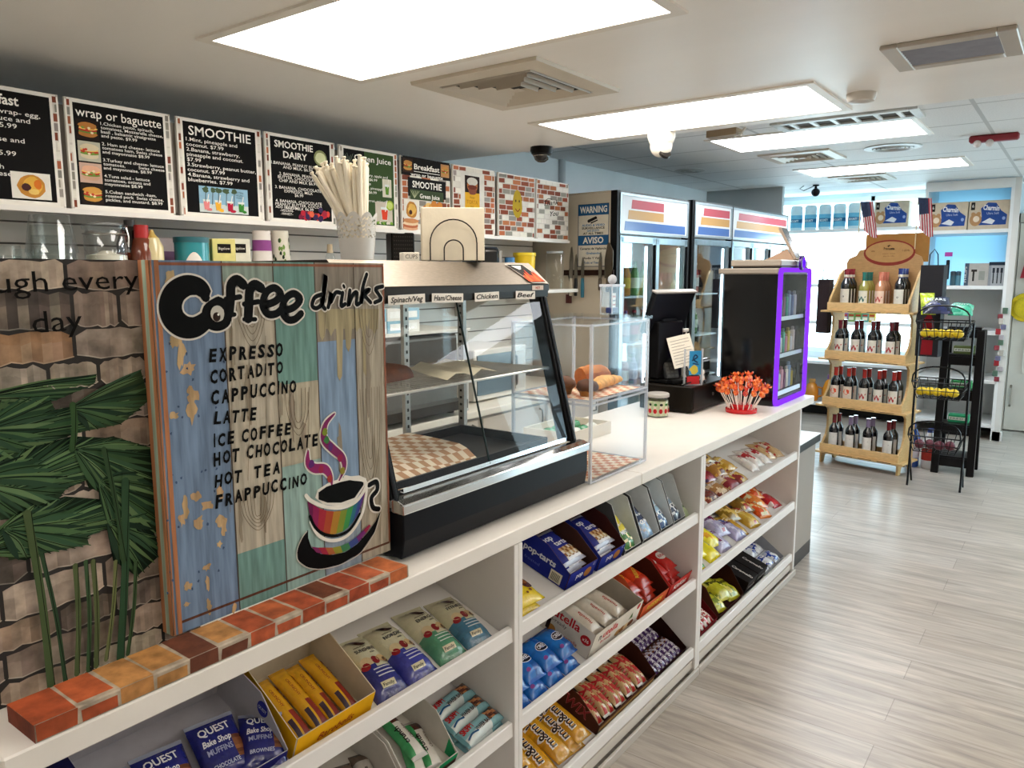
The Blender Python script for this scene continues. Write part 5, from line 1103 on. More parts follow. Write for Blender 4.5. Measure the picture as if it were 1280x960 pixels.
PM().box(-.09, .0, 0, .09, .14, hh, '3d4650').build('body', 'dark', t, smooth=0, bevel=.012); PM().box(-.055, -.075, .05, .055, .0, hh-.01, '121212').build('head', 'gloss', t, smooth=0, bevel=.02, seg=3); PM().box(.06, -.05, .02, .085, .0, hh-.02, 'b5b2ae').build('side_trim', 'metal', t, smooth=0, bevel=.004); PM().box(-.07, -.11, 0, .07, .0, .02, '1c1b1b').build('drip_tray', 'dark', t, smooth=0, bevel=.003)
bottle(637, 2.72, [(.042, 0), (.044, .01), (.044, .14), (.034, .16), (.030, .162), (.030, .19), (0, .19)], ('e6e3df', '3d7ab0'), 'white bottle with pink label and blue cap next to yellow tub', cut=.162, lab=(.03, .10, .0446, 'c04a86'), mat=('satin', 'satin'))
x = sx(659, 2.72); t = thing('yellow_tub', 'yellow plastic tub with brown label near the shelf end', 'tub', (x, 2.74, SHZ+.0005)); hh = sz(659, 316)-SHZ
PM().lathe([(.058, 0), (.066, hh-.02), (.068, hh-.018)], 26, 'e8c41a').build('body', 'satin', t); PM().lathe([(.070, hh-.018), (.070, hh), (0, hh)], 26, 'f0d22a').build('lid', 'satin', t); p = PM()
for i in range(5): a = 4.6+.2*i; b = a+.2; p.add([(.0632*math.cos(a), .0632*math.sin(a), .04), (.0632*math.cos(b), .0632*math.sin(b), .04), (.0664*math.cos(b), .0664*math.sin(b), .11), (.0664*math.cos(a), .0664*math.sin(a), .11)], [(0, 1, 2, 3)], '6a2a22')
p.build('label', 'print', t)
x = sx(697, 2.74); t = thing('glass_canister', 'clear glass canister at the right end of the back shelf', 'canister', (x, 2.76, SHZ+.0005)); hh = sz(697, 314)-SHZ
PM().lathe([(0, .001), (.058, .001), (.058, hh-.02), (.05, hh-.01)], 26, 'ffffff', cap=False).build('glass', 'glass', t); PM().lathe([(.054, hh-.012), (.054, hh), (0, hh+.002)], 26, 'd9dcda').build('lid', 'edge', t)
# back counter appliances seen through the display case
t = thing('espresso_machine', 'grey steel espresso machine on the back counter seen through glass case', 'espresso machine', (2.65, 2.74, .9105))
PM().box(-.30, -.22, .03, .30, .28, .40, '8d8680').build('body', 'brushed', t, smooth=0, bevel=.01); PM().box(-.28, -.23, .27, .28, -.215, .38, '4a4642').build('control_panel', 'dark', t, smooth=0); PM().box(-.28, -.30, .03, .28, -.22, .075, '3a3632').build('drip_tray', 'dark', t, smooth=0)
for x in (-.14, .14): PM().lathe([(.032, .19), (.032, .23), (.02, .27)], 16, 'bdb8b0', x, -.255).build('group_head', 'chrome', t); PM().tube([(x, -.27, .20), (x, -.36, .19)], .012, '161412', 8).build('portafilter_handle', 'dark', t)
for x in (-.26, .26):
    for y in (-.2, .24): PM().lathe([(.02, 0), (.02, .03)], 10, '141312', x, y).build('foot', 'dark', t)
t = thing('microwave', 'white box shaped microwave oven on the back counter', 'microwave', (3.42, 2.78, .9105)); PM().box(-.24, -.18, .01, .24, .20, .29, 'd6d2ca').build('body', 'satin', t, smooth=0, bevel=.006); PM().box(-.22, -.186, .04, .10, -.18, .26, '4f5a62').build('door', 'gloss', t, smooth=0); PM().box(.13, -.186, .04, .22, -.18, .26, 'b9b5ae').build('control_panel', 'satin', t, smooth=0); PM().tube([(.115, -.186, .06), (.115, -.205, .07), (.115, -.205, .23), (.115, -.186, .24)], .007, 'b5b2ae', 6).build('handle', 'metal', t)
p = PM(); p.box(-.16, -.12, 0, .16, .12, .20, 'd9d4c9'); tag(p.build('white_carton', 'paper', loc=(1.85, 2.72, .9105), rot=(0, 0, .1), bevel=.002), 'plain white carton on the back counter behind the case', 'carton')
k = 0
for i in range(4):
    for j in range(2):
        c_ = ['9ec4d8', 'd9dde0', '8fb8cc', 'e2e2de'][(i+j) % 4]; p = PM(); p.box(-.05, -.04, 0, .05, .04, .055, c_); p.box(-.035, -.0406, .012, .035, -.0402, .042, 'eef0f0')
        tag(p.build('small_carton', 'print', loc=(2.30+.108*i, 2.56, 1.338+.0560*j), smooth=0), 'little pale blue and white carton, %s from left in %s row behind case glass' % (NTH[i], ['lower', 'upper'][j]), 'carton', 'little pale cartons above the espresso machine')
t = thing('wire_ledge', 'thin white ledge over the espresso machine holding little cartons', 'ledge', (2.65, 2.74, 1.313)); PM().box(-.42, -.24, 0.01, .38, .28, .024, 'd8d4cc').build('board', 'satin', t, smooth=0)
for x in (-.38, .35): PM().box(x-.01, .26, -.4025, x+.01, .28, .01, 'b9b5ae').build('upright', 'satin', t, smooth=0); PM().box(x-.01, -.24, -.4025, x+.01, -.22, .01, 'b9b5ae').build('upright', 'satin', t, smooth=0)
c0 = (2.45, 1.66, .947)
t = thing('candy_tray', 'pale open tray of green wrapped sweets seen through the case', 'tray', (2.62, 1.66, .9465)); PM().box(-.16, -.12, 0, .16, .10, .012, 'd8cfc0').build('tray_floor', 'satin', t, smooth=0)
for q in ((-.16, -.12, .16, -.112), (-.16, .092, .16, .10), (-.16, -.112, -.152, .092), (.152, -.112, .16, .092)): PM().box(q[0], q[1], .012, q[2], q[3], .05, 'd8cfc0').build('tray_side', 'satin', t, smooth=0)
for i in range(4):
    for j in range(2): p = PM(); p.sphere((0, 0, .018), .03, random.choice(['2f8a5a', '3fa06a', 'e2e6dc']), 10, 7, (1.2, .8, .55), .1); tag(p.build('wrapped_sweet', 'foil', loc=(2.52+.066*i, 1.60+.08*j, .9600), rot=(0, 0, random.uniform(-.3, .3))), 'green wrapped sweet in the pale tray behind the pastry case', 'sweet', 'green sweets in the pale tray')
# ================================================================ SNACKS ON THE COUNTER SHELVES
random.seed(77)
CA, SA = math.cos(TA), math.sin(TA)
def slot(zf, x, v, n=.0, rz=0): return T(x, 1.166+v*CA, zf+.0015+v*SA) @ RX(TA) @ T(0, 0, n) @ RZ(rz)
def pillow(w, h, t, colfn, nu=10, nv=14, seal=.07, wr=.004, flat=False):
    """a sealed film pouch lying flat: x across, y along, z up; returns the builder and its top surface"""
    p = PM(); v = []; fs = []; cs = []; ph = random.uniform(0, 6)
    def hz(x, y):
        u = min(1, abs(2*x/w)); q = (y/h-seal)/(1-2*seal); q = min(1, max(0, q)); s = abs(2*q-1)
        k = ((1-u**3.2)*(1-s**4.5)) if not flat else ((1-u**8)*(1-s**10))
        return .002+.86*t*max(0, k)**.75
    def wob(x, y): return wr*(math.sin(9*x/w+ph)+math.sin(7*y/h*2+ph*2)+math.sin(5*(x+y)/w+ph))*.33*(1 if 0.03 < y/h < .97 else .3)
    for i in range(nu+1):
        for j in range(nv+1):
            x = -w/2+w*i/nu; y = h*j/nv; pin = 1-.05*math.sin(3.14*j/nv)
            v.append((x*pin, y, hz(x, y)+max(0, wob(x, y))*(1 if hz(x, y) > .004 else .4)))
    m = nv+1
    for i in range(nu):
        for j in range(nv): fs.append((i*m+j, (i+1)*m+j, (i+1)*m+j+1, i*m+j+1)); cs.append(colfn((i+.5)/nu, (j+.5)/nv))
    b = len(v); rim = [(i, 0) for i in range(nu+1)]+[(nu, j) for j in range(1, nv+1)]+[(i, nv) for i in range(nu-1, -1, -1)]+[(0, j) for j in range(nv-1, 0, -1)]
    v += [(v[i*m+j][0], v[i*m+j][1], 0) for i, j in rim]; r = len(rim)
    for k in range(r): i, j = rim[k]; i2, j2 = rim[(k+1) % r]; fs.append((b+k, b+(k+1) % r, i2*m+j2, i*m+j)); cs.append(colfn(min(.99, i/nu), min(.99, j/nv)))
    fs.append(tuple(b+k for k in range(r))[::-1]); cs.append(colfn(.5, .5)); p.add(v, fs, cs)
    p.top = lambda x, y, z=0: (x, y, hz(x, y)+max(0, wob(x, y))+.0018+z)
    return p
def ptxt(p, s, x, y, sz, col, rot=0, width=None, fat=.02, dz=0, shear=0): p.text(s, x, y, sz, col, dz, fat=fat, rot=rot, width=width, mp=p.top, shear=shear)
def pell(p, x, y, rx, ry, col, dz=.0002, n=12): p.add([(x+rx*math.cos(6.283*i/n), y+ry*math.sin(6.283*i/n), dz) for i in range(n)], [tuple(range(n))], col, p.top)
def prect(p, x0, y0, x1, y1, col, dz=.0001):
    n = 4; 
    for i in range(n):
        for j in range(n):
            a, b, c, d = x0+(x1-x0)*i/n, x0+(x1-x0)*(i+1)/n, y0+(y1-y0)*j/n, y0+(y1-y0)*(j+1)/n
            p.add([(a, c, dz), (b, c, dz), (b, d, dz), (a, d, dz)], [(0, 1, 2, 3)], col, p.top)
def put(p, name, label, cat, M, group=None, mat='foil'): o = p.build(name, mat, smooth=70); o.matrix_basis = M; return tag(o, label, cat, group)
def carton(M, w, d, hf, hb, out, inn, label, name='display_carton', prints=None, lipcut=.0, floor=True, group=None, mid=None):
    """open-topped shelf carton: low front, taller back, sloping flanks"""
    t = thing(name, label, 'carton', group=group, M=M); th = .002; a = w/2; hm = mid if mid is not None else hb
    def wall(nm, quad_in, nrm, col_o=out, col_i=inn):
        n = Vector(nrm)*th; A = [Vector(q) for q in quad_in]; B = [q+n for q in A]; m = len(A); p = PM()
        p.add([tuple(q) for q in A]+[tuple(q) for q in B], [tuple(range(m)), tuple(range(2*m-1, m-1, -1))]+[((i+1) % m, i, m+i, m+(i+1) % m) for i in range(m)], [col_i, col_o]+[inn]*m); p.build(nm, 'print', t, smooth=0)
    wall('bottom', [(-a+th, th, th), (a-th, th, th), (a-th, d-th, th), (-a+th, d-th, th)], (0, 0, -1))
    wall('back_wall', [(-a+th, d-th, th), (a-th, d-th, th), (a-th, d-th, hb), (-a+th, d-th, hb)], (0, 1, 0))
    wall('front_wall', [(a-th, th, th), (-a+th, th, th), (-a+th, th, hf), (a-th, th, hf)], (0, -1, 0))
    wall('side_wall', [(-a+th, th, th), (-a+th, d-th, th), (-a+th, d-th, hb), (-a+th, d*.45, hm), (-a+th, th, hf)], (-1, 0, 0))
    wall('side_wall', [(a-th, d-th, th), (a-th, th, th), (a-th, th, hf), (a-th, d*.45, hm), (a-th, d-th, hb)], (1, 0, 0))
    if prints:
        p = PM(); prints(p, w, d, hf, hb); by = {}
        for f, c in zip(p.f, p.c):
            a_, b_, c_ = (p.v[f[i]] for i in (0, 1, 2)); n_ = (b_-a_).cross(c_-a_); ax = max(range(3), key=lambda i: abs(n_[i])); by.setdefault((ax, round(p.v[f[0]][ax], 2)), []).append((f, c))
        for fs in by.values():
            q = PM()
            for f, c in fs: q.add([tuple(p.v[i]) for i in f], [tuple(range(len(f)))], c)
            q.build('print', 'print', t, smooth=0)
    return t
FR_ = lambda: frame((0, -.0006, 0), (1, 0, 0), (0, 0, 1))                   # front face of a carton
LF_ = lambda w: frame((-w/2-.0006, 0, 0), (0, -1, 0), (0, 0, 1))             # left flank, x runs towards the shopper
# ---- near unit, upper shelf
def qp(p, w, d, hf, hb):
    p.M = frame((w/2-.0026, 0, 0), (0, 1, 0), (0, 0, 1)) @ T(.075, .075, .0002); p.M = frame((w/2-.0026, .09, .075), (0, -1, 0), (0, 0, 1)); p.ell(0, 0, .017, .017, '2a2f86'); p.text('QUEST', 0, -.004, .007, 'd9dcec', .0004, width=.026)
def upright(zf, x, v, w, d, lean, n=.004): return slot(zf, x, v) @ T(0, 0, n) @ RX(math.radians(lean))
carton(slot(.65, .675, .008), .335, .235, .045, .105, '1c1d5e', 'aaa8ae', 'navy open carton of blue bakery snack bags at the lower left corner', prints=qp)
def quest(M, label, s=1):
    def cf(u, v): 
        if v < .06 or v > .94: return '9096a8'
        if u > .72 and .25 < v < .62: return ['7a4a2c', '8f5a34', '5e3620'][int(v*40) % 3]
        return vary('1d2370', .15)
    p = pillow(.095*s, .135*s, .022*s, cf, 14, 18, wr=.003); k = s
    ptxt(p, 'QUEST', -.004*k, .098*k, .016*k, 'e2e4ec', width=.060*k); ptxt(p, 'Bake Shop', -.008*k, .076*k, .012*k, 'e2e4ec', width=.054*k, shear=.2); ptxt(p, 'MUFFINS', -.008*k, .058*k, .011*k, '9aa2c8', width=.048*k); ptxt(p, 'BROWNIES' if s < 1 else 'CHOCOLATE', -.006*k, .03*k, .008*k, 'b9c0dc', width=.05*k)
    put(p, 'snack_bag', label, 'snack bag', M, 'blue bakery bags in the navy carton')
quest(slot(.65, .745, .028, .008, -.12) @ RX(math.radians(16)), 'blue bakery snack bag with muffin text, right hand one in the navy carton')
quest(slot(.65, .640, .022, .008, -.10) @ RX(math.radians(14)), 'blue bakery snack bag in the middle of the navy carton')
quest(slot(.65, .545, .022, .008, -.05) @ RX(math.radians(14)), 'blue bakery snack bag at the left end of the navy carton')
quest(slot(.65, .795, .010, .022, -.5) @ RX(math.radians(8)), 'blue bakery snack bag lying in front in the navy carton', .9)
def yp(p, w, d, hf, hb):
    p.M = FR_(); p.text('Barebells', 0, .020, .017, '9a3a1a', 0, fat=.01, width=.10, shear=.45)
    p.M = frame((-w/2+.0026, d*.5, .03), (0, 1, 0), (0, 0, 1)); 
    p.M = LF_(w); p.text('Barebells', -d*.45, .04, .012, '9a3a1a', 0, width=.08, shear=.4)
carton(slot(.65, .965, .010, 0, .02), .212, .215, .060, .112, 'e0a818', 'cdbfa6', 'yellow open carton of yellow bars, left of the trail mix bags', prints=yp, mid=.085)
for k in range(4):
    def cf(u, v):
        if v < .05 or v > .95: return 'c8901a'
        if v < .45 and .45 < u < .85: return vary('8a2a20', .1)
        if v < .34 and .15 < u < .42: return '3a2a3a'
        return vary('d9a01c', .06)
    p = pillow(.040, .175, .016, cf, 8, 18, .04, .001); ptxt(p, 'Barebells', .012, .115, .010, '8a3018', rot=-1.5708, width=.06, shear=.3); ptxt(p, 'CRUNCHY', -.006, .115, .006, '9a4a20', rot=-1.5708, width=.05)
    put(p, 'snack_bar', 'yellow wrapped bar in the yellow carton, %s' % ['at its left wall', 'second from left', 'third from left', 'rightmost'][k], 'snack bar', slot(.65, .906+.040*k, .018, .012+.008*(k % 2)) @ RX(math.radians(6)), 'yellow bars in the yellow carton')
for k, (x, top, low, rz, nm, lb) in enumerate(((1.143, .205, '2a2f78', -.12, 'SUNSHINE', 'dark blue'), (1.243, .205, '353a92', -.06, 'NORDIC', 'bright blue'), (1.352, .205, '4f8a6a', -.10, 'ENERGY', 'green'), (1.455, .19, '3f6f8a', -.13, 'FITNESS', 'steel blue'))):
    def cf(u, v):
        if v < .42+.04*math.sin(u*6): return vary(low, .14)
        return vary('c9c4a6', .04)
    p = pillow(.098, top, .030, cf, 12, 20, .06, .003)
    p.stroke([(-.012, top*.93), (-.006, top*.88), (.004, top*.80), (.016, top*.78)], lambda u: .004+.010*math.sin(3.1*u), '3a1f1c', .0006, mp=p.top); ptxt(p, 'seeberger', -.002, top*.74, .005, '4a3a34', width=.035); ptxt(p, nm, .004, top*.66, .0105, '1f2038', width=.055); ptxt(p, 'mix', .016, top*.61, .006, '1f2038')
    for (dx, dy, rx, ry, c) in ((-.018, .50, .016, .013, 'cdb890'), (.006, .49, .010, .013, '7d1c22'), (.024, .50, .014, .011, 'c9a878'), (-.026, .44, .011, .010, '8a1a22'), (.032, .47, .008, .009, '5a3520')): pell(p, dx, top*dy, rx, ry, vary(c, .1))
    for j in range(3): prect(p, -.016, top*(.36-.05*j), .030, top*(.375-.05*j), mix(low, 'ffffff', .55), .0003)
    prect(p, -.022, top*.12, .016, top*.19, 'c9c0a0', .0003); ptxt(p, 'Family', -.003, top*.135, .007, '2a2a30', width=.03, dz=.0006)
    put(p, 'trail_mix_bag', 'cream and %s trail mix bag, %s from left of four on the near shelf' % (lb, NTH[k]), 'snack bag', slot(.65, x, .006, .001, rz), 'trail mix bags on the near upper shelf')
# ---- near unit, middle shelf
def cp(p, w, d, hf, hb):
    p.M = FR_(); p.rect(-w/2, .0, w/2, .018, '5a3a34'); p.rect(w*.1, .018, w/2, hf, '2f9a62', .0003)
    p.M = frame((w/2-.0026, 0, 0), (0, -1, 0), (0, 0, 1)); p.poly2([(-.035, .004), (-.004, .004), (-.004, .030), (-.035, .052)], '2f9a62')
carton(slot(.38, 1.262, .012), .170, .215, .035, .095, 'ded9d0', 'c9c4bb', 'white and green open carton of crunch bars, left of the wafer bars', prints=cp)
carton(slot(.38, 1.085, .012), .165, .215, .035, .095, 'd9d4cc', 'bdb8b0', 'plain white open carton at the lower left of the near unit')
for k, (x, v, n_) in enumerate(((1.235, .03, .006), (1.290, .025, .006), (1.262, .06, .028))):
    def cf(u, v):
        if v < .04 or v > .96: return 'c9c6c0'
        if u < .32: return vary('3f9a5c', .08)
        if v > .72: return vary('4a2620', .15)
        return vary('d9d4ca', .03)
    p = pillow(.048, .150, .018, cf, 9, 16, .04, .001); ptxt(p, 'crunch', -.003, .07, .014, '1f1c1a', rot=1.5708, width=.055); ptxt(p, 'Chocolate', .014, .075, .007, '6a5a50', rot=1.5708, width=.05, shear=.3)
    put(p, 'snack_bar', 'white and green crunch bar, %s in the white and green carton' % ['left one', 'right one', 'topmost'][k], 'snack bar', slot(.38, x, v, n_, -.5+.2*k), 'crunch bars in the white and green carton')
for k in range(2):
    p = pillow(.048, .150, .018, lambda u, v: vary('b9b2a8', .05) if v < .8 else vary('6a5a50', .1), 9, 16, .04, .001); ptxt(p, 'Chocolate', 0, .07, .010, '2a2624', rot=1.5708, width=.06)
    put(p, 'snack_bar', 'silvery white bar in the plain white carton, %s one' % ['left', 'right'][k], 'snack bar', slot(.38, 1.065+.05*k, .03, .006, -.3), 'silvery bars in the plain white carton')
for k in range(6):
    lay, i = k // 3, k % 3
    def cf(u, v):
        if v < .04 or v > .96: return '5f8f96'
        if v < .34 and u > .25: return vary(['4a261c', 'a8683a', '5e3020', 'b87a48'][int(v*36+u*5) % 4], .08)
        if u < .40 and .34 < v < .95: return vary('c9d2d0', .03)
        return vary('7fb0b8', .06)
    p = pillow(.052, .165, .020, cf, 10, 20, .03, .0015)
    ptxt(p, 'SKIPPY', .004, .133, .016, 'b3282c', rot=-1.5708, width=.044, dz=.0012, fat=.04); ptxt(p, 'WAFER BARS', -.012, .085, .011, '3a2420', rot=-1.5708, width=.066, fat=.02, dz=.0012); p.stroke([(-.012, .152), (-.008, .135), (-.012, .115)], .005, '2a5a86', .0006, mp=p.top)
    put(p, 'wafer_bar', 'light blue wafer bar, %s from the shelf edge in the %s layer' % (NTH[i], ['lower', 'upper'][lay]), 'snack bar', slot(.38, 1.390+.165, .012+.052*i, .001+.0205*lay, 1.5708) @ RZ(.0) @ T(.0, .0, 0) if 0 else slot(.38, 1.553-.004*lay, .034+.052*i+.006*lay, .001+.0235*lay, 1.5708+.06), 'light blue wafer bars on the near middle shelf')
# ---- middle unit, upper shelf
def cf(u, v): return vary('e0c21c', .05)
for k in range(2):
    p = pillow(.13, .175, .022, cf, 12, 16, .04, .002); ptxt(p, 'Ginger', -.006, .118, .024, '1c2a66', width=.085, rot=.0); ptxt(p, 'Dipped', -.012, .085, .014, '3a6a3a', width=.06); ptxt(p, 'Thins', -.008, .060, .014, '8a6a20', width=.05)
    pell(p, .038, .065, .022, .024, '5a3018'); pell(p, .036, .070, .014, .012, '7d4a24', .0005); pell(p, .03, .035, .006, .005, '6a3a1c'); pell(p, .012, .03, .005, .004, '6a3a1c')
    put(p, 'cookie_pack', 'yellow ginger cookie pack at the left of the middle unit, %s' % ['leaning lower', 'lying on top'][k], 'cookie pack', slot(.65, 1.668+.012*k, .010+.010*k, .001+.0255*k, -.05), 'yellow cookie packs in the middle unit')
def pop(big):
    def f(p, w, d, hf, hb):
        p.M = LF_(w) @ T(-d*.52, 0, 0)
        p.text('pop-tarts', .0, .050, .020, 'd6d9e8', 0, fat=.03, width=.125); p.text('frosted', -.02, .022, .010, '5f6ac0', 0, width=.06); p.rect(.052, .006, .095, .042, 'd9d4c4', .0002)
        for k in range(8): p.rect(.058+.004*k, .010, .060+.004*k, .036, '3a3226', .0004)
        p.M = FR_(); p.text('pop', -w*.1, .028, .018, 'e6e6ee', 0, fat=.03); p.ell(w*.2, .03, .022, .016, 'b5783a', .0003); p.text('12', w*.38, .045, .010, 'e6e6ee', 0)
    return f
carton(slot(.65, 1.948, .018), .165, .225, .060, .112, '1f2a86', '4a2f2a', 'first blue toaster pastry carton, barcode on its flank, middle unit', prints=pop(1), group='blue toaster pastry cartons', mid=.105)
carton(slot(.65, 2.135, .018), .165, .225, .055, .112, '25348f', '42201e', 'second blue toaster pastry carton, right of the barcode one', prints=pop(0), group='blue toaster pastry cartons', mid=.105)
for b_, x0 in ((0, 1.948), (1, 2.135)):
    for k in range(3):
        def cf(u, v):
            if v < .05 or v > .95: return 'b9bcd0'
            if v < .45 and u > .35: return vary(['c9a878', 'e2d9c8', '8a5a34'][int(u*19+v*23) % 3], .1)
            return vary('232c82', .12)
        p = pillow(.130, .150, .016, cf, 12, 12, .05, .002); ptxt(p, 'pop', -.020, .100, .024, 'dfe2ee', width=.05); ptxt(p, 'tarts', .014, .072, .020, 'dfe2ee', width=.06); prect(p, -.02, .012, .05, .02, 'e8e8ee', .0004)
        put(p, 'pastry_pack', 'blue pastry pack, %s of three in the %s blue carton' % (['bottom', 'middle', 'top'][k], NTH[b_]), 'pastry pack', slot(.65, x0+.002*k, .034+.010*k, .010+.0195*k) @ RX(math.radians(5)), 'toaster pastry packs in blue cartons')
gx = (2.285, 2.425, 2.555, 2.665)
for k, x in enumerate(gx):
    carton(slot(.65, x, .012), (.115, .13, .105, .10)[k], .235, .022, .150, '4a4c4e', 'd4d8d8', 'grey tall-backed carton, %s from left of four in the middle unit' % NTH[k], group='grey tall-backed cartons', mid=.145)
specs = [('e0d23a', '3f7a3a', 2), ('2a3a5e', '8fb0d0', 3), ('9fc4dc', '3a5a8a', 3), ('7f95a8', '2a3a52', 2)]
for k, (c1, c2, n_) in enumerate(specs):
    for i in range(n_):
        def cf(u, v): return vary(c1, .08) if v > .62 else vary(c2, .15) if (int(u*6)+int(v*8)) % 3 else vary(mix(c1, 'ffffff', .4), .1)
        p = pillow(.075, .115, .020, cf, 8, 12, .06, .003); ptxt(p, ['MINT', 'GUM', 'ICE', 'ICE'][k], 0, .055, .016, 'e8ecec', width=.045)
        put(p, 'sweet_pack', '%s sweet pack, %s in the %s grey carton' % (['yellow and green', 'navy and pale blue', 'icy blue', 'slate'][k], ['front one', 'middle one', 'rear one'][i], NTH[k]), 'sweet pack', slot(.65, gx[k], .016+.030*i, .006+.004*i) @ RX(math.radians(28+6*i)), 'sweet packs in the grey cartons')
p = pillow(.06, .11, .02, lambda u, v: vary('4f7a3a' if v > .3 else 'b9c8a0', .12), 8, 12, .06, .003); ptxt(p, 'MINT', 0, .05, .014, 'e6ece0', width=.04); put(p, 'sweet_pack', 'green sweet pack leaning at the right end, past the grey cartons', 'sweet pack', slot(.65, 2.745, .014, .002) @ RX(math.radians(20)))
# ---- middle unit, middle shelf
for k in range(8):
    r_, i = divmod(k, 4)
    def cf(u, v):
        if v < .05 or v > .95: return vary('1f5ab0', .1)
        return vary('1e6fc0' if u < .55 else '1a55a4', .10)
    p = pillow(.085, .125, .030, cf, 10, 14, .06, .003); pell(p, .004, .066, .026, .017, 'dfe6f0', .0003, 16); pell(p, .004, .066, .0235, .0145, '10142a', .0006, 16); ptxt(p, 'OREO', .004, .0605, .014, 'eef0f4', width=.041, dz=.0022); pell(p, -.02, .03, .008, .006, '7a3a8a', .0003)
    put(p, 'cookie_pack', 'blue cookie pack with round cookie mark, %s from left in the %s layer' % (NTH[i], ['lower', 'upper'][r_]), 'cookie pack', slot(.38, 1.640+.090*i+.012*r_, .006+.035*r_, .001+.030*r_, -.06+.03*i), 'blue cookie packs in the middle unit')
def nut(p, w, d, hf, hb):
    p.M = FR_(); 
    for (s, c0, x, y, sz, wd) in (('n', '1f1a18', -.120, .058, .028, .016), ('utella', 'c4282e', -.052, .058, .028, .100), ('B-ready', 'b03034', -.07, .038, .012, .07)): p.text(s, x, y, sz, c0, 0, fat=.02, width=wd)
    for k in range(4): p.ell(.02+.03*k, .026, .022, .012, vary(['b58a5a', '8a5a30', 'd6b88a', '6a4024'][k], .1), .0003)
    p.ell(.135, .085, .012, .012, 'b3262c', .0003); p.poly2([(.08, .05), (.10, .075), (.11, .05)], '4f6a34', .0003)
    p.M = LF_(w) @ T(-d*.5, 0, 0)
    p.text('n', -.068, .070, .030, '1f1a18', 0, fat=.02, width=.016); p.text('utella', .0, .070, .030, 'c4282e', 0, fat=.02, width=.105); p.text('B-ready', -.025, .050, .013, '4a3a34', 0, width=.065); p.ell(.082, .060, .020, .017, 'b3262c', .0003); p.text('x36', .082, .054, .012, 'f0ece6', .0006, width=.024)
    p.text('nutella', .035, .018, .012, 'b03034', 0, width=.05); p.rect(-.066, .012, -.052, .050, '2a1a14', .0003); p.ell(-.045, .022, .018, .014, 'b57a3a', .0002)
carton(slot(.38, 2.155, .012), .330, .215, .098, .106, 'd9d2c6', 'b5ab9c', 'white open carton of hazelnut bars with big red lettering', prints=nut, mid=.104)
for k in range(6):
    r_, i = divmod(k, 3); p = pillow(.075, .15, .022, lambda u, v: vary('d0c6b6', .05) if v > .1 else 'b5a898', 8, 14, .05, .002); ptxt(p, 'nutella', 0, .06, .013, 'a83a34', rot=1.5708, width=.06)
    put(p, 'snack_bar', 'white hazelnut bar, %s of three in the %s layer of the white carton' % (['left', 'middle', 'right'][i], ['lower', 'upper'][r_]), 'snack bar', slot(.38, 2.065+.085*i, .035, .030+.026*r_, .06*(i-1)), 'hazelnut bars in the white carton')
def red(t1, c):
    def f(p, w, d, hf, hb):
        p.M = FR_(); p.text(t1, 0, .022, .020, c, 0, fat=.03, width=w*.6, shear=.2)
    return f
carton(slot(.38, 2.450, .012), .215, .225, .058, .115, 'd2603a', '4a2014', 'orange open carton of orange sweet packs, brown inside', prints=red("REESE'S", 'e8c84a'), mid=.112)
carton(slot(.38, 2.672, .012), .200, .225, .058, .115, 'c23a34', '7d1a18', 'red open carton of red wafer packs at the end of the shelf', prints=red('KitKat', 'efe6e0'), mid=.112)
for k in range(6):
    r_, i = divmod(k, 2); rd = k % 2
    p = pillow(.085, .135, .022, lambda u, v: vary('d2421c', .12) if v > .3 else vary('b3301a', .15), 9, 12, .06, .002); ptxt(p, "REESE'S", 0, .06, .015, 'e0b83a', rot=.9, width=.06)
    put(p, 'sweet_pack', 'orange sweet pack, %s side of the %s layer in the orange carton' % (['left', 'right'][i], ['lower', 'middle', 'upper'][r_]), 'sweet pack', slot(.38, 2.405+.09*i, .03+.02*r_, .006+.022*r_), 'orange packs in the orange carton')
    p = pillow(.080, .135, .020, lambda u, v: vary('b8211c', .12), 9, 12, .06, .002); pell(p, 0, .066, .026, .020, 'e8e0dc', .0003); ptxt(p, 'KitKat', 0, .059, .014, 'c02420', width=.040, dz=.002, shear=.2)
    put(p, 'wafer_pack', 'red wafer pack, %s side of the %s layer in the red carton' % (['left', 'right'][i], ['lower', 'middle', 'upper'][r_]), 'sweet pack', slot(.38, 2.632+.082*i, .03+.02*r_, .006+.021*r_), 'red wafer packs in the red carton')
# ---- middle unit, bottom shelf
for k, (x, v, n_, rz) in enumerate(((1.655, .008, .001, -.20), (1.715, .010, .016, -.10), (1.790, .008, .001, -.16), (1.865, .012, .018, -.06), (1.945, .012, .001, -.10), (1.985, .018, .020, -.05), (1.70, .06, .032, -.3))):
    def cf(u, v):
        if v < .04 or v > .96: return vary('b98a24', .1)
        if .15 < u < .32 and v > .3: return vary(['c9542a', '5a3a1c', '4f8a3a', 'd9a01c'][int(v*13) % 4], .1)
        return vary('c8901c', .12)
    p = pillow(.078, .205, .026, cf, 10, 22, .05, .003); ptxt(p, "m&m's", -.004, .105, .034, 'e9e6df', rot=1.5708, width=.128, fat=.05); ptxt(p, "m&m's", -.004, .105, .031, '2a1610', rot=1.5708, width=.122, fat=.012, dz=.0006)
    put(p, 'candy_bag', 'golden peanut candy bag, %s from left on bottom shelf of middle unit' % NTH[[0, 2, 3, 4, 5, 6, 1][k]], 'candy bag', slot(.09, x, v, n_, rz), 'golden candy bags on the bottom shelf')
def tw(p, w, d, hf, hb):
    p.M = LF_(w) @ T(-d*.5, 0, 0); p.text('TWIX', 0, .030, .040, 'c06a6a', 0, fat=.02, width=.13, rot=-.08, shear=.2); p.text('TWIX', 0, .032, .036, '8a2a2e', .0004, fat=.0, width=.125, rot=-.08, shear=.2)
    p.M = FR_(); p.rect(-w/2+.01, .006, w/2-.01, .026, 'c9a86a')
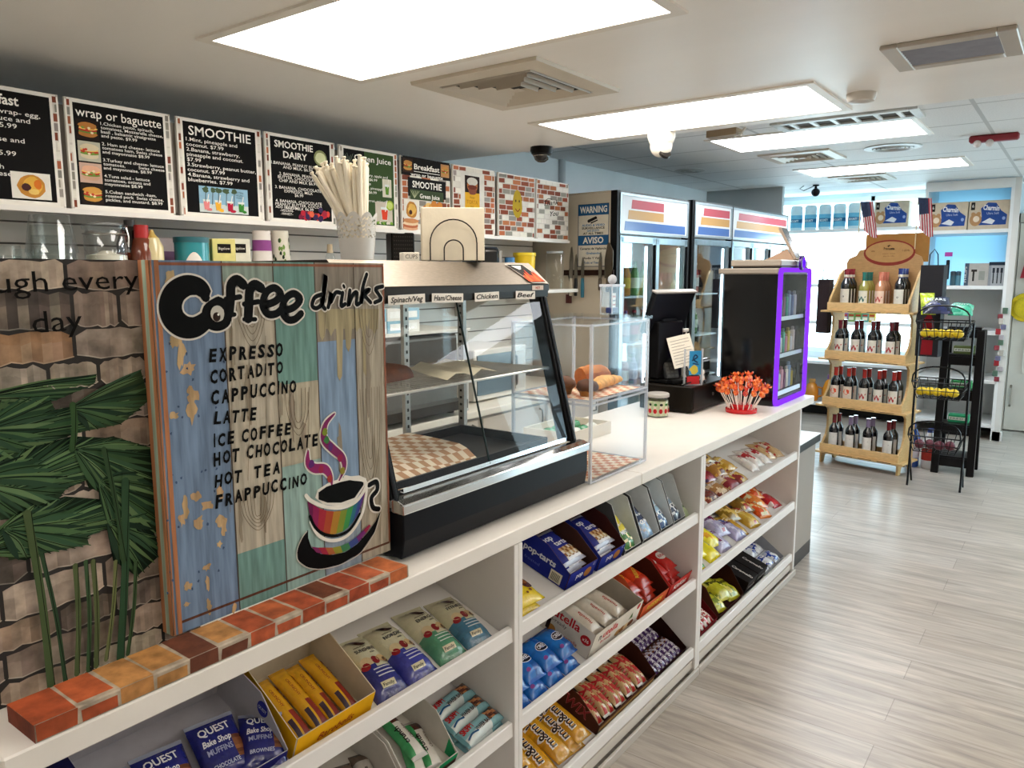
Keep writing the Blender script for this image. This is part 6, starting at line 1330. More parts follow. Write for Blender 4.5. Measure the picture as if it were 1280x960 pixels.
carton(slot(.09, 2.262, .010), .420, .215, .040, .105, '4f2a1e', '3a1d16', 'dark brown open carton of gold and red caramel bars, bottom shelf', prints=tw, mid=.09)
for k in range(9):
    def cf(u, v):
        if v < .06 or v > .94: return vary('d9d0c4', .1)
        if .3 < u < .8 and (int(v*9+u*3) % 3): return vary('b3312e', .12)
        return vary('c2a070', .12)
    p = pillow(.040, .155, .024, cf, 8, 18, .06, .002); ptxt(p, 'TWIX', 0, .078, .028, 'a81f26', rot=1.5708, width=.090, fat=.03, shear=.2); x = 2.10+.0405*k; 
    put(p, 'caramel_bar', 'gold and red caramel bar, %s from left in the brown carton' % NTH[k], 'snack bar', slot(.09, x, .018+.004*(k % 2), .008+.012*(k % 2), -.05) @ RX(math.radians(8)), 'caramel bars in the dark brown carton')
carton(slot(.09, 2.625, .010), .275, .235, .022, .105, '3a211c', '2c1512', 'dark open carton of purple and silver wafer bars at the right end', mid=.06)
for k in range(14):
    r_, i = divmod(k, 7)
    def cf(u, v): return vary('b9b3c4', .1) if (int(v*11)+int(u*3)) % 3 == 0 else vary('4a2f66' if v < .75 else '6a3a24', .15)
    p = pillow(.032, .095, .016, cf, 6, 14, .05, .0015); ptxt(p, 'CRUNCHIE', 0, .046, .011, 'd9d2dc', rot=1.5708, width=.062)
    put(p, 'chocolate_bar', 'purple and silver bar, %s from left in the %s row of the dark carton' % (NTH[i], ['front', 'rear'][r_]), 'snack bar', slot(.09, 2.515+.0345*i, .016+.105*r_, .006) @ RX(math.radians(3)), 'purple bars in the dark carton')
# ---- far unit, upper shelf
def rndbag(w, h, t, cols, x, v, zf, label, group, rz=0, n=.001, words=None, wc='efe9e0', name='candy_bag'):
    sd = random.uniform(0, 9)
    def cf(u, q):
        if q < .06 or q > .94: return vary(cols[0], .1)
        k = math.sin(5*u+sd)+math.sin(7*q+sd*1.7)+.6*math.sin(11*(u+q))
        return vary(cols[0] if k < .2 else cols[1] if k < 1.1 else cols[2], .12)
    p = pillow(w, h, t, cf, 10, 12, .06, .004)
    if words: ptxt(p, words, 0, h*.58, h*.13, wc, width=w*.72)
    put(p, name, label, 'candy bag', slot(zf, x, v, n, rz), group)
G1 = 'mixed candy bags on the far upper shelf'
C1P = [(('e2dccf', 'c23a4a', '2f5aa4'), 'HARIBO', 'white and blue'), (('6a2a24', 'c9a070', '8a3a24'), 'Werther', 'brown and tan'), (('a87a4a', 'd9c09a', '7a3a2a'), 'Riesen', 'pale caramel'), (('8a2230', 'c9a878', 'd9d0c4'), 'Crisps', 'red speckled'), (('b98a3a', 'd9b85a', '8a2a2a'), 'Honey', 'gold and red'), (('2a4a8f', '8a2a3a', 'd9dce4'), 'Jolly', 'deep blue'), (('5a2a24', '9a3a2c', 'b98a5a'), 'Toffee', 'dark brown'), (('8a1c2c', 'a82a44', '3f2a5a'), 'Cherry', 'crimson'), (('a9742c', 'd9a83a', '6a2f22'), 'Butter', 'amber'), (('c2942a', 'e2c46a', '8a3a2a'), 'Lemon', 'bright golden'), (('4f1c20', '7d2a2c', 'c9a05a'), 'Cocoa', 'maroon'), (('8a4a2a', 'b3702c', '5a2a2a'), 'Nuts', 'rust coloured'), (('6a2a3a', 'a8303c', 'd9c0a0'), 'Berry', 'wine red'), (('9a7a3a', 'c9a84a', '5a3a2a'), 'Maple', 'olive gold')]
for k, (c, wd, lb) in enumerate(C1P):
    r_, i = divmod(k, 5); rndbag(.112, .118, .022, c, 2.905+.122*i+.03*r_, .004+.085*r_, .65, '%s candy bag, %s from left in %s row of far upper shelf' % (lb, NTH[i], ['front', 'middle', 'rear'][r_]), G1, random.uniform(-.3, .1), .001+.014*r_, wd)
for k in range(5):
    rndbag(.078, .155, .022, (('e2dcd8', 'efeae4', 'b3262c') if k < 3 else ('c9a878', 'a8302c', 'e6dccb')), 3.60+.092*k, .03+.012*(k % 2), .65, ['white and red', 'white and red', 'white and red', 'red and tan', 'red and tan'][k]+' sweet pack, %s from left at the right of far upper shelf' % NTH[k], 'white and red packs on the far upper shelf', -.25, .001, 'TicTac' if k < 3 else 'Mints', 'a81f26', 'sweet_pack')
# ---- far unit, middle shelf
for k in range(4):
    rndbag(.115, .165, .032, ('e8d81a', 'f0e43a', ['4f9a2a', 'd9542a', '2f7ab0', 'e0a02a'][k]), 2.895+.085*k, .006+.045*(k % 2), .38, 'bright yellow sour sweets bag, %s from left on far middle shelf' % NTH[k], 'bright yellow sour bags', -.15, .001+.016*(k % 2), 'SOUR', '3f8a2a')
for k in range(3):
    rndbag(.115, .165, .030, ('a9a4c8', 'c9c6dc', ['7a3a6a', 'a83a4a', '5a6ab0'][k]), 3.20+.095*k, .010+.06*(k % 2), .38, 'lilac and white sweets bag, %s from left on far middle shelf' % NTH[k], 'lilac sweets bags', -.18, .001+.015*(k % 2), 'Skittles', '6a2a6a')
for k in range(4):
    rndbag(.115, .17, .030, (['b98a24', '8a6a1c', 'c9a23a', '7d5a1c'][k], 'd9b85a', 'a83a2a'), 3.42+.085*k, .015+.08*(k % 2), .38, 'gold and olive sweets bag, %s from left on far middle shelf' % NTH[k], 'gold sweets bags', -.2, .001+.014*(k % 2), 'Gold', 'f0e6c4')
for k in range(3):
    rndbag(.105, .165, .028, ('e2863a', 'd9cfa0', 'd9541c'), 3.76+.06*k, .02+.05*k, .38, 'orange and cream sweets bag, %s from the left on far middle shelf' % NTH[k], 'orange sweets bags', -.3, .001+.012*k, 'Peach', 'c03a1a')
for k in range(2):
    rndbag(.10, .16, .028, ('a81826', 'c4242e', 'e6d2cc'), 3.965+.025*k, .03+.14*k, .38, 'deep red sweets bag at the right end, %s' % ['front one', 'rear one'][k], 'deep red sweets bags', -.1, .001, 'Twizz', 'efe6e0')
# ---- far unit, bottom shelf
carton(slot(.09, 2.955, .010), .255, .22, .030, .09, '8a1f24', '5a1216', 'dark red open carton of red bars, left end of far bottom shelf', mid=.07)
for k in range(6):
    def cf(u, v): return vary('b3242e', .12) if (int(v*9)+int(u*4)) % 3 else vary('e6dcd4', .06)
    p = pillow(.040, .15, .020, cf, 7, 14, .05, .002); ptxt(p, 'SKOR', 0, .07, .018, 'f0e9e2', rot=1.5708, width=.075); put(p, 'chocolate_bar', 'red and white bar, %s from left in the dark red carton' % NTH[k], 'snack bar', slot(.09, 2.855+.041*k, .020, .008) @ RX(math.radians(6)), 'red bars in the dark red carton')
carton(slot(.09, 3.255, .010), .30, .225, .030, .125, '4a261c', '331610', 'brown open carton holding yellow green nut bags', mid=.11)
for k in range(3):
    rndbag(.11, .15, .034, ('b9b42a', '7d8a2a', 'e2d86a'), 3.175+.085*k, .02+.02*(k % 2), .09, 'shiny yellow green nut bag, %s from left in the brown carton' % NTH[k], 'yellow green nut bags', -.2, .010+.018*(k % 2), 'Planters', '2a2a10')
def cm(p, w, d, hf, hb):
    p.M = frame((0, d*.30, hb+.0006), (0, -1, 0), (1, 0, 0)); p.text('Caramello', 0, -.008, .020, 'cfc6bf', 0, fat=.02, width=.11, shear=.2)
    p.M = FR_(); p.text('Caramello', 0, .03, .016, 'cfc6bf', 0, width=w*.7)
for k in range(2):
    t = thing('chocolate_box', 'closed black chocolate box, %s of the two on far bottom shelf' % ['left', 'right'][k], 'box', M=slot(.09, 3.495+.142*k, .012), group='closed black chocolate boxes'); PM().box(-.068, 0, 0, .068, .20, .075, '17100f').build('carton', 'print', t, smooth=0, bevel=.002)
    p = PM(); cm(p, .136, .20, .075, .075); p.build('print', 'print', t, smooth=0)
carton(slot(.09, 3.87, .010), .29, .215, .022, .085, 'c4c8cc', '9a9da4', 'pale open carton of blue and white packs at the right end', mid=.05)
for k in range(6):
    r_, i = divmod(k, 3); rndbag(.075, .09, .022, ('dfe2e8', '2f4aa0', 'b3b9c8'), 3.785+.085*i, .016+.095*r_, .09, 'blue and white sweet pack, %s from left in the %s row of the pale carton' % (NTH[i], ['front', 'rear'][r_]), 'blue and white packs in the pale carton', 0, .006, 'Mentos', '1f2f86', 'sweet_pack')
# ================================================================ COOLERS ALONG THE BACK WALL
random.seed(101)
def cooler(x0, x1, y0, y1, h, ndoor, label, frc='a9bcc6', sign='a', side_col='15171a', left_col=None, rot=0):
    t = thing('drinks_cooler', label, 'drinks cooler', (x0, y0, 0), (0, 0, rot), group='drinks coolers along the back wall'); w_, d_ = x1-x0, y1-y0; S0 = .245
    hs = h-.30
    PM().box(0, .05, .03, .025, d_, h, left_col or side_col).build('side_panel', 'satin', t, smooth=0); PM().box(w_-.025, .05, .03, w_, d_, h, side_col).build('side_panel', 'satin', t, smooth=0)
    PM().box(-.001, 0.0, .03, .03, .0495, h, '0f1012').build('front_pillar', 'dark', t, smooth=0); PM().box(w_-.03, 0.0, .03, w_+.001, .0495, h, '0f1012').build('front_pillar', 'dark', t, smooth=0)
    PM().box(.025, d_-.02, .03, w_-.025, d_, h, 'c9d0d2').build('back_panel', 'satin', t, smooth=0); PM().box(.025, .05, h-.30, w_-.025, d_-.02, h-.26, 'dde2e4').build('inner_top', 'satin', t, smooth=0); PM().box(.025, .05, .22, w_-.025, d_-.02, .25, 'c4c9cb').build('inner_floor', 'satin', t, smooth=0)
    PM().box(.0, .0, h-.012, w_, d_, h, '22262a').build('top_panel', 'satin', t, smooth=0); PM().box(.03, .02, .03, w_-.03, .045, .215, '1a1d20').build('grille', 'dark', t, smooth=0)
    p = PM(front(0, -.001, 0)); zb, zt = h-.265, h-.02
    p.box(.03, zb, -.012, w_-.03, zt, .0, 'c9ced2'); a, b = .08, w_-.07
    def band(u0, u1, k, col, xa, xb): p.poly2([(xa+.05*(1-u0), zb+(zt-zb)*u0), (xb, zb+(zt-zb)*u0), (xb, zb+(zt-zb)*u1), (xa+.05*(1-u1), zb+(zt-zb)*u1)] if 0 else [(xa-.04*(1-u0)+.04, zb+(zt-zb)*u0), (xb, zb+(zt-zb)*u0), (xb, zb+(zt-zb)*u1), (xa-.04*(1-u1)+.04, zb+(zt-zb)*u1)], col, .0008+k*.0003)
    m_ = a+(b-a)*(.62 if sign == 'a' else 1)
    band(.64, .88, 0, 'a8505a', a+.06, m_); band(.36, .60, 1, 'b08a58', a+.03, m_); band(.06, .30, 2, '44649a', a, b)
    p.build('lit_sign', 'sign_print', t, smooth=0)
    p = PM(); rring(p, .028, zb-.008, w_-.028, zt+.008, .01, .016, -.006, .004, 'aab4ba', 2); p.build('sign_frame', 'metal', t, smooth=0)
    dw = (w_-.06)/ndoor
    for k in range(ndoor):
        a = .03+dw*k+.004; b = a+dw-.008; dt = h-.285
        fr_ = PM(); rring(fr_, a, .22, b, dt, .008, .045, -.006, .030, frc, 2); f_ = fr_.build('door', 'metal', t, smooth=0, bevel=.002)
        PM().box(a+.045, .008, .265, b-.045, .013, dt-.045, 'ffffff').build('pane', 'doorglass', f_, smooth=0)
        PM().box(b-.030, -.02, .55, b-.012, -.0065, dt-.05, '0c0d0f').build('handle', 'dark', f_, smooth=0, bevel=.003)
        PM().box(b-.050, .035, .30, b-.040, .05, dt-.06, 'f2fbff').build('led_strip', 'cooler_led', t, smooth=0)
    for k in range(4): PM().box(.03, .10, .45+.33*k, w_-.03, d_-.03, .462+.33*k, 'c9d4d8').build('shelf', 'satin', t, smooth=0)
    return t
m, n, o = nodes('sign_print'); N = n.nodes.new; L = n.links.new     # translucent backlit header
a = N('ShaderNodeAttribute'); a.attribute_name = 'Col'; b = N('ShaderNodeBsdfPrincipled'); b.inputs['Roughness'].default_value = .15; L(a.outputs['Color'], b.inputs['Base Color']); L(a.outputs['Color'], b.inputs['Emission Color']); b.inputs['Emission Strength'].default_value = .10; L(b.outputs[0], o.inputs[0])
RC = (-math.radians(4), -math.radians(5), -math.radians(2))
cooler(4.46, 5.44, 2.45, 3.30, 2.14, 2, 'nearest drinks cooler with beige side, behind the till', side_col='c4b8a4', left_col='c4b8a4', rot=RC[0])
cooler(5.53, 6.21, 2.40, 3.30, 2.155, 1, 'single-door drinks cooler, middle one of three, black side', sign='b', rot=RC[1])
cooler(6.30, 7.70, 2.40, 3.30, 2.165, 3, 'widest drinks cooler, farthest one with three bright doors', sign='c', rot=RC[2])
# drinks standing in the coolers
def drink(x, y, z, r, h, cols, label, group, proto=[{}]):
    k = (round(r, 3), round(h, 3), cols); d = proto[0]
    if k not in d:
        t = thing('drink_bottle', label, 'bottle', (x, y, z), group=group); PM().lathe([(r*.9, 0), (r, .01), (r, h*.62), (r*.42, h*.84), (r*.40, h*.92)], 12, cols[0]).build('body', 'gloss', t); PM().lathe([(r*.46, h*.92), (r*.46, h), (0, h)], 10, cols[2]).build('cap', 'satin', t); PM().lathe([(r*1.01, h*.22), (r*1.01, h*.52)], 12, cols[1], cap=False).build('label', 'print', t); d[k] = t; return t
    return dup(d[k], label, loc=(x, y, z), group=group)
pal = [('a8c8d8', 'e6ecf0', '3a6ab0'), ('3a2016', 'b3262c', 'b3262c'), ('c98a2a', 'e2c24a', 'e8e4da'), ('4f8a3a', 'd9e2c4', '2f6a2a'), ('d9dfe2', '6fb0d0', 'dfe6ea'), ('b3423a', 'efe6dc', 'efe6dc'), ('6a5a8a', 'd9d2e2', '2a2a3a')]
shn = ['lowest', 'second', 'third', 'fourth', 'top']
for ci, (x0, x1, y0) in enumerate(((4.46, 5.44, 2.45), (5.53, 6.21, 2.40), (6.30, 7.70, 2.40))):
    for s in range(1, 5):
        z = .4625+.33*(s-1); nn = int((x1-x0-.14)/.118)
        for i in range(nn):
            if z < .70 and ci == 0: continue
            cols = pal[(i//2+s*2+ci*3) % 7]; _v = T(x0, y0, 0) @ RZ(RC[ci]) @ Vector((.085+.118*i, .20, z)); drink(_v.x, _v.y, z, .033, .225 if s % 2 else .245, cols, 'drink bottle, %s from left on the %s shelf of the %s cooler' % (NTH[i % 12], shn[s], ['nearest', 'middle', 'widest'][ci]), 'drinks on shelves inside the coolers')
# warning sign, knife strip and knives on the beige cooler side
XC = 0
def cside(y, z, off=.004): return T(4.46, 2.45, 0) @ RZ(RC[0]) @ side(-off, y-2.45, z)
t = thing('warning_sign', 'blue and white camera surveillance warning sign on the beige cooler side', 'sign', M=cside(2.755, 1.655))
p = PM(); p.box(0, 0, -.0015, .245, .408, 0, 'd9d2c2'); p.rect(.0, .335, .245, .408, '2a5a86', .0004); p.rect(0, .140, .245, .205, '2a5a86', .0004)
for s in ((0, 0, .245, .004), (0, .404, .245, .408), (0, 0, .004, .408), (.241, 0, .245, .408)): p.rect(*s, '24435f', .0006)
p.text('WARNING', .1225, .352, .040, 'e6e4dc', .001, fat=.03, width=.215); p.text('AVISO', .1225, .153, .040, 'e6e4dc', .001, fat=.03, width=.165)
p.poly2([(.085, .308), (.145, .328), (.155, .312), (.10, .292)], '1d1b1a', .001); p.poly2([(.10, .288), (.155, .306), (.158, .298), (.105, .280)], '3a3836', .001); p.ell(.088, .298, .012, .011, '2a2826', .0012, 12)
for s, y, c, wd in (('AUDIO & VIDEO', .264, '3a78a8', .18), ('SURVEILLANCE', .245, '1d1c1b', .18), ('ON DUTY', .228, '3a78a8', .10), ('AT ALL TIMES', .211, '1d1c1b', .16), ('Camaras de Vigilancia', .112, '1d1c1b', .21), ('Grabando', .082, '3a78a8', .11), ('Audio Y Video', .050, '1d1c1b', .15), ('Todo el Tiempo', .020, '2f5f8a', .15)): p.text(s, .1225, y, .0135, c, .001, fat=.025, width=wd)
p.build('print', 'print', t, smooth=0)
p = PM(cside(2.86, 1.598)); p.box(0, 0, 0, .40, .036, .018, '2a1a14'); tag(p.build('knife_strip', 'dark', smooth=0, bevel=.002), 'dark magnetic knife strip across the beige cooler side', 'knife strip')
def knife(y, bl, hl, bw, hcol, label, spat=False, name='kitchen_knife', cat='knife'):
    t = thing(name, label, cat, M=cside(y, 1.59, .023), group='kitchen tools on the magnetic strip'); b = bw/2
    p = PM(); p.prism([(-b, -.01), (b, -.01), (b*(1.6 if spat else 1), bl*.3), (b*(1.6 if spat else 1), bl*.75), (b*.4, bl), (-b*.2, bl*.95), (-b, bl*.5)], -.0, .003, '6f6459' if spat else '8d8579'); p.build('blade', 'metal', t, smooth=0)
    p = PM(); p.prism([(-.011, -hl), (.011, -hl), (.013, -hl*.5), (.010, -.01), (-.010, -.01), (-.012, -hl*.5)], -.006, .010, hcol); p.build('handle', 'satin', t, smooth=0, bevel=.004)
knife(2.795, .20, .13, .030, 'd6cdb8', 'knife with cream handle, left on the magnetic strip'); knife(2.755, .15, .13, .026, '161514', 'knife with black handle, second on the magnetic strip'); knife(2.700, .13, .14, .024, '2a6f86', 'knife with teal handle, middle of the magnetic strip'); knife(2.56, .16, .09, .026, '55483c', 'slim tool right of the teal handled knife'); knife(2.50, .22, .10, .05, '4a3d33', 'wide brown spatula at the right of the magnetic strip', True, 'spatula', 'spatula')
p = PM(cside(2.82, 1.44)); p.box(-.018, -.03, 0, .018, .03, .02, '4a1c1a'); p.tube([(0, .03, .012), (.01, .09, .008), (-.01, .17, .006), (.005, .22, .004)], .003, '2c2826', 5); tag(p.build('wall_plug', 'satin', smooth=0), 'dark red plug with thin cable below the knives', 'plug')
# ================================================================ FAR SHELVES UNDER THE WINDOW
t = thing('window_shelf_unit', 'white open shelves in front of the bright window', 'shelf unit', (9.0, 0, 0)); UW = 'e3e6e6'
for z, nm in ((.13, 0), (.60, 0), (1.05, 0), (1.46, 0), (2.06, 0)): PM().box(.0, 1.33, z, .385, 2.90, z+.035, UW).build('shelf', 'satin', t, smooth=0, bevel=.002)
for y in (1.33, 2.875): PM().box(.01, y, .0, .385, y+.025, 2.10 if y > 2 else 1.05, UW).build('side_panel', 'satin', t, smooth=0)
PM().box(.37, 1.355, .16, .385, 2.875, .60, 'a9a8a6').build('back_panel', 'satin', t, smooth=0); PM().box(.20, 1.355, .0, .22, 2.875, .13, '1c1c1d').build('kick', 'matte', t, smooth=0)
t = thing('wall_shelf_unit', 'tall white shelf unit with blue back at the far right', 'shelf unit', (8.65, 0, 0))
for y, nm in ((.585, 0), (1.30, 1)): PM().box(.0, y, .0, .66, y+.028, 2.49, UW).build('side_panel', 'satin', t, smooth=0)
PM().box(.0, .535, .0, .03, .585, 2.49, 'd6d6d2').build('stile', 'satin', t, smooth=0); PM().box(.0, .52, .0, .05, .60, .09, 'd9d9d6').build('stile_base', 'satin', t, smooth=0)
for z in (.12, .55, 1.02, 1.455, 1.99): PM().box(.005, .613, z, .64, 1.30, z+.035, UW).build('shelf', 'satin', t, smooth=0, bevel=.002)
PM().box(.64, .613, .0, .655, 1.30, 1.47, 'd2d6d6').build('back_panel', 'satin', t, smooth=0); PM().add([(.648, 1.30, 1.47), (.648, .613, 1.47), (.648, .613, 2.49), (.648, 1.30, 2.49)], [(0, 1, 2, 3)], 'a9cfe2').build('blue_film', 'bluefilm', t, smooth=0); PM().box(.0, .613, 2.40, .03, 1.30, 2.49, UW).build('top_rail', 'satin', t, smooth=0)
# paper towels
for k in range(5):
    y = 2.70-.155*k; lab = 'blue wrapped paper towel pack, %s from left in front of window' % NTH[k]
    if k == 0:
        pt = thing('towel_pack', lab, 'paper towels', (9.13, y, 2.096), group='paper towel packs on the top shelf'); p = PM(); p.lathe([(.062, 0), (.066, .02), (.066, .25), (.055, .275), (.02, .28)], 18, 'cfe6ee'); p.build('rolls', 'paper', pt); p = PM()
        p.lathe([(.0668, .03), (.0668, .17)], 18, '6fbcdc', cap=False); p.lathe([(.0672, .085), (.0672, .125)], 18, '2f6f9a', cap=False); p.M = frame((-.0680, 0, .09), (0, -1, 0), (0, 0, 1)); p.text('BOUNTY', 0, .0, .026, 'e6f2f6', 0, fat=.02, width=.085); p.M = Matrix(); p.build('wrap', 'print', pt)
    else: dup(pt, lab, loc=(9.13, y, 2.096), rot=(0, 0, .05*(k % 3)))
# toilet tissue cartons
for k, y in enumerate((1.26, 1.02, .765)):
    lab = 'cream and blue tissue carton, %s' % ['left one by the flag on the high shelf', 'middle one on the high shelf', 'rightmost on the high shelf'][k]
    yy = (1.86, 1.292, .952)[k]; M = side(8.72 if k else 9.02, yy, 2.026 if k else 2.096)
    if k == 0:
        tc_ = thing('tissue_carton', lab, 'carton', M=M, group='cream and blue tissue cartons'); p = PM(); p.box(0, 0, -.22, .333, .27, 0, 'cdbfa8'); p.build('carton', 'print', tc_, smooth=0, bevel=.004)
        p = PM(Matrix.Diagonal((1.11, 1.32, 1, 1))); z = .0008; p.poly2([(.08, .03), (.28, .03), (.285, .10), (.24, .13), (.20, .185), (.14, .19), (.09, .15), (.10, .09)], '2f4f94', z); p.poly2([(.10, .05), (.16, .08), (.20, .06), (.18, .035)], 'dfe2e8', z+.0004); p.text('Charmin', .165, .135, .034, 'eef0f4', z+.0006, fat=.03, width=.12, rot=-.10); p.text('Ultra Soft', .18, .105, .016, 'b9c8e6', z+.0006, width=.09); p.ell(.055, .07, .045, .045, 'b58a62', z); p.ell(.06, .075, .024, .022, 'e6d6c0', z+.0004); p.ell(.035, .11, .016, .014, 'b58a62', z+.0002); p.ell(.075, .112, .016, .014, 'b58a62', z+.0002)
        p.rect(.015, .14, .045, .195, '23221f', z); p.text('6', .03, .158, .022, 'e6e2d8', z+.0004); p.ell(.262, .075, .012, .012, '8fa8d6', z+.0005); p.build('print', 'print', tc_, smooth=0)
    else: dup(tc_, lab, M=M)
# toiletries on the middle right shelf (z 1.49)
ZM = 1.4905
def boxp(name, label, x, y, w_, d_, h, col, z, fn=None, cat='box', group=None):
    t = thing(name, label, cat, M=side(x, y, z), group=group); PM().box(0, 0, -d_, w_, h, 0, col).build('carton', 'print', t, smooth=0, bevel=.002)
    if fn: p = PM(); fn(p, w_, h); p.build('print', 'print', t, smooth=0)
    return t
def fA(p, w_, h): p.rect(0, 0, w_*.18, h, '4a5664', .0006); p.text('PHILIPS', w_*.09, h*.5, .02, 'd9d6d0', .001, rot=1.5708, width=h*.7); p.rect(w_*.34, h*.2, w_*.42, h*.72, '2f2c2a', .0006); p.rect(w_*.28, h*.62, w_*.52, h*.72, '2f2c2a', .0008); p.rect(w_*.6, h*.25, w_*.85, h*.65, '8f938c', .0006)
def fB(p, w_, h):
    p.rect(0, h*.86, w_, h, '27303c', .0006); p.rect(0, 0, w_*.16, h*.86, '8a8f96', .0004)
    for k in range(3): p.rect(w_*(.28+.25*k), h*.1, w_*(.35+.25*k), h*.75, '22262c', .0006); p.rect(w_*(.24+.25*k), h*.55, w_*(.39+.25*k), h*.75, '2c3038', .0008)
boxp('shaver_box', 'grey razor gift box with dark left edge on the right shelf', 8.70, .945, .20, .10, .215, 'aeaaa4', ZM, fA); boxp('trimmer_box', 'grey trimmer set box at the right end of the shelf', 8.70, .745, .13, .10, .225, 'a2a6aa', ZM, fB)
for k, (y, r, h, c1, c2, lab) in enumerate(((1.21, .025, .13, '9fb0b4', 'c9d2d4', 'pale grey deodorant can, left on the right hand shelf'), (1.155, .027, .135, 'aab0b0', '8a8f90', 'silver deodorant can on the right hand shelf'), (1.045, .026, .14, '3a5a66', '2a3a44', 'dark teal deodorant can beside the razor box'), (1.00, .022, .14, '5a8a9c', '2f4a5a', 'slim blue deodorant can beside the razor box'))):
    t = thing('deodorant_can', lab, 'can', (8.75, y, ZM)); PM().lathe([(r, 0), (r, h*.7)], 16, c1).build('body', 'gloss', t); PM().lathe([(r*1.02, h*.7), (r*1.02, h*.95), (r*.6, h), (0, h)], 16, c2).build('cap', 'satin', t)
t = thing('brush_pack', 'tall hair brush pack with pink top on the right shelf', 'brush', (8.76, 1.10, ZM), (0, 0, .1)); PM().box(-.02, -.032, 0, .02, .032, .30, 'cfd2dc').build('blister', 'acrylic', t, smooth=0); PM().box(-.008, -.016, .06, .008, .016, .25, '26282c').build('brush', 'dark', t, smooth=0, bevel=.006); PM().box(-.021, -.033, .285, .021, .033, .325, 'b0489a').build('header_card', 'print', t, smooth=0)
# things on the lower window shelves
for k, (y, h, c, lab) in enumerate(((2.00, .20, '6fc4e0', 'cyan bottle on the window shelf behind the keypad'), (1.90, .16, 'd9a48a', 'peach bottle on the window shelf'), (1.80, .17, '2a5a8a', 'dark blue bottle on the window shelf by the rack'))):
    t = thing('lotion_bottle', lab, 'bottle', (9.12, y, 1.4955)); PM().lathe([(.035, 0), (.038, .01), (.038, h*.7), (.014, h*.82)], 16, c).build('body', 'gloss', t); PM().lathe([(.016, h*.82), (.016, h*.94), (.004, h*.95), (.004, h*1.1), (0, h*1.1)], 10, mix(c, 'ffffff', .4)).build('pump', 'satin', t)
k = 0
for (y, z, c) in ((2.20, 0, 'c9b43a'), (2.13, 0, '8a6a9a'), (2.06, 0, '7fa05a'), (1.99, 0, '6f9a4a'), (1.99, 1, '8fae5c'), (1.92, 0, '4f9a8a'), (1.85, 0, 'b9a43a')):
    boxp('grocery_box', 'small bright grocery box, %s from left on the window shelf%s' % (NTH[min(k, 6)], ', upper of its stack' if z else ''), 9.03, y, .062, .06, .095, c, 1.0855+.0955*z, lambda p, w_, h: (p.rect(.006, .02, w_-.006, h*.55, 'e2dcc4', .0006), p.rect(.006, h*.65, w_-.006, h*.85, 'a8392c', .0006)), group='small grocery boxes on the window shelf'); k += 1
t = thing('gumball_toy', 'red capped toy candy dispenser on the lower window shelf', 'toy', (9.10, 2.14, .6355)); PM().lathe([(.05, 0), (.06, .05), (.05, .10)], 18, '5a1a22').build('base', 'gloss', t); PM().sphere((0, 0, .15), .072, '8a2a34', 16, 10).build('globe', 'gloss', t); PM().lathe([(.06, .19), (.06, .215), (.05, .25), (0, .265)], 18, 'c4202a').build('cap', 'gloss', t)
t = thing('clear_tub', 'clear tub with green lid behind the wine rack', 'tub', (9.12, 1.96, .6355)); PM().lathe([(0, .002), (.065, .002), (.075, .12)], 20, 'e2eaec', cap=False).build('body', 'glass', t); PM().lathe([(.078, .12), (.078, .145), (0, .15)], 20, '8fc49a').build('lid', 'satin', t)
def jug(y, s, lab, c='d98a1c', cap='7a4a9a'):
    t = thing('juice_jug', lab, 'jug', (9.08, y, .1655)); p = PM(); p.lathe([(.060*s, 0), (.072*s, .02), (.072*s, .13*s), (.05*s, .19*s), (.026*s, .21*s)], 18, c); p.build('body', 'gloss', t); PM().lathe([(.036*s, .21*s), (.036*s, .25*s), (0, .255*s)], 14, cap).build('cap', 'satin', t); PM().tube([(0, -.065*s, .16*s), (0, -.12*s, .15*s), (0, -.12*s, .07*s), (0, -.07*s, .05*s)], .013*s, c, 8).build('handle', 'gloss', t)
jug(2.21, 1.25, 'orange detergent jug with purple cap on the lowest window shelf'); jug(2.42, 1.0, 'smaller orange jug with tan cap left of the purple capped jug', 'c9822a', 'b98a4a')
# hanging sweets on the end of the tall unit
t = thing('hanging_strip', 'long strip of colourful packets hanging beside the tall unit', 'hanging strip', (8.646, .60, 0)); PM().bar((0, 0, .55), (0, 0, 1.30), .006, .006, 'e2e2de').build('strip', 'satin', t, smooth=0)
for k in range(14): 
    p = PM(); z = .58+.05*k; M0 = .022*math.sin(k*2.3); p.box(-.012-.006*(k % 3), M0-.022, z, -.0035, M0+.022, z+.046+.01*(k % 2), ['8a3a44', 'b9b4ac', '6a6a8a', '9a2a32', 'a9a2a8', '4f6a5a'][(k*5) % 6]); p.build('packet', 'foil', t, smooth=0, bevel=.004)
# things at the far right edge
t = thing('yellow_hat', 'yellow round sun hat hanging by the door', 'hat', (9.255, .445, 1.27)); p = PM(frame((0, 0, 0), (0, -1, 0), (0, 0, 1))); p.lathe([(.145, 0), (.14, .012), (.105, .02), (.10, .06), (.06, .10), (0, .11)], 28, 'd6b81c'); p.build('brim', 'cloth', t)
p = PM(frame((0, 0, 0), (0, -1, 0), (0, 0, 1))); p.lathe([(.106, .020), (.104, .035)], 28, 'b39a18', cap=False); p.build('hat_band', 'cloth', t)
p = PM(side(9.28, .52, 1.56)); p.prism([(.0, 0), (.16, 0), (.16, .22), (.04, .22)], 0, .02, '9c1c2c'); tag(p.build('red_pennant', 'cloth', smooth=0), 'red pennant hanging at the very right edge above hat', 'pennant')
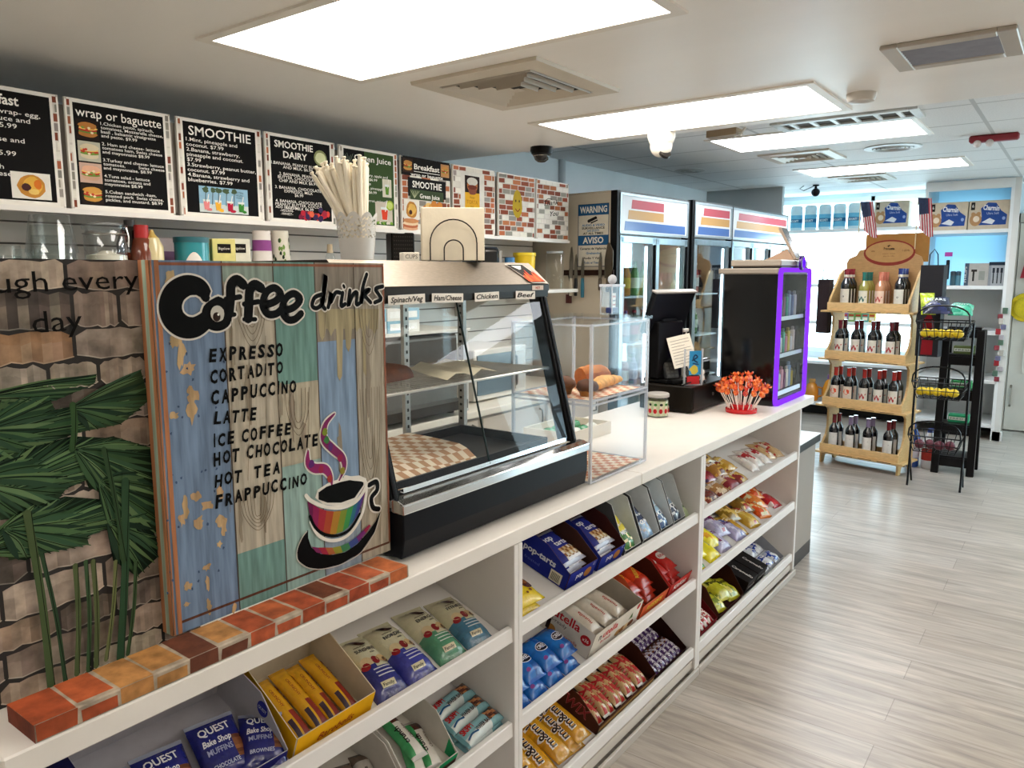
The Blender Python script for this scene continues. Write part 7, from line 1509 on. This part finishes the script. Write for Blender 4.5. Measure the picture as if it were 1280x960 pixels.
# ================================================================ WINE RACK
A0 = Vector((6.787, 1.715, 0)); RD = Vector((-.199, -.980, 0)).normalized(); RN = Vector((-.980, .199, 0)).normalized()
MR = frame(A0, RD, (0, 0, 1))          # x along the rack front, y up, z towards the shopper
def rk(u, d, z): return A0+RD*u-RN*d+Vector((0, 0, z))      # d = depth behind the front
t = thing('wine_rack', 'four-tier pine wine rack with arched header board', 'wine rack', M=MR @ RX(math.radians(-90)))   # local: x along, y back, z up
RW, RDp = .652, .33
def sideboard(x, nm):
    q = PM(frame((x, 0, 0), (0, 1, 0), (0, 0, 1))); prof = [(.0, .0), (.045, .0), (.06, .06), (.11, .105), (.17, .105), (.22, .06), (.235, .0), (.28, .0)]
    back = [(.28, .0), (.28, 1.60)]
    fr_ = []
    for k, z in enumerate((.105, .51, .905, 1.305)):
        zt = (.51, .905, 1.305, 1.64)[k]; fr_ += [(0, z), (0, z+.055), (.02, z+.075), (.07, z+.13), (.095, z+.20), (.095, zt-.06), (.05, zt-.02)] if k < 3 else [(0, z), (0, z+.055), (.02, z+.10), (.10, z+.20), (.17, zt-.04), (.22, zt)]
    q.prism([(.0, .0), (.045, .0), (.06, .05), (.10, .085), (.18, .085), (.22, .05), (.235, .0), (.28, .0), (.28, 1.64)]+fr_[::-1], 0, .018, 'cba870'); q.build('side_board', 'pine', t, smooth=0)
sideboard(0, 0); sideboard(RW-.018, 1)
for z in (.105, .51, .905, 1.305):
    PM().box(-.045, -.035, z-.016, RW+.045, .27, z, 'd2ae76').build('ledge', 'pine', t, smooth=0, bevel=.002); PM().box(0.0, -.014, z+.0005, RW, -.0005, z+.066, 'd6b27c').build('front_rail', 'pine', t, smooth=0, bevel=.002)
    q = PM(front(0, -.0362, z-.010))
    for k in range(4): q.rect(.03+.155*k, .001, .14+.155*k, .005, '2a211a')
    q.build('price_slot', 'matte', t, smooth=0)
q = PM(frame((0, .272, 0), (1, 0, 0), (0, 0, 1))); 
arch = [(.02, 1.30), (RW-.02, 1.30), (RW-.02, 1.70), (RW-.035, 1.74), (RW-.09, 1.765), (RW-.11, 1.80), (.26, 1.83), (.12, 1.80), (.10, 1.76), (.04, 1.735), (.02, 1.70)]
q.prism(arch, 0, .014, 'b98f5c'); q.build('header_board', 'pine', t, smooth=0)
q = PM(frame((0, .262, 0), (1, 0, 0), (0, 0, 1))); q.prism([(.16, 1.70), (.66, 1.70), (.66, 1.93), (.16, 1.93)], -.032, -.024, 'a3763f'); q.build('header_card', 'print', t, smooth=0)
q = PM(frame((0, .2575, 0), (1, 0, 0), (0, 0, 1))); q.ell(.365, 1.775, .205, .105, '8a3a30', 0, 32); q.ell(.365, 1.782, .190, .085, 'b98f5c', .0005, 32); q.poly2([(.34, 1.825), (.365, 1.84), (.39, 1.825), (.37, 1.832), (.36, 1.82), (.35, 1.83)], '4a3024', .001); q.text('Franzetta', .365, 1.80, .020, '2a1d16', .001, fat=.02, width=.085); q.text('VINI', .235, 1.785, .012, '4a3024', .001); q.text('1 LEVEL', .50, 1.785, .014, '2a1d16', .001, width=.06); q.text('estate wines', .365, 1.765, .009, '6a4a30', .001, width=.10); q.text('since the valley', .365, 1.745, .009, '6a4a30', .001, width=.09); q.build('emblem', 'print', t, smooth=0)
for z in (.505, .90, 1.30): pass
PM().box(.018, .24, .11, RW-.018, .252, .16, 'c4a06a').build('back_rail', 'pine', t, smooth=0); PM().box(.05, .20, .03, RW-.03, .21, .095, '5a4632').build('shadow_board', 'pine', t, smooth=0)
wine = {}
def winebottle(kind, u, d, z, label, group):
    o_ = MR @ RX(math.radians(-90)) @ T(u, d, z+.0006)
    if kind not in wine:
        glass_c, caps, labc, mark, mc, h = {'w': ('0c0b0d', '5a1620', 'd9d2c4', 'W', 'a82c2e', .29), 'r': ('0c0b0d', '9c2420', 'd9d2c4', 'W', 'a82c2e', .29), 'o': ('0c0b0d', 'a82a20', 'd9c8b6', '', 'd9583a', .29), 'e': ('0d0c10', '8a7a9c', 'd6d2cb', 'Z', '8a8580', .29), 'e2': ('0d0c10', '6a1c22', 'd6d2cb', 'Z', '8a8580', .29), 'm': ('0b0a0d', '8a2a34', 'd6cdbd', 'o', '55504a', .31), 'b': ('0b0a0d', '2a3a7a', 'd9d4c6', 'o', '55504a', .31), 'g': ('9a9442', '2a6f66', 'dcd6c2', 'W', '2f5f5a', .285), 'p': ('c98a62', 'd9826a', 'e2c4ae', 'W', 'b3504a', .285)}[kind]
        r = .0395; h *= 1.10; t = thing('wine_bottle', label, 'wine bottle', M=o_, group=group)
        PM().lathe([(r*.94, 0), (r, .006), (r, h*.60), (r*.92, h*.66), (r*.45, h*.76), (r*.40, h*.80)], 18, glass_c).build('glass_body', 'bottle', t)
        PM().lathe([(r*.43, h*.775), (r*.43, h*.97), (r*.48, h*.972), (r*.48, h), (0, h)], 14, caps).build('capsule', 'gloss', t)
        p = PM(); L0, L1 = (h*.14, h*.52); A_ = []
        for i in range(9): a = -1.5708-1.15+2.3*i/8; A_.append((1.015*r*math.cos(a), 1.015*r*math.sin(a)))
        p.add([(x, y, L0) for x, y in A_]+[(x, y, L1) for x, y in A_], [(i, i+1, 10+i, 9+i) for i in range(8)], labc)
        wrap = lambda z0: (lambda x, y, z: ((1.03*r+z)*math.cos(-1.5708+x/r), (1.03*r+z)*math.sin(-1.5708+x/r), z0+y))
        if mark: p.text(mark, 0, 0, .042 if mark == 'W' else .06 if mark == 'Z' else .02, mc, 0, fat=.03 if mark == 'W' else -.02 if mark == 'Z' else .02, mp=wrap(h*.24 if mark != 'o' else h*.32), sx=1.0)
        else: p.add([(.022*math.cos(6.283*i/14)*(1+.3*(i % 2)), .012+.020*math.sin(6.283*i/14)*(1+.3*(i % 3)/2), .0006) for i in range(14)], [tuple(range(14))], mc, wrap(h*.34))
        if kind in 'mb': p.lathe([(r*.455, h*.80), (r*.45, h*.86)], 14, 'd6cdbd', cap=False)
        p.build('label', 'print', t); wine[kind] = t; return t
    return dup(wine[kind], label, M=o_, group=group)
TI = ['top', 'second', 'third', 'bottom']
KN = {'w': 'dark W-label bottle, maroon capsule', 'r': 'dark W-label bottle, red capsule', 'o': 'dark bottle with orange picture label', 'e': 'dark bottle, pale label, lilac capsule', 'e2': 'dark bottle, pale label, dark red capsule', 'm': 'big dark bottle with red top', 'b': 'big dark bottle with blue top', 'g': 'pale green W-label bottle, teal capsule', 'p': 'pink W-label bottle, salmon capsule'}
for ti, (z, cols) in enumerate(((1.305, (('m', .125), ('g', .275), ('p', .405), ('b', .555))), (.905, (('w', .10), ('w', .235), ('w', .37), ('w', .515))), (.51, (('o', .085), ('o', .195), ('r', .325), ('r', .445), ('r', .56))), (.105, (('e2', .095), ('e', .235), ('e', .38), ('e2', .545))))):
    for ci, (kd, u) in enumerate(cols):
        for row in range(3 if ti == 0 else 2):
            winebottle(kd, u+(-.009 if ti == 0 else .005)*row, .040+.077*row, z, '%s, %s tier, %s from left, %s row' % (KN[kd], TI[ti], NTH[ci], ['front', 'second', 'back'][row]), 'wine bottles on the pine rack')
# flags on the header
def flag(u, label, lean):
    b = rk(u, .24, 1.80); t = thing('small_flag', label, 'flag', (b.x, b.y, b.z)); PM().tube([(0, 0, 0), (0, -.0, .40)], .004, 'c9b48a', 6).build('stick', 'pine', t)
    p = PM(frame((-.006, 0, .40), (0, -1, 0), (0, 0, 1)) @ Matrix.Rotation(lean, 4, 'Z')); n = 11; hh = .32; ww = .095
    for i in range(n):   # stripes hang down, the flag droops
        a, b_ = ww*i/n, ww*(i+1)/n; L0 = -hh*(.75+.25*math.sin(1.8*i/n)); L1 = -hh*(.75+.25*math.sin(1.8*(i+1)/n)); zz_ = .006*math.sin(i*1.3); z2 = .006*math.sin((i+1)*1.3)
        cu = -hh*.42; col = 'b3323e' if i % 2 == 0 else 'd9d4d0'
        p.add([(a, -.02*i/n, zz_), (b_, -.02*(i+1)/n, z2), (b_, cu, z2), (a, cu, zz_)], [(0, 1, 2, 3)], '2f3a56' if i < 8 else col); p.add([(a, cu, zz_), (b_, cu, z2), (b_, L1, z2), (a, L0, zz_)], [(0, 1, 2, 3)], col)
    p.build('cloth', 'cloth', t, smooth=60)
flag(.115, 'small striped flag stuck on the left of the rack header', .18); flag(.570, 'small striped flag stuck on the right of the rack header', .10)
# gift bags hanging at the rack ends
def giftbag(u, d, z, label, c, w_=.17, hh=.40, red=True):
    b = rk(u, d, z); t = thing('gift_bag', label, 'gift bag', M=frame(b, RD, (0, 0, 1)))
    PM().box(0, 0, -.08, w_, hh, 0, c).build('bag', 'paper', t, smooth=0); PM().tube([(w_*.3, hh, -.02), (w_*.32, hh+.08, -.02), (w_*.5, hh+.12, -.02), (w_*.66, hh+.08, -.02), (w_*.7, hh, -.02)], .004, '17161a', 6).build('handle', 'dark', t)
    if red:
        p = PM(); z = .0008
        for y0, s_ in ((.19, 1), (.02, .9)): p.poly2([(w_*(.5+.16*x), hh*(y0+.42*s_*y)) for x, y in ((-1.6, 0), (1.6, 0), (1.6, .45), (.7, .62), (.55, 1), (-.35, 1), (-.5, .62), (-1.4, .5))], '8a1f26', z)
        p.build('print', 'print', t, smooth=0)
giftbag(.700, .04, .97, 'black gift bag with red bottle pictures hanging at the right of the rack', '17141a', w_=.165, hh=.70)
giftbag(-.155, .12, 1.10, 'dark maroon gift bag hanging at the left of the rack', '241418', w_=.10, hh=.46, red=False)
# ================================================================ BLACK LADDER SHELF AND WIRE BASKET STAND
t = thing('ladder_stand', 'black wooden ladder-like stand behind the wire baskets', 'stand', (6.97, .735, 0))
for y in (-.125, .125):
    for xo, xt in ((0, .08), (.30, .20)): PM().bar((xo, y, .0), (xt, y*.95, 1.16), .045, .055, '141314').build('leg', 'dark', t, smooth=0, bevel=.003)
for z in (.10, .36, .64, .92, 1.14):
    k = z/1.16; PM().box(.0+.08*k, -.12, z-.04, .02+.08*k, .12, z+.03, '161516').build('rail', 'dark', t, smooth=0, bevel=.002); PM().box(.0+.08*k, -.12, z+.0305, .29-.09*k, .12, z+.045, '1a191a').build('tread', 'dark', t, smooth=0, bevel=.002)
t = thing('basket_stand', 'black wire stand with three fruit baskets beside the wine rack', 'basket stand', (6.42, .79, 0)); BK = '121214'
pol_ = lambda pts, nm, r=.006: PM().tube(pts, r, BK, 6).build(nm, 'dark', t)
for y in (.176, -.176):
    pol_([(-.02, y, 0), (0, y, .08), (0.02, y, .30)], 'foot', .008); pol_([(.02, y, .30), (.02, y, 1.25)], 'upright', .008); pol_([(.16, y, 0), (.02, y, .22)], 'foot', .007)
def basket(z, h, w0, w1, label_):
    g = PM(); ww = .17
    for zz_, k in ((z, .80), (z+h*.5, .92), (z+h, 1)): g.tube([(-.17*k, -ww*k, zz_), (.15*k, -ww*k, zz_), (.15*k, ww*k, zz_), (-.17*k, ww*k, zz_)], .005 if k == 1 else .0035, BK, 5, True)
    for i in range(7):
        y = -ww+2*ww*i/6; g.tube([(-.17, y, z+h), (-.136, y*.8, z), (.12, y*.8, z), (.15, y, z+h)], .003, BK, 5)
    for i in range(5):
        x = -.17+.32*i/4; g.tube([(x, -ww, z+h), (x*.8, -ww*.8, z), (x*.8, ww*.8, z), (x, ww, z+h)], .003, BK, 5)
    g.build('wire_basket', 'dark', t)
    PM().tube([(-.17, -ww, z+h)]+[(-.17, -ww*math.cos(math.pi*i/12), z+h+.12*math.sin(math.pi*i/12)**.6) for i in range(1, 12)]+[(-.17, ww, z+h)], .0055, BK, 6).build('hoop', 'dark', t)
for z, h in ((1.13, .13), (.70, .12), (.30, .12)): basket(z, h, 1, 1, '')
def fruit(x, y, z, r, col, label, name, cat, group, sq=(1, 1, 1.2), rot=0):
    t = thing(name, label, cat, (6.42+x, .79+y, z), (1.3, rot, rot*2), group=group); PM().sphere((0, 0, 0), r, col, 14, 10, sq, .02).build('flesh', 'skin', t); PM().lathe([(.008, r*sq[2]*.97), (.005, r*sq[2]*1.10), (0, r*sq[2]*1.14)], 8, mix(col, '6a5a20', .4)).build('tip', 'skin', t)
PL = ['leftmost', 'second from left', 'third from left', 'fourth from left', 'rightmost']
for bi, (z, nn) in enumerate(((1.175, 5), (.745, 5))):
    for k in range(nn):
        fruit(-.09+.02*(k % 2), .115-.052*k, z, .031, vary('e0c01c', .06), 'yellow lemon, %s in the %s wire basket' % (PL[k], ['top', 'middle'][bi]), 'lemon', 'lemon', 'lemons in the wire baskets', rot=.4*k)
for k in range(4): fruit(-.08+.03*(k % 2), .105-.066*k, .345+.001*k, .036, vary('5a1a2a', .1), 'dark red onion, %s in the lowest wire basket' % ['leftmost', 'second from left', 'third from left', 'rightmost'][k], 'red_onion', 'onion', 'red onions in the lowest basket', (1, 1, .9), .3*k)
def heap(p_w, p_h, x, y, z, cols, label, rx, rz, wd):
    def cf(u, v): return vary(cols[int(u*3+v*4) % len(cols)], .1)
    p = pillow(p_w, p_h, .05, cf, 10, 12, .05, .006); ptxt(p, wd, 0, p_h*.5, .03, 'e6ece6', width=p_w*.6); o = p.build('chip_bag', 'foil', smooth=70); o.matrix_basis = T(6.42+x, .79+y, z) @ RZ(rz) @ RX(rx); tag(o, label, 'chip bag', 'bright bags heaped over the top basket')
heap(.20, .24, .02, .06, 1.31, ('141c34', '1a2444', '232c5a'), 'navy blue bag heaped over the top wire basket', .5, -1.3, 'STARS'); heap(.16, .22, .06, -.08, 1.30, ('3fae8a', '2f9a7a', '5ac4a0'), 'green teal bag at the right of the top wire basket', .3, -1.5, 'MINTY'); heap(.10, .18, .08, .13, 1.30, ('c4d82a', 'a8c02a', 'd6e45a'), 'lime yellow bag standing at the left of the top basket', 1.1, -1.2, 'LIME')
for k, (z, c, lab) in enumerate(((.565, '2f5ab0', 'blue snack carton standing on the ladder stand, third rung'), (.685+.0015, '3f9a5a', 'green snack carton on the ladder stand, middle rung'), (.965+.0015, '6a7a4a', 'pale green carton high on the ladder stand'), (.405+.0015, '2f9a6a', 'green and white carton low on the ladder stand'))):
    if k == 0: continue
    t = thing('snack_carton', lab, 'carton', (7.14, .735, z), group='cartons standing on the ladder stand'); PM().box(-.05, -.075, 0, .04, .07, .062, c).build('carton', 'print', t, smooth=0, bevel=.002); p = PM(side(7.089-7.14, .0, 0)); p.rect(-.065, .02, .06, .045, 'dfe6dc', 0)
    p.text('FRESH', 0, .026, .013, '1f3a2a', .0005, width=.11); p.build('print', 'print', t, smooth=0)
t = thing('cleaner_bottle', 'blue spray bottle low behind the wire baskets', 'bottle', (7.09, 1.05, 0)); PM().lathe([(.05, 0), (.055, .01), (.055, .26), (.02, .34), (.02, .37)], 16, '1f4aa4').build('body', 'gloss', t); PM().box(-.07, -.014, .37, .03, .014, .41, 'e2e4e6').build('trigger_head', 'satin', t, smooth=0, bevel=.005); PM().lathe([(.0558, .08), (.0558, .20)], 16, 'd9d6e2', cap=False).build('label', 'print', t)
t = thing('bleach_jug', 'white jug with red label low behind the wire baskets', 'jug', (7.10, .925, 0)); PM().lathe([(.05, 0), (.056, .01), (.056, .22), (.02, .30)], 16, 'dfe2e6').build('body', 'satin', t); PM().lathe([(.022, .30), (.022, .33), (0, .33)], 12, '2f4aa0').build('cap', 'satin', t); PM().lathe([(.0568, .07), (.0568, .17)], 16, 'b3423a', cap=False).build('label', 'print', t)
